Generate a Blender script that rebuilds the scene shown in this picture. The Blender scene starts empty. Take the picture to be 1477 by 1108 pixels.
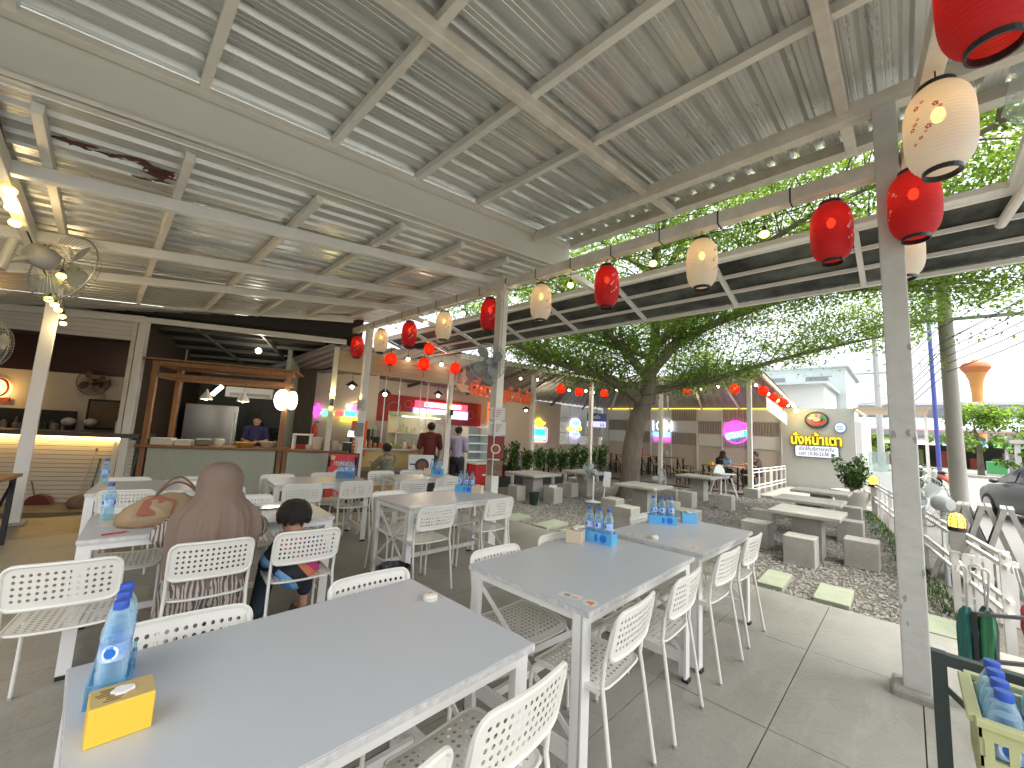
import bpy, bmesh, math, random
from math import sin, cos, pi, radians, sqrt, atan2
from mathutils import Vector, Matrix
random.seed(7)
S = bpy.context.scene
COL = S.collection

# ---------------------------------------------------------------- camera
cam_d = bpy.data.cameras.new('camera')
cam = bpy.data.objects.new('camera', cam_d); COL.objects.link(cam)
cam_d.sensor_fit = 'HORIZONTAL'; cam_d.sensor_width = 36.0
cam_d.lens = 36.0 * 580.0 / 1477.0
cam_d.clip_start = 0.05; cam_d.clip_end = 2000
R = ((0.6968391735891604, -0.11949298164783503, -0.7072033607729012),
     (-0.7152822137136892, -0.04321058662882702, -0.6974985304271522),
     (0.05278750701084854, 0.9918942849619121, -0.11558203391304732))
cam.matrix_world = Matrix.Translation((0, 0, 1.5)) @ Matrix(R).to_4x4()
S.camera = cam

# ---------------------------------------------------------------- world, sun, exposure
W = bpy.data.worlds.new('World'); S.world = W; W.use_nodes = True
nt = W.node_tree; nt.nodes.clear()
SUN_EL, SUN_AZ = radians(66), radians(-78)     # sun stands over the street, off the open side of the canopy
sky = nt.nodes.new('ShaderNodeTexSky'); sky.sky_type = 'NISHITA'; sky.sun_disc = False
sky.sun_elevation = SUN_EL; sky.sun_rotation = pi/2 - SUN_AZ
sky.air_density = 1.0; sky.dust_density = 6.0; sky.ozone_density = 1.0
hs = nt.nodes.new('ShaderNodeHueSaturation'); hs.inputs['Saturation'].default_value = 0.30
bg = nt.nodes.new('ShaderNodeBackground'); bg.inputs['Strength'].default_value = 0.15
out = nt.nodes.new('ShaderNodeOutputWorld')
nt.links.new(sky.outputs[0], hs.inputs['Color']); nt.links.new(hs.outputs[0], bg.inputs['Color']); nt.links.new(bg.outputs[0], out.inputs[0])
sl = bpy.data.lights.new('sun', 'SUN'); sl.energy = 0.7; sl.angle = radians(25); sl.color = (1.0, 0.95, 0.87)
sun = bpy.data.objects.new('sun', sl); COL.objects.link(sun)
sd = Vector((cos(SUN_EL)*cos(SUN_AZ), cos(SUN_EL)*sin(SUN_AZ), sin(SUN_EL)))
sun.rotation_euler = (-sd).to_track_quat('-Z', 'Y').to_euler()
V = S.view_settings; V.view_transform = 'Standard'; V.look = 'None'; V.gamma = 1.0; V.use_curve_mapping = False
V.exposure = 2.05
S.render.engine = 'CYCLES'
cy = S.cycles
cy.use_denoising = True
try: cy.denoiser = 'OPENIMAGEDENOISE'
except Exception: pass
cy.max_bounces = 6; cy.diffuse_bounces = 4; cy.glossy_bounces = 3; cy.transmission_bounces = 4; cy.transparent_max_bounces = 12
cy.caustics_reflective = False; cy.caustics_refractive = False; cy.sample_clamp_indirect = 4.0

# ---------------------------------------------------------------- material helpers
MATS = {}
def srgb(r, g, b):
    f = lambda c: (c/255/12.92) if c/255 <= 0.04045 else ((c/255+0.055)/1.055)**2.4
    return (f(r), f(g), f(b))
def mat(name, col, rough=0.5, metal=0.0, var=0.0, scale=6.0, bump=0.0, bscale=60.0, col2=None, emit=None, es=0.0, alpha=None, trans=0.0,
        ior=1.45, stretch=None, coat=0.0, spec=0.5, rvar=0.0):
    """Principled material; 'var' mixes towards col2 by object-space noise, 'bump' adds fine relief."""
    if name in MATS: return MATS[name]
    m = bpy.data.materials.new(name); m.use_nodes = True; MATS[name] = m
    n = m.node_tree; b = n.nodes['Principled BSDF']; L = n.links
    b.inputs['Base Color'].default_value = (*col, 1); b.inputs['Roughness'].default_value = rough; b.inputs['Metallic'].default_value = metal
    b.inputs['Specular IOR Level'].default_value = spec
    if coat: b.inputs['Coat Weight'].default_value = coat; b.inputs['Coat Roughness'].default_value = 0.08
    if trans: b.inputs['Transmission Weight'].default_value = trans; b.inputs['IOR'].default_value = ior
    if alpha is not None: b.inputs['Alpha'].default_value = alpha
    if emit: b.inputs['Emission Color'].default_value = (*emit, 1); b.inputs['Emission Strength'].default_value = es
    if var or bump or rvar:
        tc = n.nodes.new('ShaderNodeTexCoord'); src = tc.outputs['Object']
        if stretch:
            mp = n.nodes.new('ShaderNodeMapping'); mp.inputs['Scale'].default_value = stretch
            L.new(src, mp.inputs['Vector']); src = mp.outputs[0]
    if var or rvar:
        oi = n.nodes.new('ShaderNodeObjectInfo')
        nz = n.nodes.new('ShaderNodeTexNoise'); nz.noise_dimensions = '4D'; nz.inputs['Scale'].default_value = scale; nz.inputs['Detail'].default_value = 6.0; nz.inputs['Roughness'].default_value = 0.62
        mm = n.nodes.new('ShaderNodeMath'); mm.operation = 'MULTIPLY'; mm.inputs[1].default_value = 37.0
        L.new(oi.outputs['Random'], mm.inputs[0]); L.new(mm.outputs[0], nz.inputs['W'])
        L.new(src, nz.inputs['Vector'])
        if var:
            c2 = col2 or tuple(c*0.55 for c in col)
            rp = n.nodes.new('ShaderNodeMapRange'); rp.inputs['From Min'].default_value = 0.38; rp.inputs['From Max'].default_value = 0.72
            rp.inputs['To Max'].default_value = var
            mx = n.nodes.new('ShaderNodeMix'); mx.data_type = 'RGBA'
            L.new(nz.outputs[0], rp.inputs[0]); L.new(rp.outputs[0], mx.inputs[0])
            mx.inputs[6].default_value = (*col, 1); mx.inputs[7].default_value = (*c2, 1)
            L.new(mx.outputs[2], b.inputs['Base Color'])
        if rvar:
            r2 = n.nodes.new('ShaderNodeMapRange'); r2.inputs['From Min'].default_value = 0.3; r2.inputs['From Max'].default_value = 0.7
            r2.inputs['To Min'].default_value = max(0.02, rough-rvar); r2.inputs['To Max'].default_value = min(1, rough+rvar)
            L.new(nz.outputs[0], r2.inputs[0]); L.new(r2.outputs[0], b.inputs['Roughness'])
    if bump:
        nb = n.nodes.new('ShaderNodeTexNoise'); nb.inputs['Scale'].default_value = bscale; nb.inputs['Detail'].default_value = 4.0
        L.new(src, nb.inputs['Vector'])
        bp = n.nodes.new('ShaderNodeBump'); bp.inputs['Strength'].default_value = bump; bp.inputs['Distance'].default_value = 0.02
        L.new(nb.outputs[0], bp.inputs['Height']); L.new(bp.outputs[0], b.inputs['Normal'])
    return m
def emis(name, col, s):
    if name in MATS: return MATS[name]
    return mat(name, tuple(min(1, c) for c in col), 0.5, emit=col, es=s)
def clearmat(name, tint, opac, rough=0.05):
    """thin clear plastic / glass: tinted transparency with a sheen"""
    if name in MATS: return MATS[name]
    m = bpy.data.materials.new(name); m.use_nodes = True; MATS[name] = m
    n = m.node_tree; n.nodes.clear(); L = n.links
    o = n.nodes.new('ShaderNodeOutputMaterial'); t = n.nodes.new('ShaderNodeBsdfTransparent'); t.inputs[0].default_value = (*tint, 1)
    p = n.nodes.new('ShaderNodeBsdfPrincipled'); p.inputs['Base Color'].default_value = (*tint, 1); p.inputs['Roughness'].default_value = rough
    fr = n.nodes.new('ShaderNodeLayerWeight'); fr.inputs[0].default_value = 0.35
    ad = n.nodes.new('ShaderNodeMath'); ad.operation = 'MULTIPLY_ADD'; ad.inputs[1].default_value = 0.55; ad.inputs[2].default_value = opac; ad.use_clamp = True
    L.new(fr.outputs['Facing'], ad.inputs[0])
    mx = n.nodes.new('ShaderNodeMixShader'); L.new(ad.outputs[0], mx.inputs[0]); L.new(t.outputs[0], mx.inputs[1]); L.new(p.outputs[0], mx.inputs[2])
    L.new(mx.outputs[0], o.inputs[0])
    return m

# ---------------------------------------------------------------- mesh builder
class MB:
    def __init__(s): s.v = []; s.f = []; s.mi = []; s.cur = 0
    def add(s, vs, fs):
        o = len(s.v); s.v += [tuple(p) for p in vs]
        for f in fs: s.f.append([i+o for i in f]); s.mi.append(s.cur)
        return s
    def box(s, c, d, rz=0.0, M=None):
        hx, hy, hz = d[0]/2, d[1]/2, d[2]/2
        vs = [Vector((x, y, z)) for z in (-hz, hz) for y in (-hy, hy) for x in (-hx, hx)]
        T = Matrix.Translation(c) @ (M.to_4x4() if M else Matrix.Rotation(rz, 4, 'Z'))
        return s.add([T @ p for p in vs], [(0,2,3,1), (4,5,7,6), (0,1,5,4), (2,6,7,3), (0,4,6,2), (1,3,7,5)])
    def bx(s, x0, x1, y0, y1, z0, z1): return s.box(((x0+x1)/2, (y0+y1)/2, (z0+z1)/2), (x1-x0, y1-y0, z1-z0))
    def bar(s, a, b, w, h, up=(0,0,1)):
        """rectangular bar from a to b; w across, h along up"""
        a, b = Vector(a), Vector(b); d = (b-a); L = d.length; d.normalize(); u = Vector(up)
        if abs(d.dot(u)) > 0.98: u = Vector((1,0,0))
        x = d.cross(u).normalized(); u = x.cross(d).normalized()
        M = Matrix((x, d, u)).transposed()
        return s.box((a+b)/2, (w, L, h), M=M)
    def tube(s, pts, r, n=8, caps=True, closed=False):
        P = [Vector(p) for p in pts]; N = len(P); rr = r if isinstance(r, (list, tuple)) else [r]*N
        base = len(s.v); prev = None; vs = []
        for i in range(N):
            if closed: t = (P[(i+1) % N]-P[i-1])
            else: t = (P[min(i+1, N-1)]-P[max(i-1, 0)])
            t.normalize()
            if prev is None:
                a = Vector((0,0,1)) if abs(t.z) < 0.9 else Vector((1,0,0))
                x = t.cross(a).normalized()
            else:
                x = (prev - t*prev.dot(t)); x = x.normalized() if x.length > 1e-6 else t.orthogonal().normalized()
            prev = x; y = t.cross(x)
            for k in range(n):
                a = 2*pi*k/n; vs.append(P[i] + (x*cos(a)+y*sin(a))*rr[i])
        fs = []
        for i in range(N if closed else N-1):
            j = (i+1) % N
            for k in range(n):
                k2 = (k+1) % n; fs.append((i*n+k, j*n+k, j*n+k2, i*n+k2)[::-1])
        if caps and not closed:
            fs.append(tuple(range(n))); fs.append(tuple((N-1)*n+k for k in range(n-1, -1, -1)))
        return s.add(vs, fs)
    def lathe(s, prof, n=24, c=(0,0,0), M=None, caps=True):
        vs = []; T = Matrix.Translation(c) @ (M.to_4x4() if M else Matrix())
        for r, z in prof:
            for k in range(n): a = 2*pi*k/n; vs.append(T @ Vector((r*cos(a), r*sin(a), z)))
        fs = []
        for i in range(len(prof)-1):
            for k in range(n): k2 = (k+1) % n; fs.append((i*n+k, i*n+k2, (i+1)*n+k2, (i+1)*n+k))
        if caps:
            if prof[0][0] > 1e-5: fs.append(tuple(range(n-1, -1, -1)))
            if prof[-1][0] > 1e-5: fs.append(tuple((len(prof)-1)*n+k for k in range(n)))
        return s.add(vs, fs)
    def ball(s, c, r, n=12, m=8, sq=(1,1,1)):
        pr = [(max(1e-6, sin(pi*i/m)), -cos(pi*i/m)) for i in range(m+1)]
        vs = []
        for a, z in pr:
            for k in range(n): t = 2*pi*k/n; vs.append((c[0]+r*sq[0]*a*cos(t), c[1]+r*sq[1]*a*sin(t), c[2]+r*sq[2]*z))
        return s.add(vs, [(i*n+k, i*n+(k+1) % n, (i+1)*n+(k+1) % n, (i+1)*n+k) for i in range(m) for k in range(n)])
    def disc(s, c, r, n=24, M=None):
        T = Matrix.Translation(c) @ (M.to_4x4() if M else Matrix())
        return s.add([T @ Vector((r*cos(2*pi*k/n), r*sin(2*pi*k/n), 0)) for k in range(n)], [tuple(range(n))])
    def prism(s, poly, h, M=None, c=(0,0,0)):
        """polygon in local xy extruded by h along local z"""
        T = Matrix.Translation(c) @ (M.to_4x4() if M else Matrix()); n = len(poly)
        vs = [T @ Vector((x, y, 0)) for x, y in poly] + [T @ Vector((x, y, h)) for x, y in poly]
        return s.add(vs, [tuple(range(n-1, -1, -1)), tuple(range(n, 2*n))] + [(i, (i+1) % n, n+(i+1) % n, n+i) for i in range(n)])
    def quad(s, a, b, c, d): return s.add([a, b, c, d], [(0,1,2,3)])
    def mesh(s, name, mats, smooth=False):
        me = bpy.data.meshes.new(name); me.from_pydata(s.v, [], s.f)
        for m in (mats if isinstance(mats, (list, tuple)) else [mats]): me.materials.append(m)
        if max(s.mi, default=0): me.polygons.foreach_set('material_index', s.mi)
        if smooth: me.polygons.foreach_set('use_smooth', [True]*len(me.polygons))
        me.update(); return me
    def build(s, name, mats, parent=None, loc=(0,0,0), rz=0.0, smooth=False, bevel=0.0, auto=None):
        o = bpy.data.objects.new(name, s.mesh(name, mats, smooth)); COL.objects.link(o)
        o.location = loc; o.rotation_euler = (0, 0, rz)
        if parent: o.parent = parent
        if bevel:
            b = o.modifiers.new('bevel', 'BEVEL'); b.width = bevel; b.segments = 2; b.limit_method = 'ANGLE'
        return o
def empty(name, loc=(0,0,0), rz=0.0):
    o = bpy.data.objects.new(name, None); COL.objects.link(o); o.location = loc; o.rotation_euler = (0, 0, rz); o.empty_display_size = 0.1
    return o
def tag(o, label=None, cat=None, group=None, kind=None):
    if label: o['label'] = label
    if cat: o['category'] = cat
    if group: o['group'] = group
    if kind: o['kind'] = kind
    return o
KIDS = {}
def children(o): return [c for c in COL.objects if c.parent == o]
def part(name, me, parent, loc=(0,0,0), rot=(0,0,0), scale=None):
    """link an existing mesh as a part"""
    o = bpy.data.objects.new(name, me); COL.objects.link(o); o.parent = parent; o.location = loc; o.rotation_euler = rot
    if scale: o.scale = scale
    return o
def smoothfix(me, ang=40):
    me.polygons.foreach_set('use_smooth', [True]*len(me.polygons))
    try: me.set_sharp_from_angle(angle=radians(ang))
    except Exception: pass
    return me
def text_mesh(name, body, size, depth, material, align='CENTER', bold=0.0, spacing=1.0):
    c = bpy.data.curves.new(name, 'FONT'); c.body = body; c.size = size; c.extrude = depth; c.align_x = align; c.align_y = 'CENTER'; c.offset = bold
    c.space_character = spacing; c.resolution_u = 3
    o = bpy.data.objects.new(name, c); COL.objects.link(o)
    dg = bpy.context.evaluated_depsgraph_get(); me = bpy.data.meshes.new_from_object(o.evaluated_get(dg))
    bpy.data.objects.remove(o); bpy.data.curves.remove(c)
    me.materials.clear(); me.materials.append(material); me.name = name
    return me

# facade frame: t along the shop front, n into the shop
FO = Vector((0, 10.43)); FD = Vector((0.904, -0.427)); FN = Vector((0.427, 0.904)); FA = atan2(-0.427, 0.904); ZF = -0.15
def FW(t, n, z): p = FO + FD*t + FN*n; return (p.x, p.y, z)
def frot(): return FA
# ---------------------------------------------------------------- materials
def worn(name, c0, c1, c2, rough=.55):
    """large stains, drag streaks and fine speckle in world space, so neighbouring panels run on"""
    m = bpy.data.materials.new(name); m.use_nodes = True; MATS[name] = m; n = m.node_tree; b = n.nodes['Principled BSDF']; L = n.links
    g = n.nodes.new('ShaderNodeNewGeometry')
    def nz_(scale, stretch, lo_, hi, detail=7):
        mp = n.nodes.new('ShaderNodeMapping'); mp.inputs['Scale'].default_value = stretch; mp.inputs['Rotation'].default_value = (0, 0, .5); L.new(g.outputs['Position'], mp.inputs[0])
        q = n.nodes.new('ShaderNodeTexNoise'); q.inputs['Scale'].default_value = scale; q.inputs['Detail'].default_value = detail; q.inputs['Roughness'].default_value = .65; L.new(mp.outputs[0], q.inputs['Vector'])
        r_ = n.nodes.new('ShaderNodeMapRange'); r_.inputs['From Min'].default_value = lo_; r_.inputs['From Max'].default_value = hi; L.new(q.outputs[0], r_.inputs[0]); return r_.outputs[0]
    def mix(f_, a, bcol):
        x = n.nodes.new('ShaderNodeMix'); x.data_type = 'RGBA'; L.new(f_, x.inputs[0])
        if isinstance(a, tuple): x.inputs[6].default_value = (*a, 1)
        else: L.new(a, x.inputs[6])
        x.inputs[7].default_value = (*bcol, 1); return x.outputs[2]
    c = mix(nz_(.8, (1, 1, 1), .40, .70), c0, c1); st = nz_(2.2, (1, 5, 1), .50, .82); c = mix(st, c, c2); sp_ = nz_(38, (1, 1, 1), .60, .78, 3); c = mix(sp_, c, tuple(q*.72 for q in c0))
    L.new(c, b.inputs['Base Color']); rr = n.nodes.new('ShaderNodeMapRange'); rr.inputs['To Min'].default_value = rough-.14; rr.inputs['To Max'].default_value = rough+.2; L.new(st, rr.inputs[0]); L.new(rr.outputs[0], b.inputs['Roughness'])
    q = n.nodes.new('ShaderNodeTexNoise'); q.inputs['Scale'].default_value = 30; q.inputs['Detail'].default_value = 5; L.new(g.outputs['Position'], q.inputs['Vector']); bp = n.nodes.new('ShaderNodeBump'); bp.inputs['Strength'].default_value = .22; bp.inputs['Distance'].default_value = .02; L.new(q.outputs[0], bp.inputs['Height']); L.new(bp.outputs[0], b.inputs['Normal'])
    return m
M_conc = worn('concrete_slab', (0.33, 0.32, 0.28), (0.235, 0.225, 0.19), (0.40, 0.39, 0.34))
M_joint = mat('joint_dirt', (0.06, 0.058, 0.05), 0.9)
M_apron = worn('worn_apron_concrete', (0.15, 0.125, 0.10), (0.08, 0.065, 0.05), (0.20, 0.17, 0.135), .5)
M_soil = mat('gravel_bed', (0.17, 0.155, 0.13), 0.95, var=0.9, scale=22, col2=(0.07, 0.062, 0.05), bump=0.8, bscale=120)
M_gravel = mat('gravel_stone', (0.29, 0.275, 0.245), 0.85, var=0.9, scale=9, col2=(0.13, 0.12, 0.105))
M_asph = mat('street_concrete', (0.19, 0.185, 0.17), 0.85, var=0.7, scale=0.5, col2=(0.13, 0.127, 0.118), bump=0.2, bscale=40)
M_paint = mat('cream_steel_paint', (0.74, 0.715, 0.64), 0.45, var=0.5, scale=3.5, col2=(0.56, 0.52, 0.44), bump=0.06, bscale=30)
M_paintd = mat('stained_steel_paint', (0.70, 0.67, 0.59), 0.5, var=0.75, scale=5, col2=(0.47, 0.42, 0.34), bump=0.08, bscale=30)
M_beamg = mat('grey_green_beam_paint', (0.66, 0.675, 0.625), 0.45, var=0.6, scale=2.2, col2=(0.66, 0.61, 0.52), bump=0.05)
M_sheet = mat('galvanised_sheet', (0.62, 0.635, 0.60), 0.34, 0.55, var=0.5, scale=2.0, col2=(0.46, 0.46, 0.42), stretch=(0.25, 6, 6), rvar=0.12)
M_rust = mat('rust_stain', (0.09, 0.028, 0.018), 0.85, var=0.8, scale=14, col2=(0.16, 0.08, 0.05))
M_wpaint = mat('white_metal_paint', (0.80, 0.795, 0.76), 0.35, var=0.25, scale=4, col2=(0.60, 0.59, 0.54))
M_chair = mat('cream_white_powder_coat', (0.76, 0.745, 0.68), 0.38, var=0.2, scale=5, col2=(0.64, 0.62, 0.54))
M_top = mat('grey_laminate', (0.57, 0.595, 0.615), 0.36, var=0.22, scale=0.9, col2=(0.47, 0.485, 0.495), bump=.03, bscale=220)
M_edge = mat('worn_table_edge', (0.66, 0.65, 0.62), 0.5, var=0.8, scale=30, col2=(0.36, 0.34, 0.31))
M_cement = mat('cast_concrete', (0.40, 0.385, 0.34), 0.85, var=0.7, scale=4, col2=(0.26, 0.245, 0.21), bump=0.3, bscale=45)
M_wood = mat('pine_wood', (0.30, 0.145, 0.055), 0.5, var=0.8, scale=5, col2=(0.17, 0.075, 0.028), stretch=(6, 6, 0.6), bump=0.08)
M_woodl = mat('pale_plank', (0.52, 0.42, 0.30), 0.55, var=0.7, scale=4, col2=(0.40, 0.31, 0.21), stretch=(0.6, 8, 8))
M_green = mat('pale_green_panel', (0.47, 0.51, 0.42), 0.5, var=0.4, scale=3, col2=(0.40, 0.43, 0.35))
M_cream = mat('cream_wall', (0.60, 0.54, 0.46), 0.8, var=0.4, scale=1.2, col2=(0.53, 0.47, 0.39), bump=0.05)
M_white = mat('white_wall', (0.70, 0.69, 0.66), 0.7, var=0.4, scale=1.0, col2=(0.60, 0.59, 0.56), bump=0.04)
M_dark = mat('dark_metal', (0.025, 0.026, 0.026), 0.45, 0.3)
M_black = mat('black_plastic', (0.018, 0.018, 0.02), 0.35)
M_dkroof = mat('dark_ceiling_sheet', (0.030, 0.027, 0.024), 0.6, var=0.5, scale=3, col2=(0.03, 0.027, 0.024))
M_steel = mat('brushed_steel', (0.55, 0.55, 0.53), 0.3, 0.9, var=0.2, scale=5)
M_red = mat('red_paint', (0.55, 0.03, 0.025), 0.4, var=0.3, scale=4)
M_grey = mat('grey_plastic', (0.33, 0.345, 0.34), 0.45)
M_trunkb = mat('tree_bark', (0.20, 0.165, 0.125), 0.9, var=0.9, scale=6, col2=(0.10, 0.08, 0.06), stretch=(1, 1, 0.35), bump=0.9, bscale=14)

# ---------------------------------------------------------------- ground, street, gravel
mb = MB(); mb.quad((-300, -300, -0.16), (600, -300, -0.16), (600, 300, -0.16), (-300, 300, -0.16))
tag(mb.build('ground', M_asph), 'pale concrete ground running out to the street', kind='structure')
mb = MB()
for i in range(24):
    pass
mb.add([(4.9, -1.4, -0.115), (20, 1.35, -0.115), (20, 12.5, -0.115), (4.9, 12.5, -0.115)], [(0,1,2,3)])
tag(mb.build('gravel_bed', M_soil), 'packed earth under the gravel', kind='structure')

# slab of concrete panels with open joints
fl = MB(); fl.bx(-7, 5.08, -6, 13.5, -0.5, -0.155)
floor = tag(fl.build('floor', M_joint), kind='structure')
fb = MB(); fb.add([(-7, -6, -0.012), (5.07, -6, -0.012), (5.07, 8.0, -0.012), (1.3, 8.1, -0.012), (-7, 12, -0.012)], [(0,1,2,3,4)])
fb.build('joint_bed', M_joint, floor)
pm = MB(); pm.bx(-0.597, 0.597, -0.297, 0.297, -0.06, 0.0)
pme = pm.mesh('slab_panel', M_conc)
pma = MB().bx(-0.6, 0.6, -0.3, 0.3, -0.06, 0.0).mesh('apron_panel', M_apron)
def floor_z(x, y):
    n = (Vector((x, y))-FO).dot(FN); k = min(1, max(0, (n+2.1)/1.9)); return -0.15*k
def in_kitchen(x, y): return (Vector((x, y))-FO).dot(FN) > 0.0
nx = 10
for i in range(nx):
    for j in range(30):
        x = 5.08-0.6-1.2*i; y = -4.5+0.6*j + (0.3 if i % 2 else 0)*0
        n = (Vector((x, y))-FO).dot(FN)
        if n > 0.45 or x*0.7+y*0.7 < -2.5: continue
        brown = n > -3.2 and x < 1.1
        me = pma if brown else pme
        o = part('slab_panel', me, floor, (x, y, floor_z(x, y) + random.uniform(-0.0015, 0.0015)))
        if -2.1 < n < -0.2:
            ax = Vector((FD.x, FD.y, 0)); o.rotation_euler = Matrix.Rotation(-0.15/1.9, 3, ax).to_euler()
# shop and dining floor beyond the front
sf = MB(); sf.add([FW(-6, 0.2, ZF+0.004), FW(6.6, 0.2, ZF+0.004), (9.3, 9.0, -0.06), (14.0, 8.1, -0.06), (14.3, 3.3, -0.06), (19.2, 3.3, -0.06), (19.2, 14, -0.06), (-2, 16, ZF)], [(0,1,2,3,4,5,6,7)])
tag(sf.build('shop_floor', mat('shop_floor_tile', (0.20, 0.175, 0.15), 0.4, var=0.5, scale=2, col2=(0.14, 0.12, 0.10))), kind='structure')

# loose stones
def stones(n, seed, area, smin, smax):
    rnd = random.Random(seed); mb = MB()
    for _ in range(n):
        x, y = area(rnd); r = rnd.uniform(smin, smax); a = rnd.uniform(0, pi)
        z = -0.112 + r*0.25; h = r*rnd.uniform(0.45, 0.8); e = rnd.uniform(0.6, 1.0)
        ca, sa = cos(a), sin(a); vs = []
        for k in range(5):
            t = 2*pi*k/5 + rnd.uniform(-.3, .3); rr = r*rnd.uniform(0.75, 1.15)
            px, py = rr*cos(t), rr*e*sin(t); vs.append((x+px*ca-py*sa, y+px*sa+py*ca, z+rnd.uniform(-.2, .2)*h))
        vs.append((x+rnd.uniform(-.3, .3)*r, y+rnd.uniform(-.3, .3)*r, z+h))
        mb.add(vs, [(k, (k+1) % 5, 5) for k in range(5)])
    return mb
def a1(r):
    while True:
        d = r.random()**1.6; x = 5.1+d*5.5; y = r.uniform(-0.75+0.14*(x-4), 7.5)
        if y > -1.25+0.14*x: return x, y
def a2(r):
    x = r.uniform(9.5, 15); return x, r.uniform(-1.2+0.14*x, 7)
gv = stones(26000, 3, a1, 0.012, 0.028)
tag(gv.build('gravel', M_gravel), 'loose grey brown gravel round the concrete garden tables', 'gravel', kind='stuff')
gv = stones(6000, 4, a2, 0.02, 0.04)
tag(gv.build('gravel', M_gravel), 'gravel farther off beneath the tree and small stools', 'gravel', kind='stuff')
# kerb along slab edge
kb = MB(); kb.bx(5.085, 5.16, -3, 8.6, -0.14, -0.02)
tag(kb.build('kerb', M_conc), kind='structure')
# garden stepping stones
M_paver = mat('mossy_paver', (0.32, 0.35, 0.25), 0.8, var=0.7, scale=7, col2=(0.25, 0.28, 0.19), bump=0.5, bscale=10)
for (x, y, w_, l_, a, lb) in [(5.80, 1.19, .25, .66, .03, 'mossy stepping stone in gravel beside the third white table'), (5.76, 0.64, .30, .64, .02, 'green stepping stone in gravel two steps from the white post'),
                       (5.60, -0.13, .24, .56, 0, 'cracked green stepping stone just behind the white post'), (5.70, 4.50, .31, .64, .05, 'dull stepping stone half sunk near the table by the fan post'),
                       (5.74, 3.96, .32, .60, -.02, 'olive stepping stone between the concrete stool and slab edge'), (5.55, 5.25, .3, .62, .03, 'brown stepping stone set in gravel near the green bin')]:
    p = MB(); p.box((0, 0, 0), (l_, w_, 0.06)); o = p.build('stepping_stone', M_paver, None, (x, y, -0.085), a, bevel=0.008)
    tag(o, lb, 'stepping stone', 'stepping stones in the gravel')
# ---------------------------------------------------------------- big canopy (upper bay in front, lower bay behind)
SLOPE = 0.115
Z1 = 4.14 - SLOPE*3.77            # underside plane of purlins, upper bay
Z2 = 3.70 - SLOPE*3.77            # lower bay
def rz1(x): return Z1 + SLOPE*x
def rz2(x): return Z2 + SLOPE*x
def sheet_mesh(name, width, x0, x1, zf, pitch=0.195, h=0.040, m=None):
    """corrugated sheet; ribs run along x, profile along y"""
    pr = []; y = 0.0
    while y < width-1e-6:
        for dy, dz in ((0, 0), (0.012, 0), (0.034, h), (0.066, h), (0.090, 0), (0.118, 0), (0.121, 0.0025), (0.128, 0.0025), (0.131, 0), (0.156, 0), (0.159, 0.0025), (0.166, 0.0025), (0.169, 0)):
            if y+dy <= width+1e-6: pr.append((y+dy, dz))
        y += pitch
    pr.append((width, 0)); xs = [x0 + (x1-x0)*k/6 for k in range(7)]
    vs = [(x, yy, zf(x)+zz) for x in xs for yy, zz in pr]; n = len(pr)
    mb = MB(); mb.add(vs, [(i*n+k, (i+1)*n+k, (i+1)*n+k+1, i*n+k+1) for i in range(len(xs)-1) for k in range(n-1)])
    return mb.mesh(name, m or M_sheet)
up = tag(empty('canopy_roof', (3.77, 0.05, 0)), 'upper corrugated metal canopy on cream steel beams right overhead', 'canopy roof', kind='thing')
def cl(parent, mb, name, m, bevel=0.004): 
    o = mb.build(name, m, None, bevel=bevel); o.parent = parent; o.matrix_parent_inverse = Matrix.Translation(parent.location).inverted(); return o
def cpart(parent, name, me, loc):
    o = part(name, me, parent, Vector(loc)-parent.location); return o
SW = 0.78
me1 = sheet_mesh('roof_sheet', SW, -1.5, 4.50, lambda x: rz1(x)+0.075)
y = 3.50-SW
while y > -3.4:
    cpart(up, 'roof_sheet', me1, (0, y, random.uniform(-.003, .003))); y -= SW-0.012
for x in (-1.4, -0.6, 0.24, 1.125, 1.94, 2.74):
    mb = MB(); mb.bar((x, -3.3, rz1(x)+0.035), (x, 3.42, rz1(x)+0.035), 0.055, 0.075); cl(up, mb, 'purlin', M_paint)
mb = MB(); mb.bar((3.77, -3.3, 4.06), (3.77, 3.40, 4.06), 0.10, 0.135); cl(up, mb, 'edge_beam', M_paintd, 0.006)
mb = MB(); mb.bar((4.50, -3.3, rz1(4.5)+0.03), (4.50, 3.45, rz1(4.5)+0.03), 0.05, 0.11); mb.bar((4.58, -3.3, rz1(4.5)+0.0), (4.58, 3.45, rz1(4.5)+0.0), 0.1, 0.02); mb.bar((4.63, -3.3, rz1(4.5)+0.05), (4.63, 3.45, rz1(4.5)+0.05), 0.012, 0.10)
cl(up, mb, 'gutter', M_paintd)
for yy, w_ in ((1.88, 0.10), (0.25, 0.10), (-1.3, 0.1)):
    mb = MB(); mb.bar((-1.5, yy, rz1(-1.5)-0.035), (4.47, yy, rz1(4.47)-0.035), w_*.78, 0.085); cl(up, mb, 'rafter', M_paintd, 0.008)
# the deep beam between the bays: grey web, cream flange
mb = MB(); mb.bar((-3.2, 3.52, rz1(-3.2)-0.15), (4.6, 3.52, rz1(4.6)-0.15), 0.10, 0.36); cl(up, mb, 'deep_beam', M_beamg, 0.01)
mb = MB(); mb.bar((-3.2, 3.51, rz1(-3.2)-0.345), (4.6, 3.51, rz1(4.6)-0.345), 0.155, 0.03); mb.bar((-3.2, 3.415, rz1(-3.2)+0.0), (4.6, 3.415, rz1(4.6)+0.0), 0.08, 0.05); cl(up, mb, 'beam_flange', M_paint, 0.004)
mb = MB(); mb.bar((-0.92, 2.9, 3.34), (-0.92, 3.42, 3.34), .1, .2); cl(up, mb, 'bracket', M_paint)
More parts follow.
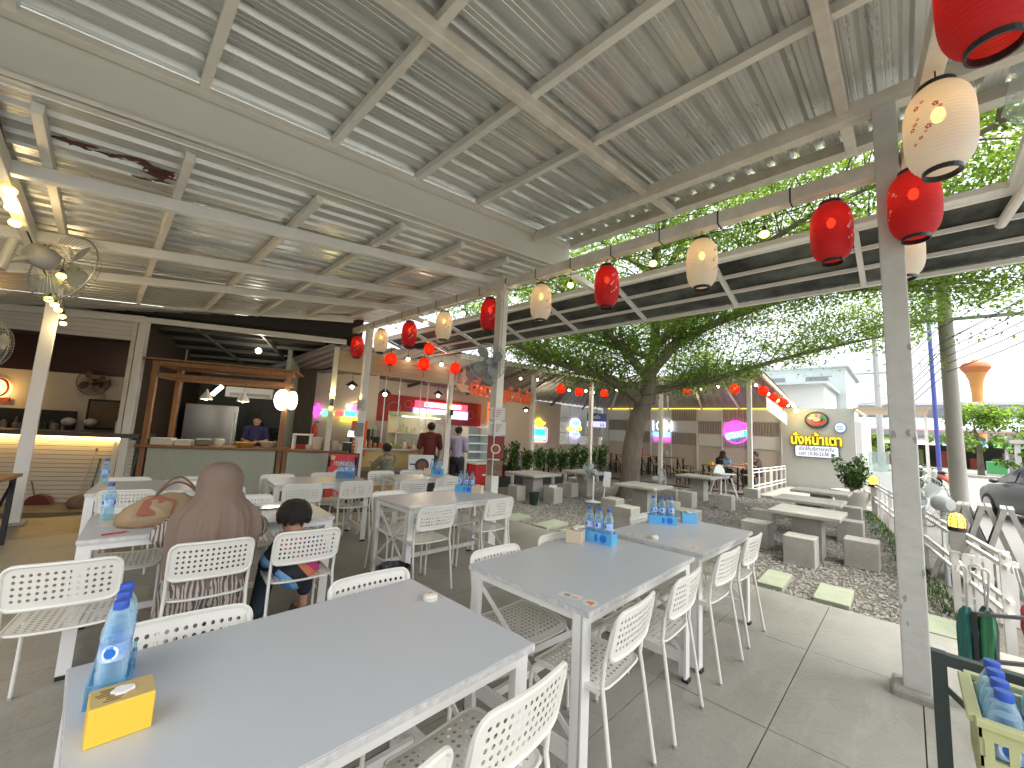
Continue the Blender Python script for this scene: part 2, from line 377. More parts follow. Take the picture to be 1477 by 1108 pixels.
# posts of the upper bay with peeling paint and concrete feet
M_post = mat('peeling_post_paint', (0.58, 0.585, 0.55), 0.5, var=0.5, scale=7, col2=(0.47, 0.46, 0.40), bump=0.35, bscale=16)
def post(parent, x, y, z0, z1, w=0.125, foot=True, m=M_paint):
    mb = MB(); mb.bx(x-w/2, x+w/2, y-w/2, y+w/2, z0, z1); o = cl(parent, mb, 'post', m, 0.006)
    if foot:
        f = MB(); f.bx(x-w*0.95, x+w*0.95, y-w*0.95, y+w*0.95, z0-0.02, z0+0.05); q = cl(parent, f, 'footing', M_conc, 0.02)
    return o
post(up, 3.77, 0.02, 0, 4.0, 0.13, True, M_post)
# ---- lower bay
lo = tag(empty('canopy_roof', (3.77, 4.0, 0)), 'lower corrugated metal canopy behind the deep grey beam', 'canopy roof', kind='thing')
y = 3.44
while y < 13.4:
    x1 = min(4.66, (0.75-(y+SW-10.43)*0.904)/0.427)
    cpart(lo, 'roof_sheet', sheet_mesh('roof_sheet', SW, -7.5, x1, lambda x: rz2(x)+0.075), (0, y, random.uniform(-.003, .003)))
    y += SW-0.012
for x in (-6, -5.1, -4.2, -3.3, -2.4, -1.5, -0.47, 0.24, 1.13, 1.95, 2.72, 3.45):
    mb = MB(); mb.bar((x, 3.6, rz2(x)+0.035), (x, 9.2 if x < 2 else 8.6, rz2(x)+0.035), 0.055, 0.075); cl(lo, mb, 'purlin', M_paint)
for yy, y2 in ((4.42, 4.18), (6.05, 5.42), (7.5, 6.45)):
    mb = MB(); mb.bar((-7.4, yy+(yy-y2)*1.2, rz2(-7.4)-0.055), (4.2, y2, rz2(4.2)-0.055), 0.08, 0.10); cl(lo, mb, 'rafter', M_wpaint, 0.008)
mb = MB(); mb.bar(FW(-2.6, -0.45, 3.22), FW(4.1, -0.45, 3.66), 0.1, 0.13); cl(lo, mb, 'rafter', M_wpaint, 0.008)
mb = MB(); mb.bar(FW(-2.6, -0.12, 3.10), FW(0.5, -0.12, 3.20), 0.09, 0.12); mb.bar(FW(0.5, -0.12, 3.20), FW(4.0, -0.12, 3.22), 0.08, 0.10); cl(lo, mb, 'eave_beam', M_wpaint, 0.008)
mb = MB(); mb.bar((3.77, 0.05, 3.53), (3.77, 8.75, 3.53), 0.10, 0.12); cl(lo, mb, 'lantern_beam', M_paintd, 0.008)
mb = MB(); mb.bar((-0.68, 3.55, rz2(-0.68)-0.06), (-0.66, 8.9, rz2(-0.66)-0.06), 0.09, 0.13); cl(lo, mb, 'side_beam', M_paint, 0.008)
mb = MB(); mb.tube([(4.75, 0.0, 3.55), (3.77, -0.09, 3.55), (2.0, -0.28, 3.53), (0.6, -0.43, 3.52)], 0.005, 6)
mb.v = []; mb.f = []; mb.mi = []
mb.bar((4.7, 0.0, 3.55), (0.2, -0.44, 3.55), 0.09, 0.12); cl(up, mb, 'cross_beam', M_paintd, 0.006)
post(lo, 3.77, 4.0, 0, 3.66, 0.125, False); post(lo, 3.77, 8.0, -0.05, 3.52, 0.12, False, M_wpaint); post(lo, -0.60, 8.11, -0.02, 3.12, 0.13, True, M_wpaint)
# conduit clipped to the fan post
mb = MB(); mb.tube([(3.70, 3.93, 1.4), (3.70, 3.93, 3.3), (3.70, 4.1, 3.42), (3.70, 5.2, 3.42)], 0.012, 6); mb.tube([(3.74, 3.93, 2.2), (3.74, 3.93, 3.45)], 0.012, 6); cl(lo, mb, 'conduit', M_paint, 0)
for zc in (3.47,):
    mb = MB(); mb.bx(3.66, 3.72, 3.86, 3.97, 3.4, 3.5); cl(lo, mb, 'junction_box', M_paint, 0.004)
for i in range(14):
    yy = 0.6+i*0.55; mb = MB(); mb.bx(3.715, 3.825, yy-0.005, yy+0.005, 3.465, 3.595); cl(lo, mb, 'cable_tie', M_dark, 0)
# rust patches on the lower sheet near the side beam
rnd = random.Random(5)
def blob(cx, cy, rx, ry, n=22):
    ph = [rnd.uniform(0, 6.28) for _ in range(4)]
    return [(cx+rx*cos(2*pi*k/n)*(1+.35*sin(3*2*pi*k/n+ph[0])+.25*sin(5*2*pi*k/n+ph[1])), cy+ry*sin(2*pi*k/n)*(1+.35*sin(4*2*pi*k/n+ph[2])+.2*sin(7*2*pi*k/n+ph[3]))) for k in range(n)]
mb = MB()
for cx, cy, rx, ry in [(-0.33, 4.0, .09, .05), (-0.16, 4.02, .06, .03), (-0.03, 3.97, .08, .035), (0.06, 4.05, .07, .07), (0.10, 4.12, .09, .06), (0.16, 4.05, .04, .06), (0.02, 4.27, .06, .02), (0.12, 4.22, .05, .03)]:
    p = blob(cx, cy, rx, ry); mb.add([(x, y, rz2(x)+0.070) for x, y in p][::-1], [tuple(range(len(p)))])
cl(lo, mb, 'rust_patch', M_rust, 0)
# ---- dark awning over the garden edge
M_film = mat('mouldy_awning_film', (0.014, 0.017, 0.015), 0.55, var=1.0, scale=2.2, col2=(0.15, 0.17, 0.145), bump=.2, bscale=12)
aw = tag(empty('awning', (4.6, 4, 3.5)), 'long sloping dark awning in white bars along the garden side', 'awning')
def az(x): return 3.49 - (x-4.6)*0.29
def awp(mb, name, m, bevel=0.0): 
    o = mb.build(name, m, None, bevel=bevel); o.parent = aw; o.matrix_parent_inverse = Matrix.Translation(aw.location).inverted(); return o
y0 = -0.95
for k in range(8):
    ya = y0+k*1.22; yb = ya+1.20
    mb = MB(); mb.add([(4.6, ya, az(4.6)+0.03), (5.50, ya, az(5.50)+0.03), (5.50, yb, az(5.50)+0.03), (4.6, yb, az(4.6)+0.03), (4.6, ya, az(4.6)+0.036), (5.50, ya, az(5.50)+0.036), (5.50, yb, az(5.50)+0.036), (4.6, yb, az(4.6)+0.036)], [(0,3,2,1), (4,5,6,7), (0,1,5,4), (2,3,7,6), (1,2,6,5), (3,0,4,7)])
    awp(mb, 'awning_panel', M_film)
for x, w_ in ((4.6, .05), (4.90, .025), (5.20, .025), (5.50, .05)):
    mb = MB(); mb.bar((x, y0, az(x)), (x, y0+8*1.22, az(x)), w_, 0.04); awp(mb, 'awning_bar', M_wpaint)
mb = MB(); mb.bar((4.53, y0, az(4.6)+.03), (4.53, y0+8*1.22, az(4.6)+.03), .03, .05); awp(mb, 'awning_header', M_wpaint)
for k in range(9):
    ya = y0+k*1.22-.01; mb = MB(); mb.bar((4.6, ya, az(4.6)-0.005), (5.50, ya, az(5.50)-0.005), 0.045, 0.045); awp(mb, 'awning_arm', M_wpaint)
for k in (0, 3, 6):
    ya = y0+k*1.22+.3; mb = MB(); mb.bar((3.8, ya, 3.56), (4.6, ya, az(4.6)+.02), 0.06, 0.07); awp(mb, 'awning_bracket', M_wpaint)

# unseen wall added far beyond the bar to keep open sky light out
sw_ = MB(); sw_.bx(-7.4, -7.3, 2.0, 14, -0.1, 3.3); tag(sw_.build('side_wall', M_cream), 'unseen cream wall added to shut out sky light past the bar end', 'wall')

# chipped paint on the tall post
M_chip = mat('bare_grey_patch', (.33, .34, .33), .7)
rnd = random.Random(23)
for k in range(16):
    z = rnd.uniform(.1, 2.3); edge = rnd.random() < .6; a = rnd.uniform(.008, .022)
    if k % 2: y_ = .02+(rnd.choice((-1, 1))*.055 if edge else rnd.uniform(-.05, .05)); p = [(3.7035, min(.083, max(-.043, y_+q[0])), z+q[1]) for q in blob(0, 0, a*.6, a*1.5, 12)]
    else: x_ = 3.77+(rnd.choice((-1, 1))*.055 if edge else rnd.uniform(-.05, .05)); p = [(min(3.833, max(3.707, x_+q[0])), -.0465, z+q[1]) for q in blob(0, 0, a*.6, a*1.5, 12)]
    mb = MB(); mb.add(p, [tuple(range(12))]); cl(up, mb, 'paint_chip', M_chip, 0)
# ---------------------------------------------------------------- perforated chairs
def perforated(nu, nv, fu, r, M0, wall=0.0, solid=None):
    """grid of nu x nv cells, each with a round hole; fu(u,v)->xyz ; r = hole radius in cell units"""
    mb = MB(); K = 8
    for i in range(nu):
        for j in range(nv):
            def pt(a, b): return fu((i+a)/nu, (j+b)/nv)
            hole = solid is None or not solid(i, j)
            if not hole:
                mb.add([pt(0,0), pt(1,0), pt(1,1), pt(0,1)], [(0,1,2,3)]); continue
            outer = [(0,0), (.5,0), (1,0), (1,.5), (1,1), (.5,1), (0,1), (0,.5)]
            inner = [(.5+r*cos(-3*pi/4+k*pi/4), .5+r*sin(-3*pi/4+k*pi/4)) for k in range(K)]
            mb.add([pt(*p) for p in outer]+[pt(*p) for p in inner], [(k, (k+1) % 8, 8+(k+1) % 8, 8+k) for k in range(8)])
    return mb
def rounded(u, v, w, h, rc):
    """squeeze the corners of a unit square into a rounded rectangle"""
    x, y = (u-.5)*w, (v-.5)*h
    ax, ay = abs(x), abs(y); lx, ly = w/2-rc, h/2-rc
    if ax > lx and ay > ly:
        dx, dy = ax-lx, ay-ly; m = max(dx, dy); d = math.hypot(dx, dy)
        if d > 1e-9: k = m/d; ax, ay = lx+dx*k, ly+dy*k
    return math.copysign(ax, x), math.copysign(ay, y)
def seat_f(u, v):
    x, y = rounded(u, v, 0.385, 0.37, 0.05)
    z = 0.452 - 0.010*(1-(x/.19)**2) - (0.022*max(0, (y-0.10)/0.085)**2)
    return (x, y+0.005, z)
def back_f(u, v):
    x, zz = rounded(u, v, 0.395, 0.205, 0.045)
    return (x, -0.205 - 0.020*(1-(x/.2)**2) - (zz+.1)*0.20, 0.672+zz)
def edge_of(f, n=48):
    pts = []
    for k in range(n): 
        t = k/n*4; s = int(t); q = t-s
        u, v = ((q, 0), (1, q), (1-q, 1), (0, 1-q))[s]; pts.append(f(u, v))
    return pts
def edge_wrap(mb, f, r=0.006, n=56):
    P = edge_of(f, n); mb.tube(P, r, 6, closed=True); return mb
sb = perforated(13, 13, seat_f, 0.27, None, solid=lambda i, j: i in (0, 12) or j in (0, 12) or (i+j) % 1 == 1)
edge_wrap(sb, seat_f, 0.0065)
CH_seat = smoothfix(sb.mesh('seat', M_chair), 35)
bb = perforated(15, 7, back_f, 0.26, None, solid=lambda i, j: i in (0, 14) or j in (0, 6) )
edge_wrap(bb, back_f, 0.0085)
CH_back = smoothfix(bb.mesh('backrest', M_chair), 35)
def leg_mesh(front, s):
    mb = MB()
    if front:   # rises, bends under the seat and runs back to the rear leg
        P = [(s*.192, .195, 0.012), (s*.188, .190, .36), (s*.187, .180, .405), (s*.187, .155, .430), (s*.187, .12, .438), (s*.188, -.06, .440), (s*.189, -.165, .438)]
    else:
        P = [(s*.205, -.250, 0.012), (s*.195, -.190, .40), (s*.193, -.178, .47), (s*.194, -.188, .57), (s*.196, -.222, .70), (s*.188, -.236, .745)]
    mb.tube(P, 0.0095, 8); mb.cur = 1; mb.tube([(P[0][0], P[0][1], 0), (P[0][0], P[0][1], .014)], 0.012, 8)
    return smoothfix(mb.mesh('leg', [M_chair, M_grey]), 50)
CH_legs = [leg_mesh(f, s) for f in (True, False) for s in (-1, 1)]
def chair(bx, by, far, label, ang=0.0, dz=0.0):
    """(bx,by) = place of the backrest's top edge; far chairs face the camera"""
    rz = (pi if far else 0.0)+ang; f = Vector((-sin(rz), cos(rz)))
    o = empty('dining_chair', (bx+f.x*0.228, by+f.y*0.228, dz), rz)
    tag(o, label, 'chair', 'perforated white chairs')
    part('seat', CH_seat, o); part('backrest', CH_back, o)
    for m in CH_legs: part('leg', m, o)
    return o
r = radians
chair(1.01, 1.86, True, 'white perforated chair back showing above the nearest table close to the round bell', r(-2))
chair(0.31, 1.87, True, 'white perforated chair back directly behind the three bottles on the nearest table', r(-5))
chair(0.96, 0.83, False, 'white perforated chair in the front, pushed in near the corner of the nearest table', r(3))
chair(0.47, 0.80, False, 'white chair at the bottom edge with only its rounded backrest corner in view', r(2))
chair(1.78, 0.91, False, 'white perforated chair at the sticker corner of the middle table, legs full in view', r(4))
chair(2.37, 0.91, False, 'white perforated chair at the middle table beside the leg of the next table', r(2))
chair(3.10, 0.91, False, 'white perforated chair pushed under the blue tissue box table, nearer the camera', r(-2))
chair(3.75, 0.92, False, 'white perforated chair at the garden corner of the blue tissue box table', r(-1))
chair(1.81, 1.83, True, 'white chair behind the middle table whose seat shows under the table end', r(-2))
chair(2.42, 1.83, True, 'white chair back peeking above the middle table beside the beige tissue box', r(-3))
chair(3.70, 1.82, True, 'white chair back just showing behind the blue tissue box table near the garden stools', r(-4))
chair(2.28, 3.13, False, 'white perforated chair at the fan post table, next to the black bin', r(-2))
chair(3.08, 3.13, False, 'white perforated chair at the fan post table, against the white post', 0)
chair(2.31, 4.04, True, 'white chair facing us behind the fan post table, its top before the orange counter', r(-4))
chair(3.10, 4.07, True, 'white chair facing us behind the fan post table near its bottle tray', 0)
chair(3.12, 4.86, False, 'white chair, back to us, at the table below the orange counter, away from bottles', r(-6))
chair(3.68, 4.83, False, 'white chair, back to us, at the table below the orange counter, by its bottles', r(-8))
chair(3.14, 5.81, True, 'white chair back against the orange counter behind the small far table', r(-10))
chair(3.68, 5.80, True, 'white chair back below the pan poster behind the small far table', r(-10))
chair(1.72, 4.94, False, 'white perforated chair with its back to us in front of the green panelled counter', r(-12))
chair(2.36, 4.95, False, 'white perforated chair with its back to us in front of the red menu board', r(-8))
chair(1.72, 5.86, True, 'white chair back low before the green counter beside the wooden post', r(-6))
chair(2.33, 5.85, True, 'white chair back low before the green counter beside the red menu board', r(-12))
CH_H = chair(0.56, 2.92, False, 'white perforated chair the woman in the brown headscarf sits on', r(-6))
CH_B = chair(1.07, 2.88, False, 'white perforated chair the boy sits on', r(-5))
chair(-0.02, 2.89, False, 'empty white perforated chair turned beside the handbag table, nearest the wall', r(-9))
chair(0.30, 4.28, True, 'white perforated chair tucked behind the brown handbag', r(-8))
chair(1.06, 4.37, True, 'white perforated chair behind the tablet facing the boy', r(-8))
chair(0.27, 5.15, False, 'white perforated chair back behind the handbag at the second row table', r(-14))
chair(0.97, 5.04, False, 'white perforated chair half hidden behind the headscarf at the second row table', r(-6))
chair(0.30, 6.05, True, 'white chair back low in front of the lit white boarded bar', r(-12))
chair(0.92, 5.90, True, 'white chair back by the round topped card behind the woman', r(-12))

# ---------------------------------------------------------------- white steel tables
def table(cx, cy, L, D, ang, label, card=None):
    o = tag(empty('dining_table', (cx, cy, 0), ang), label, 'table', 'grey topped white tables')
    h, d = L/2, D/2
    mb = MB(); mb.bx(-h, h, -d, d, .728, .750); mb.cur = 0
    t = MB(); t.bx(-h, h, -d, d, .726, .748); part('edge_band', t.mesh('edge_band', M_edge), o)
    t = MB(); t.bx(-h+.002, h-.002, -d+.002, d-.002, .7482, .751); tt = part('tabletop', t.mesh('tabletop', M_top), o); b = tt.modifiers.new('bevel', 'BEVEL'); b.width = .001
    a = MB()
    for s in (-1, 1): a.bx(-h+.05, h-.05, s*(d-.035)-.012, s*(d-.035)+.012, .685, .7255); a.bx(s*(h-.035)-.012, s*(h-.035)+.012, -d+.05, d-.05, .685, .7255)
    part('apron', a.mesh('apron', M_wpaint), o)
    for sx in (-1, 1):
        for sy in (-1, 1):
            l = MB(); x, y = sx*(h-.035), sy*(d-.035)
            l.bx(x-.030, x+.030, y-.0075, y+.0075, .02, .7255); l.bx(min(x, x+sx*.030)-.0, max(x, x+sx*.030), min(y, y-sy*.05), max(y, y-sy*.05), .02, .7255)
            l.cur = 1; l.bx(x-.028, x+.028, y-.018, y+.018, 0, .02)
            part('leg', l.mesh('leg', [M_wpaint, M_dark]), o)
        for s in (-1, 1):
            b = MB(); x = sx*(h-.045); b.bar((x+s*.004, -d*.9*s, .67), (x+s*.004, d*.9*s, .16), .007, .026, up=(0, 1, 0)); part('cross_brace', b.mesh('cross_brace', M_wpaint), o)
        b = MB(); b.bx(sx*(h-.035)-.012, sx*(h-.035)+.012, -d+.04, d-.04, .10, .17); part('low_rail', b.mesh('low_rail', M_wpaint), o)
    b = MB(); b.bx(-h+.05, h-.05, d*.55-.012, d*.55+.012, .11, .15); part('stretcher', b.mesh('stretcher', M_wpaint), o)
    return o
table(0.605, 1.375, 1.15, 0.80, r(1), 'nearest grey topped white table with the yellow tissue box')
table(2.17, 1.40, 1.25, 0.78, r(1), 'middle grey topped table with the beige tissue box and the round orange sticker')
table(3.48, 1.365, 1.13, 0.74, r(-1), 'grey topped table by the garden with the blue tissue box')
table(2.76, 3.63, 1.34, 0.70, r(0), 'white table in front of the fan post with the black bin at its end')
table(3.50, 5.26, 1.05, 0.55, r(-7), 'far white table before the orange counter and the pan poster')
table(2.06, 5.40, 1.10, 0.66, r(-6), 'white table standing before the red menu board and green counter')
table(0.73, 3.72, 1.42, 0.76, r(-4), 'white table carrying the brown handbag, the woman and the boy at it')
table(0.60, 5.55, 1.13, 0.82, r(-6), 'white table behind the woman, one bottle on a pale card at its end')

# ---------------------------------------------------------------- bottles, trays, tissue boxes, bells
M_pet = clearmat('clear_bottle', (0.80, 0.92, 0.98), 0.08)
M_cap = mat('blue_cap', (0.03, 0.10, 0.50), 0.4)
M_lab = mat('blue_label', (0.10, 0.33, 0.78), 0.4, var=0.95, scale=28, col2=(0.75, 0.85, 0.95))
M_ring = mat('label_emblem', (0.85, 0.92, 1.0), 0.4); M_emb = mat('label_emblem_blue', (0.02, 0.16, 0.62), 0.4)
pf = [(0.001, .004), (.024, .0), (.030, .006), (.031, .03), (.0295, .038), (.031, .046), (.031, .062), (.0295, .068), (.031, .074), (.031, .086), (.0300, .09), (.0300, .135), (.0315, .140), (.0315, .150), (.030, .165), (.024, .185), (.0155, .202), (.0130, .208), (.0130, .222)]
BT_body = smoothfix(MB().lathe(pf, 18, caps=False).mesh('bottle_body', M_pet), 60)
BT_water = smoothfix(MB().lathe([(0.001, .006), (.0275, .008), (.0275, .150), (.021, .178), (0.001, .178)], 14, caps=False).mesh('water', clearmat('bottled_water', (0.80, 0.93, 0.99), 0.05)), 60)
BT_cap = smoothfix(MB().lathe([(.0155, .211), (.0160, .213), (.0160, .228), (.0148, .231), (.001, .231)], 18).mesh('cap', M_cap), 40)
lb = MB(); lb.lathe([(.0308, .091), (.0308, .134)], 18, caps=False); lb.cur = 1
for k in range(16):
    a0, a1 = 2*pi*k/16, 2*pi*(k+1)/16
for az_ in (-pi/2, -pi/2-2.1, -pi/2+2.1):
    P = []; Q = []
    for k in range(18):
        t = 2*pi*k/18; P.append((.0314, az_+.62*cos(t)*.9, .1125+.019*sin(t))); Q.append((.0317, az_+.42*cos(t)*.9, .1125+.012*sin(t)))
    lb.cur = 1; lb.add([(q*cos(a), q*sin(a), z) for q, a, z in P], [tuple(range(18))]); lb.cur = 2; lb.add([(q*cos(a), q*sin(a), z) for q, a, z in Q], [tuple(range(18))])
BT_lab = lb.mesh('label', [M_lab, M_ring, M_emb])
def bottle(x, y, z, label, group='water bottles', rz=0.0, s=1.0):
    o = tag(empty('water_bottle', (x, y, z), rz), label, 'bottle', group); o.scale = (s, s, s)
    part('bottle_body', BT_body, o); part('water', BT_water, o); part('label', BT_lab, o); part('cap', BT_cap, o)
    return o
M_tray = mat('blue_tray_plastic', (0.10, 0.42, 0.78), 0.25, var=0.5, scale=12, col2=(0.16, 0.55, 0.88))
M_trayd = mat('slate_tray_plastic', (0.08, 0.16, 0.25), 0.35, var=0.5, scale=12, col2=(0.12, 0.24, 0.36))
M_cleartray = clearmat('clear_blue_tray', (0.62, 0.83, 0.93), 0.08)
def tray(x, y, z, rz, label, m=M_tray, L=.235, D=.10, h=.075):
    o = tag(empty('bottle_tray', (x, y, z), rz), label, 'bottle tray', 'blue bottle trays')
    b = MB(); b.bx(-L/2, L/2, -D/2, D/2, 0, .004); part('tray_base', b.mesh('tray_base', m), o)
    for s in (-1, 1):
        b = MB(); b.bx(-L/2, L/2, s*D/2-(.004 if s > 0 else 0), s*D/2+(.004 if s < 0 else 0), .004, h); part('tray_side', b.mesh('tray_side', m), o)
        b = MB(); b.bx(s*L/2-(.004 if s > 0 else 0), s*L/2+(.004 if s < 0 else 0), -D/2+.004, D/2-.004, .004, h); part('tray_end', b.mesh('tray_end', m), o)
    e = MB()
    for cx in (.055,):
        e.lathe([(.026, 0), (.026, .0012)], 20, c=(cx, -D/2-.0012, h*.5), M=Matrix.Rotation(pi/2, 3, 'X'))
    e.bx(-.01, .012, -D/2-.0012, -D/2-.0002, h*.2, h*.8)
    part('tray_print', e.mesh('tray_print', M_emb), o)
    return o
def set_on(x, y, rz, where, nb=3, m=M_tray, z=.7512, s=1.0, n2=0):
    tray(x, y, z, rz, 'blue tray of water bottles %s' % where, m)
    c, s_ = cos(rz), sin(rz); names = ['first', 'second', 'third']
    for k in range(nb):
        u = (-.074+.074*k); bottle(x+u*c, y+u*s_, z+.006, 'blue capped bottle, %s in tray %s' % (names[k], where), rz=rz+random.uniform(-.6, .6), s=s)
set_on(2.58, 1.60, r(-82), 'on the middle table')
set_on(3.62, 1.60, r(-55), 'on the blue tissue box table')
set_on(3.16, 3.80, r(-60), 'on the fan post table')
set_on(3.86, 5.40, r(-50), 'on the far table before the pan poster')
set_on(2.43, 5.46, r(-30), 'on the table before the red menu board', m=M_trayd)
# nearest table: clear stand with three bottles in a line
tray(0.112, 1.60, .7512, r(84), 'clear blue bottle stand on the nearest table beside the yellow box', M_cleartray, .225, .085, .055)
for k, nm in enumerate(('front', 'middle', 'rear')):
    bottle(0.104+k*.008, 1.53+k*.070, .7575, 'large clear water bottle, %s one of three on the nearest table' % nm, rz=r(-20), s=1.02)
bottle(0.12, 3.90, .7512, 'water bottle on the handbag table in front of the pale card', rz=r(-60), s=1.1)
bottle(0.115, 5.80, .7512, 'water bottle alone on the second row table before the boarded bar', rz=r(-60), s=1.1)
M_tis = {'yellow': mat('yellow_card', (0.86, 0.55, 0.05), 0.5), 'kraft': mat('kraft_top', (0.55, 0.40, 0.16), 0.6, var=.5, scale=20, col2=(.62, .5, .22)), 'beige': mat('beige_card', (0.66, 0.55, 0.40), 0.6), 'blue': mat('sky_blue_card', (0.16, 0.52, 0.85), 0.5)}
def tissue(x, y, z, rz, dims, m, mt, label):
    o = tag(empty('tissue_box', (x, y, z), rz), label, 'tissue box', 'tissue boxes on the tables')
    a, b, h = dims
    t = MB(); t.bx(-a/2, a/2, -b/2, b/2, 0, h); q = t.build('box_body', m, o, bevel=.003)
    t = MB(); t.bx(-a/2+.002, a/2-.002, -b/2+.002, b/2-.002, h+.0004, h+.0014); t.build('printed_top', mt, o)
    t = MB(); p = [(.020*cos(k*pi/7)*(1+.15*sin(k*3)), .015*sin(k*pi/7)*(1+.2*cos(k*5))) for k in range(14)]; t.prism(p, .006, c=(0, 0, h+.0018)); t.build('tissue', mat('tissue_paper', (.85, .84, .82), .9), o)
    t = MB(); rn = random.Random(int(x*100))
    for k in range(7): xx = -a*.42+rn.random()*a*.25; yy = -b*.35+k*b*.1; t.bx(xx, xx+.03, yy, yy+.004, h+.0016, h+.0022)
    t.build('print_marks', mat('box_print', (.22, .13, .04), .6), o)
    return o
tissue(0.120, 1.368, .7512, r(0), (.114, .088, .082), M_tis['yellow'], M_tis['kraft'], 'yellow tissue box with a kraft top on the nearest table')
tissue(2.44, 1.70, .7512, r(-70), (.115, .10, .085), M_tis['beige'], M_tis['beige'], 'beige tissue box on the middle table beside the bottle tray')
tissue(3.90, 1.47, .7512, r(-60), (.13, .10, .085), M_tis['blue'], M_tis['blue'], 'sky blue tissue box at the garden end of the third table')
tissue(3.23, 3.66, .7512, r(-60), (.12, .10, .085), M_tis['beige'], M_tis['beige'], 'beige tissue box against the fan post')
tissue(3.73, 5.45, .7512, r(-40), (.11, .09, .085), M_tis['beige'], M_tis['beige'], 'small beige tissue box on the far table before the pan poster')
def bell(x, y, label):
    o = tag(empty('call_bell', (x, y, .7512)), label, 'call bell', 'round call bells')
    smoothfix(MB().lathe([(.030, 0), (.033, .003), (.033, .009), (.030, .012)], 24).build('bell_base', mat('bell_cream', (.72, .66, .52), .4), o).data)
    smoothfix(MB().lathe([(.028, .012), (.031, .015), (.030, .021), (.024, .0255), (.001, .0265)], 24).build('bell_body', mat('bell_white', (.80, .77, .70), .35), o).data)
    smoothfix(MB().lathe([(.011, .026), (.009, .029), (.001, .0295)], 16).build('button', mat('bell_button', (.62, .36, .20), .4), o).data)
bell(1.105, 1.52, 'round cream call bell on the nearest table')
bell(3.03, 1.40, 'round cream call bell on the blue tissue box table')
def sticker(x, y, rz, kind, label):
    o = tag(empty('table_sticker', (x, y, .7516), rz), label, 'sticker', 'stickers on the tables')
    if kind == 'round':
        MB().lathe([(.036, 0), (.036, .0006)], 28).build('sticker_face', mat('sticker_white', (.78, .74, .68), .4), o)
        MB().prism(blob(0, 0, .021, .016), .0006, c=(0, 0, .0007)).build('sticker_print', mat('sticker_orange', (.72, .24, .08), .4), o)
    else:
        MB().bx(-.055, .055, -.028, .028, 0, .0006).build('sticker_face', mat('sticker_white', (.78, .74, .68), .4), o)
        MB().bx(-.03, -.002, -.014, .012, .0007, .0011).build('sticker_print', mat('sticker_grey', (.30, .30, .31), .5), o)
        MB().bx(.008, .04, -.012, -.004, .0007, .0011).build('sticker_print', mat('sticker_grey', (.30, .30, .31), .5), o)
sticker(1.64, 1.05, r(40), 'round', 'round white sticker with an orange picture at the corner of the middle table')
sticker(1.635, 1.155, r(-75), 'card', 'small white card sticker next to the round sticker on the middle table')
sticker(3.03, 1.115, r(0), 'round', 'round orange sticker at the corner of the blue tissue box table')
sticker(3.0, 1.54, r(-75), 'card', 'small card sticker by the bell on the blue tissue box table')
sticker(2.32, 3.45, r(10), 'card', 'small dark mark stuck on the fan post table')
# pale cards under bottles
for (x, y, rz, lbl) in [(0.17, 3.86, r(-6), 'pale cream menu card under the bottle on the handbag table'), (0.145, 5.62, r(-6), 'pale cream menu card at the end of the second row table')]:
    o = MB().bx(-.075, .075, -.14, .14, 0, .003).build('menu_card', mat('cream_card', (.72, .64, .50), .6), None, (x, y, .7515), rz, bevel=.001); tag(o, lbl, 'card')
# dark tablet and paper on the handbag table
o = tag(empty('tablet', (1.02, 3.86, .7515), r(-5)), 'dark tablet lying on the table in front of the boy', 'tablet')
MB().bx(-.17, .17, -.075, .075, 0, .008).build('tablet_body', M_black, o, bevel=.003); MB().bx(-.16, .16, -.065, .065, .0082, .0088).build('screen', mat('tablet_screen', (.05, .045, .045), .12, var=.9, scale=9, col2=(.25, .15, .13)), o)
o = MB().prism([(-.025, 0), (.02, 0), (.03, .03), (-.012, .055)], .003, M=Matrix.Rotation(r(70), 3, 'X')).build('paper_slip', mat('tissue_paper', (.85, .84, .82), .9), None, (1.27, 3.83, .753), r(-20)); tag(o, 'folded white paper slip standing by the boy', 'paper')
# round-topped card on the second row table
o = tag(empty('table_sign', (1.0, 5.42, .7515), r(-40)), 'white round topped table sign with a black rim behind the headscarf', 'table sign')
pts = [(-.12, 0), (.12, 0)] + [(.12*cos(a), .10+.12*sin(a)) for a in [pi*k/16 for k in range(17)]]
MB().prism(pts, .012, M=Matrix.Rotation(pi/2, 3, 'X')).build('sign_rim', M_black, o)
MB().prism([(x*.9, .008+y*.93) for x, y in pts], .002, M=Matrix.Rotation(pi/2, 3, 'X'), c=(0, -.0125, 0)).build('sign_face', mat('sign_white', (.75, .76, .86), .4), o)
MB().bx(-.06, .06, -.05, .05, -.0, .012).build('sign_foot', M_wpaint, o)
# rubbish bin by the fan post table
def bin_(x, y, z, label, r0=.10, r1=.135, h=.26, m=None, liner=True):
    o = tag(empty('waste_bin', (x, y, z)), label, 'waste bin'); m = m or mat('bin_green_black', (.018, .028, .024), .4)
    smoothfix(MB().lathe([(r0, 0), (r1, h), (r1+.008, h+.002), (r1+.008, h+.018), (r1-.006, h+.018), (r0-.008, .01), (.001, .01)], 28).build('bin_body', m, o).data)
    if liner:
        mb = MB(); n = 28; rn = random.Random(3)
        prof = [(r1+.012, h-.05), (r1+.013, h+.022), (r1-.004, h+.026), (r1-.02, h-.03)]
        vs = [(q*(1+rn.uniform(-.03, .03))*cos(2*pi*k/n), q*(1+rn.uniform(-.03, .03))*sin(2*pi*k/n), zz+rn.uniform(-.01, .01)) for q, zz in prof for k in range(n)]
        mb.add(vs, [(i*n+k, i*n+(k+1) % n, (i+1)*n+(k+1) % n, (i+1)*n+k) for i in range(3) for k in range(n)])
        smoothfix(mb.build('bin_liner', mat('black_bin_liner', (.02, .025, .024), .25), o).data)
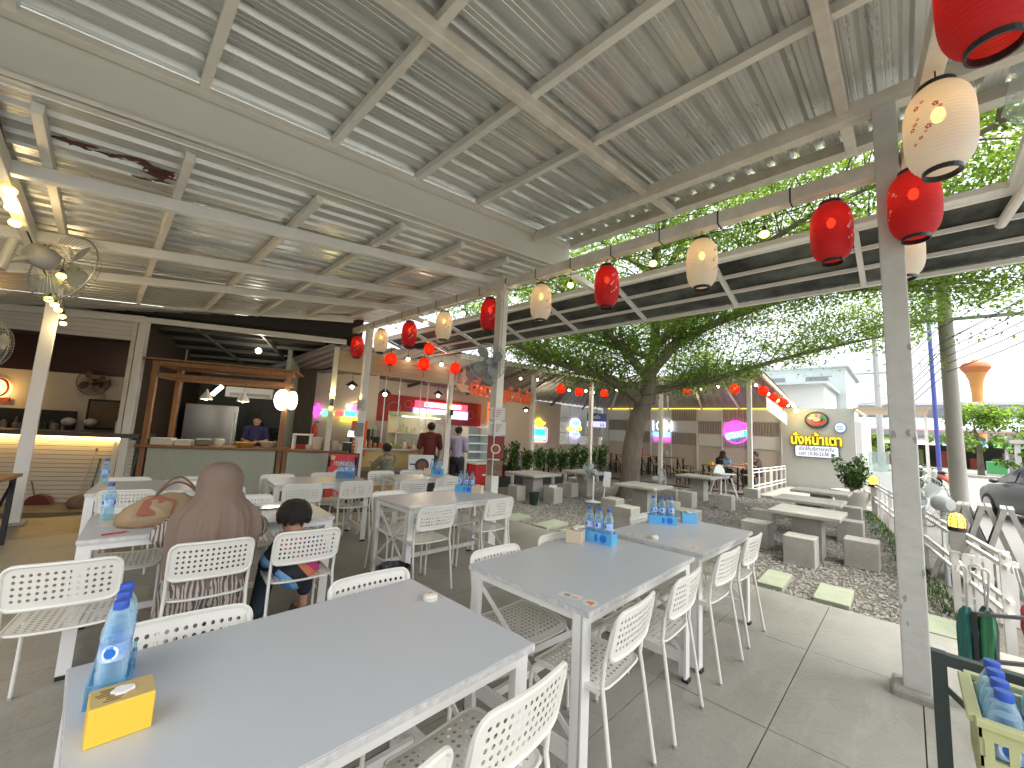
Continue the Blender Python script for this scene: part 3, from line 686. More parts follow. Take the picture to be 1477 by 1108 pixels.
bin_(1.93, 3.22, 0, 'black waste bin with a plastic liner at the end of the fan post table')

# wooden table cut by the picture edge, by the bar
o = tag(empty('wooden_table', (-.98, 6.75, 0), r(-10)), 'dark legged wooden table at the picture edge by the bar post', 'table')
part('tabletop', MB().bx(-.55, .42, -.35, .35, .715, .75).mesh('tabletop', mat('orange_wood_top', (.45, .26, .12), .45, var=.6, scale=6, stretch=(1, 6, 6))), o)
for sx in (-.5, .37):
    for sy in (-.3, .3): part('leg', MB().bx(sx-.02, sx+.02, sy-.02, sy+.02, 0, .714).mesh('leg', M_dark), o)
    part('brace', MB().bar((sx, -.28, .1), (sx, .28, .65), .02, .025).mesh('brace', M_dark), o)
bottle(-.70, 6.66, .7512, 'water bottle on the wooden table at the picture edge', rz=r(-60), s=1.15)
# ---------------------------------------------------------------- lanterns and bulbs
def papermat(name, col, transp=0.08, tl=0.40, rough=0.5):
    m = bpy.data.materials.new(name); m.use_nodes = True; MATS[name] = m; n = m.node_tree; n.nodes.clear(); L = n.links
    o = n.nodes.new('ShaderNodeOutputMaterial'); d = n.nodes.new('ShaderNodeBsdfPrincipled'); d.inputs['Base Color'].default_value = (*col, 1); d.inputs['Roughness'].default_value = rough
    t = n.nodes.new('ShaderNodeBsdfTranslucent'); t.inputs[0].default_value = (*col, 1)
    tr = n.nodes.new('ShaderNodeBsdfTransparent'); tr.inputs[0].default_value = (*[min(1, c*1.15+.05) for c in col], 1)
    a = n.nodes.new('ShaderNodeMixShader'); a.inputs[0].default_value = tl; b = n.nodes.new('ShaderNodeMixShader'); b.inputs[0].default_value = transp
    L.new(d.outputs[0], a.inputs[1]); L.new(t.outputs[0], a.inputs[2]); L.new(a.outputs[0], b.inputs[1]); L.new(tr.outputs[0], b.inputs[2]); L.new(b.outputs[0], o.inputs[0]); return m
PP_red = papermat('red_lantern_cloth', (0.62, 0.025, 0.03)); PP_white = papermat('white_lantern_cloth', (0.84, 0.82, 0.77))
M_glow = emis('lantern_bulb', (1.0, 0.55, 0.14), 4.0)
M_flw = mat('white_blossom_print', (.85, .72, .70), .5); M_flr = mat('red_blossom_print', (.55, .04, .06), .5)
def lantern_prof(rm=.135, h=.45, ribs=26, amp=.0025):
    P = []; N = ribs*4
    for i in range(N+1):
        v = i/N; z = -h/2+h*v; q = abs(2*v-1)
        r_ = rm*(1-0.40*q**5.0)*(1-0.10*q**2); r_ += -amp*abs(sin(pi*v*ribs)); P.append((r_, z))
    return P
LP = lantern_prof()
def lantern_parts(paper, flower):
    body = MB().lathe(LP, 36, caps=False).mesh('lantern_body', paper); smoothfix(body, 80)
    rm = MB()
    for z, s in ((.225, 1), (-.225, -1)): rm.lathe([(.064, z-.006*s), (.074, z-.004*s), (.074, z+.022*s), (.066, z+.022*s), (.064, z-.006*s)], 24, caps=False)
    rm = None; rmt, rmb = [MB().lathe([(.064, z-.006*s), (.074, z-.004*s), (.074, z+.022*s), (.066, z+.022*s), (.064, z-.006*s)], 24, caps=False).mesh('rim', M_black) for z, s in ((.225, 1), (-.225, -1))]
    fl = MB(); rn = random.Random(4)
    def rad(z): 
        v = (z+.225)/.45; q = abs(2*v-1); return .135*(1-0.40*q**5.0)*(1-0.10*q**2)+.0012
    br = []
    for k in range(11):
        a0 = .1*k/10+.12*sin(k*1.1); z0 = -.10+.021*k; rr = .005+.006*rn.random()
        ang = rn.uniform(-.30, .30)+a0*1.5
        for p in range(5):
            ca, cz = ang+.085*cos(2*pi*p/5+k)*(rr/.014), z0+.0115*sin(2*pi*p/5+k)*(rr/.014)
            vs = []
            for t in range(6): aa, zz = ca+.052*cos(2*pi*t/6)*(rr/.014), cz+.007*sin(2*pi*t/6)*(rr/.014); vs.append((rad(zz)*cos(aa), rad(zz)*sin(aa), zz))
            fl.add(vs, [tuple(range(6))])
    flm = fl.mesh('blossom_print', flower)
    bulb = smoothfix(MB().ball((0, 0, .08), .028, 12, 8, (1, 1, 1.5)).mesh('bulb', M_glow))
    cord = MB().tube([(0, 0, .115), (0, 0, .33)], .004, 6).mesh('cord', M_black)
    return body, rmt, flm, bulb, cord, rmb
LR = lantern_parts(PP_red, M_flw); LW = lantern_parts(PP_white, M_flr)
def lantern(x, y, z, white, label, fa):
    o = tag(empty('paper_lantern', (x, y, z), fa), label, 'lantern', 'big lanterns under the canopy edge')
    for nm, me in zip(('lantern_body', 'rim', 'blossom_print', 'bulb', 'cord', 'rim'), LW if white else LR): part(nm, me, o)
    b = part('blossom_print', (LW if white else LR)[2], o, rot=(0, 0, pi))
    return o
LY = [(8.54, 0), (7.475, 1), (6.415, 0), (5.358, 1), (4.248, 0), (3.278, 1), (2.321, 0), (1.308, 1), (0.351, 0)]
LL = ['farthest red lantern of the long row, before the shop front', 'farthest white lantern of the row, right beside the far post', 'red lantern between the two farthest white lanterns', 'white lantern just beyond the fan, blossom print turned away', 'red lantern with white blossoms next to the fan post', 'white lantern with a red blossom branch beside the fan post', 'red lantern hanging before the dark awning and tree fork', 'white lantern over the middle of the dark awning', 'red lantern near the tall white post, alone against the leaves']
for (y, wh), lb_ in zip(LY, LL): lantern(3.77, y, 3.145, wh, lb_, r(-95 if wh else -112) + random.uniform(-.2, .2))
for (x, y, z), wh, lb_, a in [((4.48, -.04, 3.15), 1, 'white lantern lowest behind the tall white post', -60), ((3.66, -.10, 3.15), 0, 'red lantern hanging in front of the tall white post', -70), ((2.83, -.185, 3.15), 1, 'large white lantern overlapping the red one by the post', 150), ((1.99, -.272, 3.13), 0, 'largest red lantern cut by the top corner of the picture', 60)]:
    lantern(x, y, z, wh, lb_, r(a))
# small glowing lanterns along the far eaves
PS = papermat('glowing_red_cloth', (0.80, 0.06, 0.035), .05, .8)
sp = [(r_*1.05, z*.62) for r_, z in lantern_prof(.135, .45, 9, .004)]
SM = (smoothfix(MB().lathe(sp, 20, caps=False).mesh('lantern_body', PS), 80), MB().lathe([(.06, .13), (.06, .155)], 14).lathe([(.06, -.155), (.06, -.13)], 14).tube([(0, 0, .15), (0, 0, .38)], .006, 5).mesh('rim', M_black),
      smoothfix(MB().ball((0, 0, 0), .05, 10, 8).mesh('bulb', emis('small_lantern_bulb', (1.0, .22, .05), 5.0))), MB().tube([(0, 0, -.15), (0, 0, -.34)], [.006, .014], 6).mesh('tassel', M_red))
def small(x, y, z, label, s=1.0):
    o = tag(empty('small_lantern', (x, y, z)), label, 'lantern', 'small glowing lanterns on the far eaves'); o.scale = (s, s, s)
    for nm, me in zip(('lantern_body', 'rim', 'bulb', 'tassel'), SM): part(nm, me, o)
def f3(t, n, z): return FW(t, n, z)
for p, s, lb_ in [(f3(4.94, -.15, 2.95), .9, 'small glowing red lantern before the pale wooden fascia, nearest the far post'), (f3(5.68, -.15, 2.92), .9, 'small glowing red lantern before the pale fascia, second from the far post'), (f3(5.73, -.42, 3.22), .8, 'dim small red lantern up under the awning end'), (f3(6.41, -.15, 2.9), .85, 'small red lantern hanging above the bowl emblem of the orange sign'),
                  ((10.76, 8.29, 2.99), 1, 'small red lantern over the planter, first past the orange sign'), ((11.6, 8.14, 2.98), 1, 'small red lantern over the planter, second past the orange sign'), ((12.89, 7.91, 3.06), 1, 'small red lantern over the blue toilet sign'),
                  ((13.56, 7.27, 3.2), 1, 'small red lantern half behind the tree trunk'), ((13.66, 6.36, 3.19), 1, 'small red lantern just past the tree trunk on the pavilion eave'), ((13.78, 5.29, 3.2), 1, 'small red lantern in the middle of the pavilion eave'), ((13.94, 3.84, 3.19), 1, 'small red lantern above the pavilion corner post'),
                  ((14.63, 3.21, 3.18), 1, 'small red lantern, highest of three on the sloping pavilion edge'), ((15.4, 3.1, 3.05), 1, 'small red lantern, middle of three on the sloping pavilion edge'), ((16.22, 2.99, 2.94), 1, 'small red lantern, lowest of three on the sloping pavilion edge')]:
    small(*p, lb_, s)
# string bulbs
M_blb = emis('warm_bulb', (1.0, 0.86, 0.52), 4.0); M_blby = emis('yellow_bulb', (1.0, 0.70, 0.10), 3.0)
BLm = smoothfix(MB().ball((0, 0, -.085), .038, 12, 8).mesh('bulb', M_blb)); BLy = smoothfix(MB().ball((0, 0, -.085), .040, 12, 8, (1, 1, .8)).mesh('bulb', M_blby)); BLs = MB().lathe([(.018, -.06), (.020, -.04), (.014, -.01), (.004, 0)], 10).tube([(0, 0, 0), (0, 0, .12)], .003, 5).mesh('socket', M_black)
def bulb(x, y, z, label, grp, yellow=False, s=1.0):
    o = tag(empty('string_bulb', (x, y, z+.085*s)), label, 'bulb', grp); o.scale = (s, s, s)
    part('bulb', BLy if yellow else BLm, o); part('socket', BLs, o)
for k, y in enumerate((8.31, 7.28, 6.21, 5.13, 3.95, 2.97, 1.88, 0.84)):
    bulb(3.97, y, 3.37 if k else 3.36, 'round string bulb hanging between the big lanterns', 'bulbs between the big lanterns', k > 4)
for x, y, z in [(-.65, 4.62, 3.05), (-.68, 5.02, 3.05), (-.70, 5.42, 3.05)]: bulb(x, y, z, 'glowing yellow bulb strung along the side beam above the fan', 'bulbs on the side beam', True, 1.0)
for x, y, z in [(-.50, 6.25, 2.59), (-.50, 6.9, 2.65), (-.5, 7.4, 2.68), (-.5, 8.1, 2.71), (-.5, 8.4, 2.66), (-.42, 5.9, 2.78)]: bulb(x, y, z, 'warm bulb in the string passing the white post by the bar', 'bulbs by the bar post', True, .9)
mb = MB(); mb.tube([(-.62, 3.6, 3.2), (-.65, 4.62, 3.17), (-.68, 5.0, 3.16), (-.70, 5.4, 3.17), (-.6, 5.9, 2.95), (-.50, 6.25, 2.72), (-.5, 6.9, 2.76), (-.5, 7.4, 2.79), (-.5, 8.1, 2.82), (-.5, 8.4, 2.77)], .006, 5)
tag(mb.build('bulb_cable', M_black), 'black cable of the bulb string along the side beam', 'cable')
mb = MB(); mb.tube([(3.97, 8.9-k*.3, 3.53-.03*sin(k*1.0)**2) for k in range(29)], .005, 5); tag(mb.build('bulb_cable', M_black), 'black cable of the bulb string beside the lantern beam', 'cable')
for p in [f3(5.31, -.2, 2.98), f3(6.07, -.2, 2.94), (9.08, 8.59, 3.14), (9.74, 8.47, 3.18), (11.14, 8.22, 2.98), (11.93, 8.08, 3.04), (12.31, 8.01, 3.03), (13.57, 7.79, 3.24), (13.71, 5.9, 3.26), (13.83, 4.81, 3.21), (13.89, 4.33, 3.27), (14.0, 3.27, 3.29), (15.0, 3.15, 3.12), (15.8, 3.05, 2.98), (16.7, 2.93, 2.88)]:
    bulb(*p, 'small round bulb strung along the far eaves', 'bulbs along the far eaves', False, 1.1)
def plight(loc, e, col=(1, .72, .38), rad=.05):
    l = bpy.data.lights.new('bulb_light', 'POINT'); l.energy = e; l.color = col; l.shadow_soft_size = rad; o = bpy.data.objects.new('bulb_light', l); COL.objects.link(o); o.location = loc
plight((-.66, 5.0, 2.90), 2.2); plight((-.40, 6.6, 2.5), 2); plight((-.40, 8.0, 2.55), 2.5)

# ---------------------------------------------------------------- fans
M_blade = mat('fan_blade_grey', (.30, .33, .32), .4); M_cage = mat('fan_wire', (.34, .36, .35), .4, .5)
def fan_meshes(rad=.26, blades=4, col=None):
    cg = MB(); N = 44
    for k in range(N):
        a = 2*pi*k/N; c, s = cos(a), sin(a)
        cg.tube([(c*.05, -.085, s*.05), (c*rad*.55, -.082, s*rad*.55), (c*rad*.9, -.06, s*rad*.9), (c*rad, -.0, s*rad), (c*rad*.9, .05, s*rad*.9), (c*rad*.4, .075, s*rad*.4)], .0016, 4, caps=False)
    for rr, yy, w_ in ((rad, 0, .006), (rad*.78, -.075, .002), (rad*.5, -.083, .002), (rad*.2, -.085, .003)):
        cg.tube([(rr*cos(2*pi*k/40), yy, rr*sin(2*pi*k/40)) for k in range(40)], w_, 5, closed=True)
    bl = MB()
    for b in range(blades):
        a0 = 2*pi*b/blades+.35; g = []
        for i in range(6):
            q = .04+(rad*.86-.04)*i/5; wd_ = .16+.30*sin(pi*min(1, i/5*.9+.08))
            for j in range(5): t = (j/4-.5)*2; a = a0+t*wd_+.25*i/5; g.append((q*cos(a), .018*t-.015, q*sin(a)))
        bl.add(g, [(i*5+j, i*5+j+1, (i+1)*5+j+1, (i+1)*5+j) for i in range(5) for j in range(4)])
    hb = MB().lathe([(.001, .05), (.035, .045), (.05, .02), (.05, 0)], 20, c=(0, -.05, 0), M=Matrix.Rotation(pi/2, 3, 'X'))
    mo = MB().lathe([(.07, 0), (.078, .02), (.078, .10), (.06, .135), (.001, .14)], 20, c=(0, .07, 0), M=Matrix.Rotation(-pi/2, 3, 'X'))
    bd = MB().disc((0, -.089, 0), .035, 20, Matrix.Rotation(pi/2, 3, 'X'))
    return dict(cage=smoothfix(cg.mesh('cage', M_cage)), blades=smoothfix(bl.mesh('blades', M_blade)), hub=smoothfix(hb.mesh('hub', M_blade)), motor=smoothfix(mo.mesh('motor', M_grey)), badge=bd.mesh('badge', mat('fan_badge', (.55, .56, .54), .4)))
FM = fan_meshes()
def fan(loc, rz, tilt, label, mount=None, s=1.0, kind='fan'):
    o = tag(empty('fan', loc, rz), label, 'fan'); o.scale = (s, s, s); o.rotation_euler = (tilt, 0, rz)
    for k, me in FM.items(): part(k, me, o)
    if mount:
        mb = MB()
        for a, b, q in mount: mb.tube([a, b], q, 10)
        smoothfix(mb.build('bracket', M_grey, o).data)
    return o
# fan on the middle post, facing the tables
fan((3.52, 3.94, 2.39), r(-42), r(6), 'grey wall fan fixed to the middle white post', [((0, .24, -.02), (.0, .22, -.28), .045), ((0, .22, -.26), (.13, .20, -.30), .05)], .95)
fan((-.42, 5.92, 2.87), r(130), r(10), 'wall fan on the side beam seen from behind, motor towards us', [((0, .20, -.05), (.0, .30, -.14), .02), ((0, .30, -.20), (0, .30, .02), .03)], 1.35)
fan((-.92, 7.2, 2.14), r(70), r(4), 'grey wall fan at the edge of the picture below the bulbs', [((0, .24, 0), (0, .36, .05), .05), ((0, .36, -.14), (0, .36, .10), .05)], 1.0)
# ---------------------------------------------------------------- shop front, in (t, n, z) of the facade
def fthing(name, label, cat, t, n, z, group=None, kind=None):
    o = empty(name, FW(t, n, z), FA); o['_f'] = (t, n, z); tag(o, label, cat, group, kind); return o
def fpart(mb, name, m, th, bevel=0.0, smooth=False, sub=None):
    t, n, z = th['_f']; mb.v = [(a-t, b-n, c-z) for a, b, c in mb.v]
    o = mb.build(name, m, sub or th, bevel=bevel)
    if smooth: smoothfix(o.data)
    return o
def fone(mb, name, m, label, cat, t, n, z, bevel=0.0, smooth=False, group=None):
    mb.v = [(a-t, b-n, c-z) for a, b, c in mb.v]; o = mb.build(name, m, None, FW(t, n, z), FA, bevel=bevel)
    if smooth: smoothfix(o.data)
    return tag(o, label, cat, group)
# --- lit boarded bar
bar_ = fthing('bar_counter', 'white boarded bar lit by a warm strip under its dark top', 'bar counter', -1.2, .25, ZF)
fpart(MB().bx(-8.0, .60, .02, .5, ZF, .995), 'counter_core', M_joint, bar_)
M_brick = mat('white_bar_board', (.62, .56, .46), .55, var=.5, scale=5, col2=(.52, .46, .37), stretch=(.5, 6, 6))
rows = 15; bh = 1.12/rows
for k in range(rows): fpart(MB().bx(-8.0, .595, -.012, .019, ZF+k*bh+.004, ZF+k*bh+bh-.004), 'board', M_brick, bar_, .003)
fpart(MB().bx(-8.1, .66, -.10, .55, 1.0, 1.075), 'countertop', mat('dark_stone_top', (.06, .05, .042), .35, var=.6, scale=8, col2=(.11, .09, .07)), bar_, .006)
fpart(MB().bx(-8.0, .50, -.06, -.045, .975, .992), 'light_strip', emis('warm_led', (1, .62, .14), 6), bar_)
fpart(MB().bx(.61, .70, -.02, .45, ZF, .99), 'end_panel', M_black, bar_)
l = bpy.data.lights.new('strip_light', 'AREA'); l.shape = 'RECTANGLE'; l.size = 8.2; l.size_y = .02; l.energy = 6.5; l.color = (1, .62, .2)
lo_ = bpy.data.objects.new('strip_light', l); COL.objects.link(lo_); lo_.location = FW(-3.7, -.055, .970); lo_.rotation_euler = (0, 0, FA)
# --- bar back room
bw = MB(); bw.bx(-9, .20, 2.7, 2.8, ZF, 3.6); fone(bw, 'back_wall', M_cream, 'cream back wall of the bar with a dark wall fan', 'wall', -2, 2.7, ZF)
bw = MB(); bw.bx(-9, .2, 2.66, 2.695, 2.28, 3.5); fone(bw, 'sign_band', mat('dark_red_band', (.045, .016, .012), .5, var=.6, scale=5, col2=(.02, .01, .009)), 'dark red board across the top of the bar back wall', 'board', -2, 2.68, 2.3)
bw = MB(); bw.bx(.12, .2, .6, 4.0, ZF, 3.4); fone(bw, 'side_wall', mat('brown_wall', (.05, .03, .018), .7), 'dark brown side wall between bar and kitchen', 'wall', .16, 1.5, ZF)
b = fthing('notice_board', 'brown notice board in a dark frame on the bar wall', 'notice board', -.9, 2.64, .95)
fpart(MB().bx(-1.46, -.12, 2.62, 2.69, 1.02, 1.72), 'frame', M_black, b); fpart(MB().bx(-1.41, -.17, 2.605, 2.619, 1.07, 1.67), 'panel', mat('brown_board', (.17, .115, .06), .7, var=.5, scale=4), b)
f_ = fan(FW(-1.35, 2.45, 2.10), FA, 0, 'dark wall fan on the cream bar wall', [((0, .2, 0), (0, .26, -.1), .05)], 1.15)
for c in children(f_):
    me = c.data.copy(); me.materials.clear(); me.materials.append(mat('dark_fan', (.05, .035, .025), .5) if c.name.split('.')[0] in ('cage', 'motor', 'bracket') else mat('brown_blade', (.14, .08, .05), .5)); c.data = me
bs = fthing('back_bar_shelf', 'dark back shelf crowded with small jars behind the bar', 'shelf', -2.0, 2.3, ZF)
fpart(MB().bx(-3.2, -.1, 2.1, 2.6, ZF, 1.0), 'cabinet', M_dark, bs); fpart(MB().bx(-2.95, -1.6, 2.5, 2.6, 1.0, 1.42), 'splash_board', mat('black_board', (.03, .03, .03), .4), bs)
rn = random.Random(9)
for k in range(26):
    t = -2.9+rn.random()*1.5; n = 2.15+rn.random()*.3; hh = rn.uniform(.10, .24); rr = rn.uniform(.03, .055)
    o = MB().lathe([(rr, 0), (rr, hh*.7), (rr*.6, hh*.85), (rr*.6, hh)], 10).build('jar', mat('jar_%d' % (k % 4), [(.30, .27, .22), (.10, .10, .09), (.45, .43, .40), (.16, .10, .06)][k % 4], .25), None, FW(t, n, 1.005)); smoothfix(o.data); tag(o, 'small jar or cup crowded on the back shelf of the bar', 'jar', 'jars behind the bar')
for t, s in ((-1.42, .12), (-1.05, .12)):
    o = MB().ball((0, 0, .09), s, 14, 10, (1, 1, .75)).build('glass_bowl', mat('pale_bowl', (.62, .60, .55), .25), None, FW(t-.1, 2.2, 1.1)); smoothfix(o.data); tag(o, 'pale round bowl upside down behind the bar' if t < -1.2 else 'second pale round bowl behind the bar, nearer the white post', 'bowl')
o = MB().lathe([(.045, 0), (.045, .20), (.02, .235), (.02, .27)], 14).build('steel_flask', M_steel, None, FW(.22, .2, 1.077)); smoothfix(o.data); tag(o, 'tall steel flask at the end of the bar top', 'flask')
# glowing emblem at the picture edge
em = fthing('lit_emblem', 'backlit round orange emblem glowing on the bar wall at the edge', 'lit sign', -2.95, 2.6, 1.7)
mb = MB(); mb.tube([(-3.0+.16*cos(2*pi*k/24), 2.62, 1.85+.19*sin(2*pi*k/24)) for k in range(24)], .022, 6, closed=True); mb.bx(-3.0, -2.78, 2.60, 2.64, 1.56, 1.64); fpart(mb, 'emblem_outline', mat('emblem_red', (.35, .04, .02), .5), em)
fpart(MB().lathe([(.20, 0), (.20, .006)], 24, c=(-3.0, 2.668, 1.82), M=Matrix.Rotation(pi/2, 3, 'X')), 'halo_plate', emis('emblem_glow', (1, .58, .16), 1.0), em)
plight(FW(-2.9, 2.35, 1.8), 2.0, (1, .62, .2)); plight(FW(-1.2, 1.4, 2.6), 2.2, (1, .75, .5), .1)
# brooms and dustpans leaning on the bar
def broom(t, n, lean, ztop, m, label, pan=None):
    o = fthing('broom', label, 'broom', t, n, ZF)
    fpart(MB().tube([(t, n, ZF+.10), (t+lean, n+.12, ztop)], .011, 8), 'handle', m, o)
    fpart(MB().tube([(t+lean*.93, n+.111, ztop*.93), (t+lean, n+.12, ztop)], .016, 8), 'grip', mat('grip_red', (.16, .05, .03), .5), o)
    mb = MB(); rn = random.Random(int(t*50))
    for k in range(90): a = (rn.random()-.5); mb.tube([(t+a*.06, n, ZF+.13), (t+a*.26-.02, n-.05+rn.random()*.05, ZF+.005)], [.003, .0015], 3, caps=False)
    fpart(mb, 'bristles', mat('dark_green_bristle', (.03, .055, .03), .8), o)
broom(-.02, -.16, .10, .80, mat('pale_stick', (.50, .42, .32), .5), 'broom with a pale stick leaning on the boarded bar')
broom(.12, -.14, .02, .62, mat('green_stick', (.06, .13, .10), .5), 'broom with a dark green stick leaning on the boarded bar')
o = fone(MB().tube([(.62, -.1, .0), (.65, -.02, .72)], .011, 6), 'mop_stick', mat('green_stick', (.06, .13, .10), .5), 'slim green mop stick leaning at the end of the boarded bar', 'mop', .62, -.1, 0)
def dustpan(t, n, m, label, s=1.0):
    o = fthing('dustpan', label, 'dustpan', t, n, ZF)
    pr = [(0, 0), (.30*s, 0), (.34*s, .02), (.27*s, .13*s), (.15*s, .17*s), (.05*s, .13*s), (-.03*s, .02)]
    fpart(MB().prism([(t-.15*s+x, y) for x, y in pr], .09, M=Matrix.Rotation(pi/2, 3, 'X'), c=(0, n+.09, ZF+.004)), 'scoop', m, o, .004)
    fpart(MB().tube([(t-.06, n+.05, ZF+.14*s), (t-.16, n+.10, ZF+.38)], .009, 6), 'handle', mat('dark_handle', (.08, .07, .06), .5), o)
dustpan(-.52, -.20, mat('maroon_plastic', (.12, .025, .02), .45), 'maroon dustpan on the floor before the boarded bar'); dustpan(.28, -.20, mat('green_plastic', (.02, .06, .04), .45), 'dark green dustpan beside the brooms', .8)
# tan sack on the floor
o = MB().ball((0, 0, .11), .15, 16, 12, (1.0, .8, .85)).build('tan_bag', mat('tan_cloth', (.22, .14, .08), .85, var=.6, scale=9, bump=.6, bscale=14), None, FW(.30, -.75, -.13)); smoothfix(o.data); tag(o, 'crumpled tan bag on the floor near the brooms', 'bag')
# --- white fascia over the bar, double post
ff = fthing('bar_fascia', 'white horizontal boarded fascia above the bar', 'fascia', -1.2, 0, 2.8)
for k in range(5):
    fpart(MB().bx(-8, .36, -.03+.002*k, .03, 2.80+.082*k, 2.80+.082*k+.078), 'board', M_white, ff, .003)
fpart(MB().bx(-8, .42, -.05, .06, 3.215, 3.27), 'cap_trim', M_wpaint, ff)
dp = fthing('shop_post', 'white double post between the bar and the wooden kiosk', 'post', .42, 0, ZF)
fpart(MB().bx(.30, .37, -.05, .05, ZF, 3.22), 'shaft', M_paint, dp, .004); fpart(MB().bx(.40, .52, -.09, .05, ZF, 3.22), 'shaft', M_wpaint, dp, .004)
# --- wooden kiosk with counter
k_ = fthing('wooden_kiosk', 'pine framed food kiosk with a pale green panelled counter', 'kiosk', 1.8, .3, ZF)
def wbar(a, b, w_=.10, h_=.10, nm='timber'): fpart(MB().bar(a, b, w_, h_), nm, M_wood, k_, .005)
for t, n in ((.72, 0), (2.95, 0), (.80, .85), (2.80, .85)): wbar((t, n, ZF if n == 0 else ZF), (t, n, 2.46 if n == 0 else 2.40), .085, .085, 'timber_post')
for z in (2.20, 2.43): wbar((.67, -.005, z), (3.05, -.005, z), .07, .085, 'timber_beam')
for z in (2.20, 2.43): wbar((.75, .85, z), (2.9, .85, z), .07, .085, 'timber_beam')
for t in (.72, 2.95):
    for z in (2.20, 2.43): wbar((t, .05, z), (t, .82, z), .07, .085, 'timber_beam')
rfm = MB().bx(.55, 3.1, -.12, 1.0, 2.48, 2.51); fpart(rfm, 'top_board', M_wood, k_)
fpart(MB().bx(.62, 3.02, -.12, .50, .845, .89), 'countertop', M_wood, k_, .006)
fpart(MB().bx(.80, 2.88, -.03, .40, ZF, .843), 'counter_body', M_green, k_)
def groove_front(t0, t1, th, z1):
    mb = MB(); k = t0
    while k < t1-.01: mb.bx(k+.002, min(k+.042, t1), -.052, -.032, ZF+.02, z1-.01); k += .044
    o = fpart(mb, 'groove_boards', M_green, th); o['kind'] = 'stuff'
groove_front(.80, 2.88, k_, .843)
k2 = fthing('green_counter', 'pale green panelled serving counter with a wooden top beside the kiosk', 'counter', 3.5, .2, ZF)
fpart(MB().bx(3.06, 4.15, -.03, .45, ZF, .835), 'counter_body', M_green, k2); fpart(MB().bx(3.02, 4.22, -.10, .5, .837, .88), 'countertop', M_wood, k2, .006); groove_front(3.10, 4.12, k2, .835)
fpart(MB().bx(3.02, 3.09, -.06, -.031, ZF, .83), 'corner_post', M_wood, k2)
# kiosk lamps
def pendant(t, n, z, label):
    o = fthing('pendant_lamp', label, 'lamp', t, n, z, 'white pendant lamps of the kiosk')
    fpart(MB().lathe([(.012, .20), (.022, .18), (.030, .15), (.075, .085), (.105, .03), (.108, .0), (.100, .0), (.07, .08), (.02, .15)], 24, c=(t, n, z)), 'lamp_shade', mat('lamp_white', (.72, .70, .64), .35), o, smooth=True)
    fpart(MB().tube([(t, n, z+.19), (t, n, 2.16)], .004, 5), 'cord', M_black, o); fpart(MB().ball((t, n, z+.02), .04, 12, 8), 'bulb', emis('lamp_bulb', (1, .9, .68), 4), o, smooth=True)
    plight(FW(t, n, z-.07), 2.5, (1, .85, .6), .05)
pendant(1.54, .12, 1.80, 'white pendant lamp in the kiosk over the plates'); pendant(2.17, .12, 1.80, 'white pendant lamp in the kiosk over the fruit basket')
# round light box signs
lbx = fthing('round_light_sign', 'bright white round double light box on the kiosk post', 'lit sign', 2.98, -.1, 1.88)
for t, s in ((2.90, 1), (3.08, .9)):
    fpart(MB().lathe([(.20*s, -.03), (.21*s, -.02), (.21*s, .02), (.20*s, .03)], 28, c=(t, -.10, 1.88), M=Matrix.Rotation(r(62 if s == 1 else 75), 3, 'Z') @ Matrix.Rotation(pi/2, 3, 'X')), 'light_face', emis('lightbox_white', (1, .97, .88), 1.6), lbx, smooth=True)
fpart(MB().tube([(2.95, 0, 1.88), (2.95, -.08, 1.88)], .02, 6), 'arm', M_black, lbx)
# plates, bowls, baskets on the kiosk counter
M_china = mat('white_china', (.74, .73, .68), .25)
def fl_lathe(prof, n, t, nn, z, name, m, label, cat, group=None, M=None):
    return fone(MB().lathe(prof, n, c=(t, nn, z)), name, m, label, cat, t, nn, z, smooth=True, group=group)
o = fthing('container_stack', 'stack of flat white food boxes at the wooden post', 'food boxes', .98, .12, .892)
for k in range(4): fpart(MB().bx(.80, 1.13, .0, .22, .894+.033*k, .894+.033*k+.03), 'food_box', mat('foam_white', (.70, .69, .64), .6), o, .004)
o = fthing('container_stack', 'white foam tray pile beside the flat boxes', 'food boxes', 1.3, .12, .892)
for k in range(3): fpart(MB().bx(1.17, 1.42, .02, .22, .894+.036*k, .894+.036*k+.033), 'food_tray', mat('foam_white', (.70, .69, .64), .6), o, .006)
o = fthing('plate_stack', 'stack of white plates with dark gaps on the kiosk counter', 'plates', 1.62, .1, .892)
for k in range(5): fpart(MB().lathe([(.06, 0), (.13, .016), (.135, .018), (.06, .006)], 24, c=(1.60, .12, .894+.028*k)), 'plate', M_china, o, smooth=True)
o = fthing('bowl_stack', 'stack of white bowls on the kiosk counter', 'bowls', 1.85, .1, .892)
for k in range(4): fpart(MB().lathe([(.04, 0), (.085, .06), (.092, .075), (.080, .068), (.03, .01)], 22, c=(1.86, .12, .894+.022*k)), 'bowl', M_china, o, smooth=True)
fl_lathe([(.10, 0), (.17, .06), (.19, .095), (.18, .095), (.10, .01)], 24, 2.30, .12, .892, 'fruit_basket', mat('yellow_wicker', (.48, .28, .06), .6, var=.6, scale=25, bump=.5, bscale=60), 'yellow wicker basket on the kiosk counter', 'basket')
fl_lathe([(.09, 0), (.14, .08), (.15, .125), (.14, .125), (.08, .01)], 24, 2.70, .12, .892, 'wicker_basket', mat('pale_wicker', (.50, .40, .28), .6, var=.6, scale=25, bump=.5, bscale=60), 'pale wicker basket beside the yellow basket', 'basket')
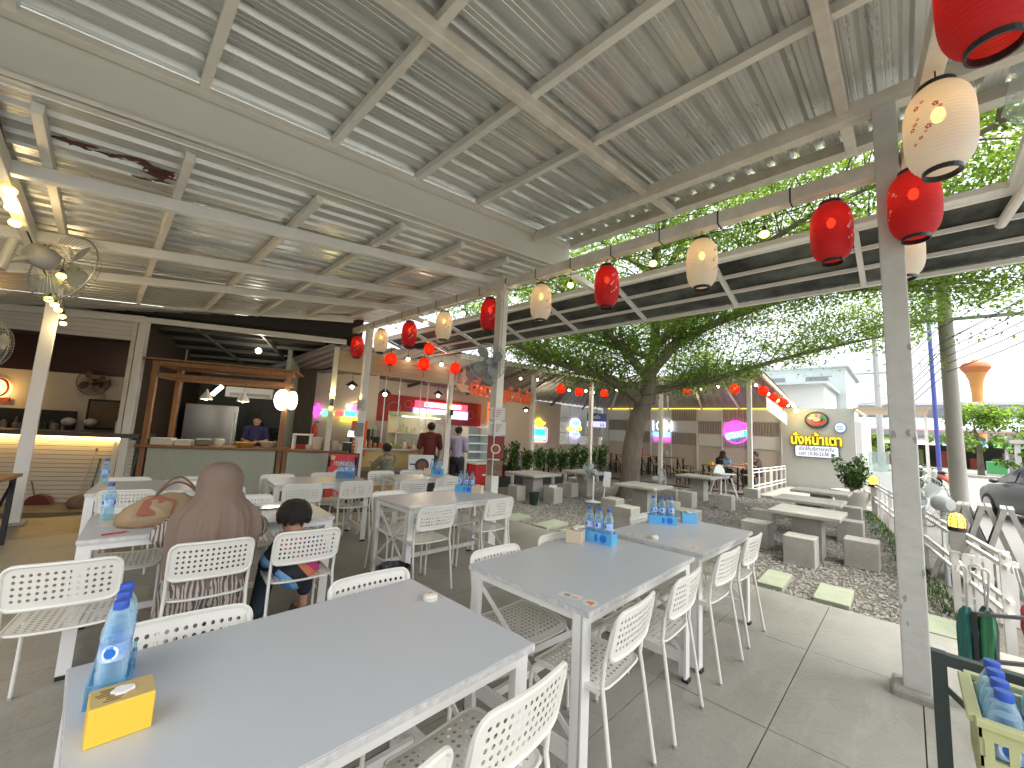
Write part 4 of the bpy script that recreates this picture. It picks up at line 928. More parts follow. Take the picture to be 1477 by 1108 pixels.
# things on the green counter
st = fthing('small_stool', 'small white stool standing on the green counter', 'stool', 3.30, .2, .882)
fpart(MB().bx(3.12, 3.50, .1, .40, 1.17, 1.20), 'stool_top', M_wpaint, st, .006)
for a in (3.15, 3.47):
    for b_ in (.13, .37): fpart(MB().bx(a-.02, a+.02, b_-.02, b_+.02, .882, 1.168), 'leg', M_wpaint, st)
for k, (t, w_, h_) in enumerate(((3.47, .075, .09), (3.62, .10, .26), (3.80, .075, .20), (3.94, .075, .20), (4.07, .07, .12))):
    fl_lathe([(w_*.9, 0), (w_, .01), (w_, h_), (w_*.85, h_+.01), (.001, h_+.012)], 20, t, .12, .882, 'canister', mat('beige_canister', (.50, .44, .36), .45), ['low pale dish by the small stool', 'tallest pale canister on the green counter', 'pale canister, middle of three on the green counter', 'pale canister next to the short one on the green counter', 'short pale pot beside the black box'][k], 'canister')
fone(MB().bx(4.12, 4.30, .05, .3, .882, 1.06), 'card_machine', M_black, 'black box at the end of the green counter', 'machine', 4.2, .15, .882, .008)
fone(MB().bx(3.05, 3.45, .45, .8, .6, .95), 'red_crate', M_red, 'dark red crate behind the small stool', 'crate', 3.2, .6, .6, .01)
# kitchen interior
kw = MB(); kw.bx(-.2, 3.6, 3.9, 4.0, ZF, 3.6); fone(kw, 'kitchen_wall', mat('kitchen_wall', (.10, .105, .085), .6, var=.6, scale=2, col2=(.06, .065, .05)), 'grey green back wall of the kitchen', 'wall', 1.8, 3.9, ZF)
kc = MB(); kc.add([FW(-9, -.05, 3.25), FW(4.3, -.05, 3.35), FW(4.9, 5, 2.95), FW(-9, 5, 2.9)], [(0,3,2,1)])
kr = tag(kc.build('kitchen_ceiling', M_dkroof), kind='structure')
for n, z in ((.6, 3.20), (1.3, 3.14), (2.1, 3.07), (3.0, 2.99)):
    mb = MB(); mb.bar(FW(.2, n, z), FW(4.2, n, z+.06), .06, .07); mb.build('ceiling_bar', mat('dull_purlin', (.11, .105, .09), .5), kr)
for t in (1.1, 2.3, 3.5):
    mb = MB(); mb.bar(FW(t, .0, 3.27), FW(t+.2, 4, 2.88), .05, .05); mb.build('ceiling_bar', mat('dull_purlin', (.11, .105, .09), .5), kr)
fr = fthing('steel_fridge', 'tall steel fridge inside the kitchen beside the wooden post', 'fridge', 1.05, 2.6, ZF); fpart(MB().bx(.45, 1.55, 2.4, 3.1, ZF, 1.75), 'fridge_body', M_steel, fr, .01); fpart(MB().bx(1.46, 1.50, 2.37, 2.40, .7, 1.6), 'handle', M_wpaint, fr)
wt = fthing('prep_table', 'steel kitchen bench with pots behind the kiosk', 'bench', 2.2, 2.9, ZF); fpart(MB().bx(1.6, 3.3, 2.7, 3.3, .76, .80), 'bench_top', M_steel, wt); fpart(MB().bx(1.65, 3.25, 2.75, 3.25, ZF, .75), 'cabinet', M_dark, wt)
fpart(MB().bx(1.6, 3.2, 3.55, 3.85, 1.22, 1.25), 'shelf', mat('green_shelf', (.05, .12, .07), .5), wt); fpart(MB().bx(1.6, 3.2, 3.55, 3.85, 1.0, 1.02), 'shelf', mat('green_shelf', (.05, .12, .07), .5), wt)
rn = random.Random(12)
for k in range(14):
    t = 1.7+rn.random()*1.45; rr = rn.uniform(.05, .10); lev = (.802, 1.022, 1.252)[k % 3]; nn = 2.95 if k % 3 == 0 else 3.7
    o = fone(MB().lathe([(rr*.9, 0), (rr, .02), (rr, rr*1.3), (rr*.9, rr*1.35)], 14, c=(t, nn, lev)), 'pot', mat('pot_%d' % (k % 3), [(.35, .35, .33), (.05, .05, .05), (.10, .20, .14)][k % 3], .35, .4), 'cooking pot on the bench or shelf in the kitchen', 'pot', t, nn, lev, smooth=True, group='pots in the kitchen')
ac = fthing('air_conditioner', 'white air conditioner box under the kitchen ceiling', 'air conditioner', 1.75, 2.0, 1.95); fpart(MB().bx(1.35, 2.35, 1.9, 2.2, 1.95, 2.2), 'ac_body', M_white, ac, .02); fpart(MB().bx(1.45, 2.3, 1.885, 1.899, 1.99, 2.06), 'louver', M_grey, ac)
tb = fone(MB().tube([(1.25, 1.4, 1.95), (1.42, 1.4, 2.16)], .045, 10), 'tube_lamp', emis('tube_white', (1, 1, .95), 2), 'slanted white tube lamp inside the kitchen', 'lamp', 1.3, 1.4, 2.0)
sp_ = fone(MB().ball((2.15, .9, 2.98), .06, 12, 8), 'ceiling_spot', emis('spot_white', (1, .95, .8), 8), 'bright ceiling spot above the kiosk', 'lamp', 2.15, .9, 2.98, smooth=True)
plight(FW(2.15, .9, 2.85), 1.5, (1, .9, .7), .06); plight(FW(1.8, 2.4, 2.5), 1.2, (.95, 1, .85), .2)
# dim partition right of the kiosk, fire extinguisher
fone(MB().bx(2.62, 2.72, 1.6, 4.0, ZF, 3.3), 'partition', mat('grey_partition', (.24, .25, .22), .6, var=.4, scale=2), 'grey partition wall behind the green counter', 'wall', 3.2, 2.5, ZF)
fone(MB().bx(2.72, 3.16, 3.0, 3.1, ZF, 3.1), 'plank_wall', mat('dark_plank_wall', (.09, .075, .055), .7, var=.6, scale=4, stretch=(6, 6, 1)), 'dark boarded wall at the kitchen doorway', 'wall', 3.7, 3.0, ZF)
ex = fthing('fire_extinguisher', 'red fire extinguisher on the partition behind the green counter', 'fire extinguisher', 3.42, 1.3, 1.0)
fpart(MB().lathe([(.06, 0), (.065, .01), (.065, .34), (.04, .40), (.02, .42)], 16, c=(3.42, 1.3, 1.0)), 'cylinder', M_red, ex, smooth=True); fpart(MB().tube([(3.42, 1.3, 1.42), (3.42, 1.3, 1.47), (3.50, 1.28, 1.45)], .015, 8), 'valve', M_black, ex)
# --- cream service room right of the kitchen, with neon
fone(MB().bx(3.1, 4.85, 3.3, 3.4, ZF, 3.0), 'service_wall', M_cream, 'cream wall with the food neon behind the green counter', 'wall', 4.9, 3.3, ZF)
def neon(name, label, parts, cat='neon sign'):
    """parts: list of (meshbuilder, colour name, colour, strength)"""
    pass
ne = fthing('neon_sign', 'row of bright neon food pictures in pink, green, red and yellow behind the green counter', 'neon sign', 3.7, 3.2, 1.6)
def nz(mb, key, col, s, th): fpart(mb, 'neon_shape', emis('neon_'+key, col, s), th)
def fblob(t, n, z, rt, rz_, th=.03): return MB().prism([(x, y) for x, y in blob(0, 0, rt, rz_)], th, M=Matrix.Rotation(pi/2, 3, 'X'), c=(t, n, z))
NS = 0.9
nz(fblob(3.23, 3.22, 1.78, .12, .15), 'magenta', (1, .05, .75), NS, ne); nz(fblob(3.45, 3.22, 1.74, .08, .10), 'green', (.10, 1, .35), NS, ne); nz(fblob(3.65, 3.22, 1.72, .04, .07), 'lime', (.8, 1, .35), NS, ne); nz(MB().bx(3.73, 3.93, 3.2, 3.23, 1.66, 1.80), 'red', (1, .06, .05), NS, ne)
nz(MB().bx(3.98, 4.27, 3.19, 3.22, 1.68, 1.82), 'cyan', (.05, .75, 1), NS, ne); nz(MB().bx(3.88, 4.33, 3.18, 3.21, 1.52, 1.64), 'yellow', (1, .95, .05), NS, ne); nz(fblob(4.07, 3.21, 1.93, .07, .09), 'straw', (1, 1, .45), NS, ne); nz(fblob(4.23, 3.21, 1.92, .08, .09), 'violet', (.45, .12, 1), NS, ne); nz(MB().bar((4.13, 3.2, 2.06), (4.35, 3.2, 2.15), .03, .03), 'orange', (1, .55, .12), NS, ne)
o = fthing('pos_screen', 'small bright cash desk screen behind the canisters', 'screen', 4.25, 1.0, .9); fpart(MB().bx(4.18, 4.34, 1.0, 1.02, 1.16, 1.29), 'screen', emis('screen_white', (.75, .85, 1), 2.0), o); fpart(MB().bx(4.16, 4.36, 1.021, 1.05, 1.14, 1.31), 'casing', M_black, o); fpart(MB().bx(4.23, 4.29, 1.0, 1.06, .60, 1.139), 'stand', M_black, o)
# orange roll-up banner
def banner(t, n, z0, z1, w_, label, rz=0):
    o = fthing('roll_up_banner', label, 'banner', t, n, z0)
    fpart(MB().bx(t-w_/2, t+w_/2, n, n+.012, z0, z1), 'banner_sheet', mat('banner_orange', (.80, .14, .02), .45), o)
    fpart(MB().lathe([(w_*.30, 0), (w_*.30, .004)], 24, c=(t, n-.005, z0+(z1-z0)*.78), M=Matrix.Rotation(pi/2, 3, 'X')), 'bowl_print', mat('banner_yellow', (.90, .58, .16), .45), o)
    fpart(MB().prism(blob(0, 0, w_*.16, w_*.15), .003, M=Matrix.Rotation(pi/2, 3, 'X'), c=(t, n-.010, z0+(z1-z0)*.78)), 'food_print', mat('banner_red', (.45, .05, .02), .45), o)
    for k in range(3): fpart(MB().bx(t-w_*.33, t+w_*.33, n-.004, n-.001, z0+(z1-z0)*(.30+.09*k), z0+(z1-z0)*(.345+.09*k)), 'text_line', mat('banner_white', (.85, .80, .75), .45), o)
banner(4.42, 1.1, .7, 1.55, .36, 'orange food banner standing behind the far post')
# posts and wood fascia of the next shop
p4 = fthing('shop_post', 'slim cream post where the pale wooden fascia begins', 'post', 3.82, 0, ZF); fpart(MB().bx(3.77, 3.87, -.05, .05, ZF, 3.10), 'shaft', M_paint, p4, .004); fpart(MB().lathe([(.04, 0), (.04, .16)], 12, c=(3.82, -.075, 1.82)), 'wall_lamp', M_black, p4); fpart(MB().ball((3.82, -.075, 2.03), .035), 'bulb', M_blby, p4, smooth=True); fpart(MB().ball((3.82, -.075, 1.78), .035), 'bulb', M_blby, p4, smooth=True)
plight(FW(3.82, -.16, 2.06), 2.5, (1, .8, .3), .03)
p5 = fthing('shop_post', 'pale steel post in front of the person in lilac', 'post', 6.36, 0, ZF); fpart(MB().bx(6.30, 6.42, -.06, .06, ZF, 2.95), 'shaft', M_paint, p5, .004); fpart(MB().bx(6.335, 6.345, -.068, -.061, 1.6, 2.5), 'conduit', M_grey, p5); fpart(MB().lathe([(.035, 0), (.035, .14)], 12, c=(6.42, -.08, 1.78)), 'wall_lamp', M_black, p5); fpart(MB().ball((6.42, -.08, 1.97), .032), 'bulb', M_blby, p5, smooth=True)
wf = fthing('wood_fascia', 'pale wooden plank fascia above the noodle shop', 'fascia', 5.1, 0, 2.55)
for k in range(4): fpart(MB().add([(3.88, -.03, 2.61+.108*k), (6.50, -.03, 2.51+.108*k), (6.50, .01, 2.51+.108*k), (3.88, .01, 2.61+.108*k), (3.88, -.03, 2.715+.108*k), (6.50, -.03, 2.615+.108*k), (6.50, .01, 2.615+.108*k), (3.88, .01, 2.715+.108*k)], [(0,3,2,1), (4,5,6,7), (0,1,5,4), (2,3,7,6), (1,2,6,5), (3,0,4,7)]), 'plank', M_woodl, wf)
for t, n in ((6.0, 1.2), (6.9, 1.0), (5.0, 1.5)): plight(FW(t, n, 2.35), 4, (1, .82, .58), .08)

fone(MB().bx(-8.2, 4.3, .06, .12, 3.22, 4.25), 'added_gap_board', mat('gap_board_dark', (.035, .03, .027), .7, var=.5, scale=2), 'dark board added to close the bright gap above the kitchen and bar fronts', 'boarding', 0, .06, 3.22)  # added board, blocks sky between the lower canopy and the kitchen ceiling

for t, n in ((4.92, .55), (5.25, .55), (5.75, .55), (5.92, .55)):
    fone(MB().bx(t-.012, t+.012, n-.012, n+.012, 1.06, 2.9), 'hanging_rod', M_steel, ['thin steel rod nearest the far post above the counter', 'second thin steel rod above the counter', 'third thin steel rod, before the lit menu', 'fourth thin steel rod, beside the pale post'][(4.92, 5.25, 5.75, 5.92).index(t)], 'rod', t, n, 1.06)
def dome(loc, label, s=1.0):
    o = thing('dome_lamp', label, 'lamp', loc, 'small pendant lamps in the noodle shop'); part('shade', smoothfix(MB().lathe([(.03, .12), (.05, .10), (.15, .02), (.16, 0), (.145, 0), (.03, .10)], 18).mesh('shade', M_black), 50), o); part('bulb', smoothfix(MB().ball((0, 0, -.03), .05, 12, 8).mesh('bulb', emis('dome_bulb', (1, .93, .78), 4)), 60), o); part('cord', MB().tube([(0, 0, .12), (0, 0, .6)], .006, 5).mesh('cord', M_black), o); o.scale = (s, s, s)
def scribble(w_, h, q, seed):
    """row of looped strokes that reads as small unreadable lettering"""
    rn = random.Random(seed); mb = MB(); x = -w_/2; cw = h*.62
    while x < w_/2-cw*.5:
        k = rn.randrange(4); x1 = x+cw*.75; z0, z1 = -h/2, h/2
        P = [[(x, z0), (x, z1), (x1, z1), (x1, z0)], [(x1, z1), (x, z1*.7), (x, z0), (x1, z0), (x1, 0)], [(x, z1), (x, z0), (x1, z0), (x1, z1)], [(x, 0), (x, z1), (x1, z1), (x1, z0), (x, z0)]][k]
        mb.tube([(a, 0, b) for a, b in P], q, 5); x += cw
    return mb
# ---------------------------------------------------------------- noodle shop and back walls
def one(mb, name, m, label, cat, loc, bevel=0.0, smooth=False, group=None, rz=0.0):
    mb.v = [(a-loc[0], b-loc[1], c-loc[2]) for a, b, c in mb.v] if rz == 0 else mb.v
    o = mb.build(name, m, None, loc, rz, bevel=bevel)
    if smooth: smoothfix(o.data)
    return tag(o, label, cat, group)
def thing(name, label, cat, loc, group=None, rz=0.0): return tag(empty(name, loc, rz), label, cat, group)
def wpart(mb, name, m, th, bevel=0.0, smooth=False):
    """mesh written in world coordinates, parented to an unrotated thing"""
    L = th.location; mb.v = [(a-L.x, b-L.y, c-L.z) for a, b, c in mb.v]; o = mb.build(name, m, th, bevel=bevel)
    if smooth: smoothfix(o.data)
    return o
for loc, lb_ in ((FW(4.15, 1.5, 2.42), 'dome lamp left of the far post inside the shop'), (FW(4.95, 1.3, 2.28), 'dome lamp beside the red banner edge'), ((9.1, 9.8, 2.15), 'dome lamp in front of the orange hanging sign'), ((7.3, 10.4, 2.5), 'dome lamp over the display case'), ((11.6, 10.6, 2.35), 'dome lamp before the cream wall')): dome(loc, lb_)
rn = random.Random(14)
for k in range(16):
    t = 4.35+k*.118; hh = rn.uniform(.08, .24); q = rn.randrange(5)
    o = fone(MB().lathe([(.045, 0), (.045, hh*.75), (.022, hh*.9), (.022, hh)], 10, c=(t, 1.2, .902)), 'counter_bottle', mat('goods_%d' % q, [(.55, .10, .06), (.70, .55, .15), (.75, .72, .62), (.40, .20, .10), (.30, .35, .12)][q], .4), 'small bottle or jar along the yellow panel of the noodle shop', 'jar', t, 1.2, .902, group='jars along the yellow panel')
cm = fthing('coffee_machine', 'black machine with dark boxes behind the far post', 'machine', 4.5, 2.1, .6); fpart(MB().bx(4.25, 4.70, 2.0, 2.4, .6, 1.35), 'machine_body', M_black, cm, .02); fpart(MB().bx(4.72, 4.95, 2.05, 2.35, .6, 1.15), 'grinder', M_dark, cm, .02); fpart(MB().lathe([(.09, 0), (.10, .2), (.03, .28)], 12, c=(4.83, 2.2, 1.15)), 'hopper', M_grey, cm)
fone(MB().bx(4.2, 5.3, 1.95, 2.45, ZF, .595), 'machine_cabinet', M_wpaint, 'white cabinet under the black machine', 'cabinet', 4.7, 2.2, ZF)
wl = thing('back_wall', 'long cream rear wall of the dining shed carrying neon signs', 'wall', (13, 11.9, ZF))
wpart(MB().bx(5.2, 15.3, 11.8, 11.9, ZF, 2.9), 'wall_panel', M_cream, wl)
wpart(MB().bx(15.3, 19.1, 11.8, 11.9, ZF, 1.0), 'wall_base', M_cream, wl)
for k in range(5): wpart(MB().bx(15.32+k*.75, 15.36+k*.75, 11.78, 11.84, 1.0, 2.9), 'window_bar', M_wpaint, wl)
for z in (1.55, 2.25): wpart(MB().bx(15.3, 19.1, 11.79, 11.83, z, z+.035), 'window_bar', M_wpaint, wl)
for k in range(5): wpart(MB().bx(15.37+k*.75, 16.06+k*.75, 11.81, 11.815, 1.0, 2.88), 'window_pane', clearmat('window_glass', (.80, .84, .84), .25), wl)
wpart(MB().bx(17.7, 18.6, 11.70, 11.78, ZF, 1.95), 'door', M_white, wl); wpart(MB().bx(17.82, 17.86, 11.66, 11.70, .8, 1.05), 'door_handle', M_dark, wl)
# yard seen through the window
one(MB().bx(15, 20, 14.5, 14.6, -.2, 2.2), 'yard_wall', mat('yard_wall', (.42, .36, .30), .8, var=.6, scale=1), 'rough yard wall seen through the rear window', 'wall', (17, 14.5, -.2))
# right rear wall of white and slatted panels
w2 = thing('panel_wall', 'white wall of checkered plain and slatted panels behind the pavilion', 'wall', (19.1, 7.5, -.06))
wpart(MB().bx(19.05, 19.15, 3.45, 11.8, -.06, 1.25), 'wall_base', M_cream, w2); wpart(MB().bx(19.10, 19.18, 3.45, 11.8, 1.25, 3.0), 'wall_back', M_white, w2)
M_slat = mat('mauve_slat', (.42, .37, .34), .6); M_pan = mat('bright_panel', (.74, .76, .74), .5)
ys = [3.6, 4.75, 5.75, 6.8, 8.0, 9.0, 10.2, 11.4]
for i in range(7):
    for j in range(3):
        z0 = 1.27+.56*j
        if (i+j) % 2 == 0: wpart(MB().bx(19.02, 19.08, ys[i]+.04, ys[i+1]-.04, z0+.02, z0+.54), 'plain_panel', M_pan, w2)
        else:
            y = ys[i]+.05
            while y < ys[i+1]-.05: wpart(MB().bx(19.03, 19.08, y, y+.05, z0+.02, z0+.54), 'slat', M_slat, w2); y += .105
for y in ys: wpart(MB().bx(18.98, 19.05, y-.03, y+.03, -.06, 2.98), 'wall_stud', M_wpaint, w2)
wpart(MB().bx(18.96, 19.0, 3.5, 11.4, 2.93, 2.97), 'yellow_light_strip', emis('yellow_strip', (1, .72, .12), .4), w2)
# noodle shop red wall banner with lit board
rb = thing('shop_banner', 'wide dark red banner of the noodle shop with pale line drawings', 'banner', (8.3, 11.78, 1.6))
wpart(MB().bx(5.7, 10.3, 11.76, 11.79, 1.60, 2.46), 'banner_sheet', mat('banner_dark_red', (.36, .03, .02), .5, var=.5, scale=3, col2=(.24, .015, .01)), rb)
for cx, cz, q in ((6.6, 2.05, .22), (7.1, 2.2, .14), (9.3, 1.95, .22), (9.75, 2.02, .18), (9.0, 2.2, .14)):
    wpart(MB().tube([(cx+q*cos(2*pi*k/20), 11.755, cz+q*.8*sin(2*pi*k/20)) for k in range(20)], .012, 5, closed=True), 'line_drawing', mat('banner_line', (.60, .22, .14), .5), rb)
lt = thing('lit_menu', 'glowing pink and blue lit menu strip over the noodle counter', 'lit sign', (8, 11.6, 1.9))
wpart(MB().bx(7.25, 9.45, 11.55, 11.62, 2.12, 2.34), 'light_panel', emis('menu_red', (1, .10, .18), .32), lt); wpart(MB().bx(7.2, 9.5, 11.56, 11.63, 1.80, 2.10), 'light_panel', emis('menu_blue', (.42, .40, 1), .4), lt)
for k in range(12): wpart(MB().bx(7.25+k*.185, 7.25+k*.185+.13, 11.535, 11.549, 1.84, 2.05), 'menu_block', emis('menu_white', (.9, .85, 1), .8), lt)
part('menu_text', scribble(1.5, .13, .014, 3).mesh('menu_text', emis('menu_yellow', (1, .9, .7), 1.0)), lt, (0.35, -.07, .33))
# hanging orange sign
hs_ = thing('hanging_sign', 'orange hanging food sign with a bowl picture', 'sign', (10.66, 11.3, 1.72))
wpart(MB().bx(10.15, 10.68, 11.2, 11.24, 1.74, 2.52), 'sign_board', mat('sign_orange', (.80, .17, .03), .4, emit=(.9, .18, .03), es=.25), hs_); wpart(MB().lathe([(.17, 0), (.17, .006)], 24, c=(10.41, 11.195, 2.30), M=Matrix.Rotation(pi/2, 3, 'X')), 'bowl_print', mat('sign_yellow', (.90, .60, .16), .4), hs_)
part('sign_text', scribble(.36, .17, .016, 5).mesh('sign_text', mat('banner_white', (.85, .80, .75), .45)), hs_, (-.25, -.105, .26)); wpart(MB().bx(10.22, 10.60, 11.19, 11.199, 1.80, 1.85), 'text_line', mat('banner_white', (.85, .80, .75), .45), hs_)
# orange channel letter sign between the posts
M_let = mat('orange_letter', (.62, .11, .045), .4, emit=(1, .16, .05), es=.05); M_lets = mat('orange_letter_side', (.75, .40, .25), .4)
SA, SB = Vector((6.0, 7.79)), Vector((10.47, 9.0)); sa = atan2(SB.y-SA.y, SB.x-SA.x)
sg = thing('letter_sign', 'orange raised Thai letters with a bowl emblem across the shop front', 'sign', (SA.x, SA.y, 2.2), rz=sa)
me = text_mesh('sign_letters', 'เสี่ยวบุญนำท่าทั้ง', .62, .035, M_let, 'LEFT', .003, 1.06); o = part('sign_letters', me, sg, (.52, 0, .34), (pi/2, 0, 0))
xs_ = [v.co.x for v in me.vertices]; k = 3.55/(max(xs_)-min(xs_)); o.scale = (k, .9, 1)
part('emblem_bowl', MB().prism([(.24*cos(a), .20*sin(a)) for a in [pi+pi*k/14 for k in range(15)]], .06, M=Matrix.Rotation(pi/2, 3, 'X')).mesh('emblem_bowl', M_lets), sg, (.20, .02, .38)); part('emblem_flame', MB().prism(blob(0, 0, .09, .16), .06, M=Matrix.Rotation(pi/2, 3, 'X')).mesh('emblem_flame', M_lets), sg, (.22, .02, .56)); part('end_plate', MB().prism([(0, 0), (.48, 0), (.50, .16), (.02, .20)], .05, M=Matrix.Rotation(pi/2, 3, 'X')).mesh('end_plate', M_lets), sg, (4.12, .02, .02))
part('carrier_rail', MB().bar((0, .05, .25), (4.6, .05, .22), .04, .05).mesh('carrier_rail', M_paint), sg)
# display cases
gl = clearmat('case_glass', (.88, .90, .86), .10)
dc = thing('display_case', 'lit glass display case of the noodle shop behind the standing man', 'display case', (6.1, 9.6, ZF))
wpart(MB().bx(5.45, 6.95, 9.4, 10.0, ZF, .55), 'case_base', mat('case_steel', (.45, .42, .36), .4), dc); wpart(MB().bx(5.45, 6.95, 9.95, 10.0, .55, 1.75), 'case_back', mat('case_back', (.65, .58, .44), .5), dc)
for z in (.56, .92, 1.28): wpart(MB().bx(5.5, 6.9, 9.45, 9.94, z, z+.02), 'case_shelf', M_wpaint, dc)
wpart(MB().bx(5.45, 6.95, 9.40, 9.41, .56, 1.74), 'case_glass', gl, dc); wpart(MB().bx(5.45, 6.95, 9.4, 10.0, 1.75, 1.85), 'case_top', mat('case_green', (.30, .34, .20), .5), dc); wpart(MB().bx(5.6, 6.8, 9.5, 9.54, 1.72, 1.74), 'case_lamp', emis('case_lamp', (1, .88, .55), 3), dc)
rn = random.Random(21)
for z in (.58, .94, 1.30):
    for k in range(11):
        x = 5.56+k*.12; hh = rn.uniform(.08, .22); q = mat('goods_%d' % rn.randrange(5), [(.55, .10, .06), (.70, .55, .15), (.75, .72, .62), (.40, .20, .10), (.30, .35, .12)][rn.randrange(5)], .4)
        o = MB().lathe([(.035, 0), (.035, hh), (.02, hh+.02)], 8).build('food_jar', q, None, (x, 9.6+rn.random()*.2, z)); tag(o, 'jar of food on a shelf of the lit display case', 'jar', 'jars in the lit display case')
plight((6.2, 9.3, 1.95), 5, (1, .86, .6), .08)
oc = thing('open_chiller', 'open white chiller with bright shelves beside the person in lilac', 'chiller', (8.1, 9.3, ZF))
wpart(MB().bx(7.55, 8.45, 9.6, 9.65, ZF, 1.55), 'chiller_back', M_grey, oc); wpart(MB().bx(7.5, 7.55, 9.1, 9.65, ZF, 1.55), 'chiller_side', M_white, oc); wpart(MB().bx(8.45, 8.5, 9.1, 9.65, ZF, 1.55), 'chiller_side', M_white, oc)
for z in (.55, .8, 1.05, 1.3): wpart(MB().bx(7.56, 8.44, 9.2, 9.59, z, z+.03), 'chiller_shelf', emis('chiller_shelf', (.70, .76, .74), .04), oc)
rf = thing('red_freezer', 'red chest freezer with a white emblem near the dining tables', 'freezer', (8.2, 8.95, ZF)); wpart(MB().bx(7.6, 8.75, 8.75, 9.15, ZF+.05, .50), 'freezer_body', M_red, rf, .02); wpart(MB().bx(7.58, 8.77, 8.73, 9.17, .502, .54), 'lid', M_white, rf); wpart(MB().bx(7.85, 8.5, 8.735, 8.749, .18, .22), 'emblem', M_pan, rf); wpart(MB().lathe([(.06, 0), (.06, .008)], 16, c=(8.15, 8.745, .36), M=Matrix.Rotation(pi/2, 3, 'X')), 'emblem', M_pan, rf)
# orange front counter with dark top and pan poster
oc2 = fthing('orange_counter', 'low orange counter with a dark top behind the far table', 'counter', 5.0, -.1, ZF)
fpart(MB().bx(4.35, 5.55, -.25, .45, ZF, .38), 'counter_front', mat('orange_panel', (.62, .33, .10), .5, var=.4, scale=3, col2=(.50, .25, .07)), oc2, .004); fpart(MB().bx(4.30, 5.60, -.32, .5, .382, .50), 'countertop', mat('grey_brown_top', (.12, .10, .085), .4), oc2, .006)
oc3 = fthing('yellow_panel', 'pale yellow lit panel behind the woman in the patterned shirt', 'panel', 4.9, 1.2, ZF); fpart(MB().bx(4.3, 6.3, 1.15, 1.22, ZF, .86), 'panel_sheet', mat('yellow_sheet', (.72, .56, .26), .5), oc3); fpart(MB().bx(4.3, 6.3, 1.05, 1.5, .862, .90), 'panel_top', M_steel, oc3)
pp = fthing('pan_poster', 'white poster of a black pan on a stand by the standing man', 'poster', 5.75, -.2, ZF); fpart(MB().bx(5.50, 6.05, -.22, -.16, .38, .86), 'poster_sheet', M_pan, pp); fpart(MB().lathe([(.155, 0), (.155, .01)], 28, c=(5.80, -.225, .63), M=Matrix.Rotation(pi/2, 3, 'X')), 'pan_print', mat('pan_black', (.04, .035, .03), .4), pp); fpart(MB().bx(5.54, 5.66, -.232, -.222, .64, .67), 'pan_handle_print', mat('pan_black', (.04, .035, .03), .4), pp); fpart(MB().lathe([(.10, 0), (.10, .004)], 24, c=(5.80, -.236, .63), M=Matrix.Rotation(pi/2, 3, 'X')), 'food_print', mat('pan_food', (.20, .08, .05), .4), pp)
fpart(MB().bx(5.50, 6.05, -.21, -.17, ZF, .375), 'poster_stand', M_dark, pp)
# red menu board (A-board) by the far post
ab = thing('menu_board', 'red framed menu board with a white dish picture leaning by the far post', 'menu board', (3.3, 7.65, -.10), rz=r(-38))
part('board_frame', MB().bx(-.28, .28, -.02, .02, .12, 1.02).mesh('board_frame', M_black), ab, rot=(r(-8), 0, 0)); part('board_sheet', MB().bx(-.255, .255, -.026, -.021, .15, .99).mesh('board_sheet', mat('menu_red_sheet', (.78, .04, .03), .4)), ab, rot=(r(-8), 0, 0))
part('dish_print', MB().lathe([(.215, 0), (.215, .002)], 32, c=(0.01, -.027, .52), M=Matrix.Rotation(pi/2, 3, 'X')).mesh('dish_print', mat('board_print_white', (.74, .74, .68), .4)), ab, rot=(r(-8), 0, 0)); part('food_print', MB().prism(blob(0, 0, .13, .11), .002, M=Matrix.Rotation(pi/2, 3, 'X'), c=(-.01, -.030, .54)).mesh('food_print', mat('menu_lime', (.62, .72, .14), .4)), ab, rot=(r(-8), 0, 0))
part('logo_print', MB().lathe([(.045, 0), (.045, .002)], 20, c=(-.19, -.027, .92), M=Matrix.Rotation(pi/2, 3, 'X')).mesh('logo_print', mat('menu_cream', (.85, .65, .35), .4)), ab, rot=(r(-8), 0, 0))
for z, s, w_, sd_ in ((.82, .07, .36, 6), (.27, .07, .26, 7), (.19, .045, .34, 8)):
    part('menu_text', scribble(w_, s, .008, sd_).mesh('menu_text', mat('board_print_white', (.74, .74, .68), .4)), ab, (0.03, -.030+sin(r(8))*z, z*cos(r(8))), (r(-8), 0, 0))
for s in (-1, 1): part('board_leg', MB().bar((s*.24, 0.03, .95), (s*.24, .32, 0), .025, .03).mesh('board_leg', M_black), ab)
# plain post papers
def paper(loc, rz, w_, h_, m, label, marks=True):
    o = tag(empty('post_notice', loc, rz), label, 'notice'); MB().bx(-w_/2, w_/2, -.004, 0, 0, h_).build('notice_sheet', m, o)
    if marks:
        for k in range(4): MB().bx(-w_*.35, w_*(.1+.06*k), -.006, -.0045, h_*(.25+.16*k), h_*(.29+.16*k)).build('notice_text', mat('notice_ink', (.25, .08, .07), .6), o)
    return o
M_pap = mat('white_paper', (.72, .70, .65), .7)
paper((3.735, 3.925, 1.12), r(-45), .22, .30, mat('maroon_poster', (.20, .03, .03), .5), 'maroon menu poster with a round dish tied to the fan post', False)
o = bpy.context.scene.objects.get('post_notice'); 
MB().lathe([(.065, 0), (.065, .003)], 24, c=(0, -.006, .13), M=Matrix.Rotation(pi/2, 3, 'X')).build('dish_print', mat('menu_cream', (.85, .65, .35), .4), o); MB().lathe([(.048, 0), (.048, .003)], 24, c=(0, -.009, .13), M=Matrix.Rotation(pi/2, 3, 'X')).build('food_print', mat('pan_food', (.20, .08, .05), .4), o)
paper((3.735, 3.925, 1.44), r(-45), .24, .17, M_pap, 'white paper notice above the maroon poster on the fan post'); paper((3.735, 3.925, 1.64), r(-45), .20, .16, M_pap, 'topmost white notice on the fan post')
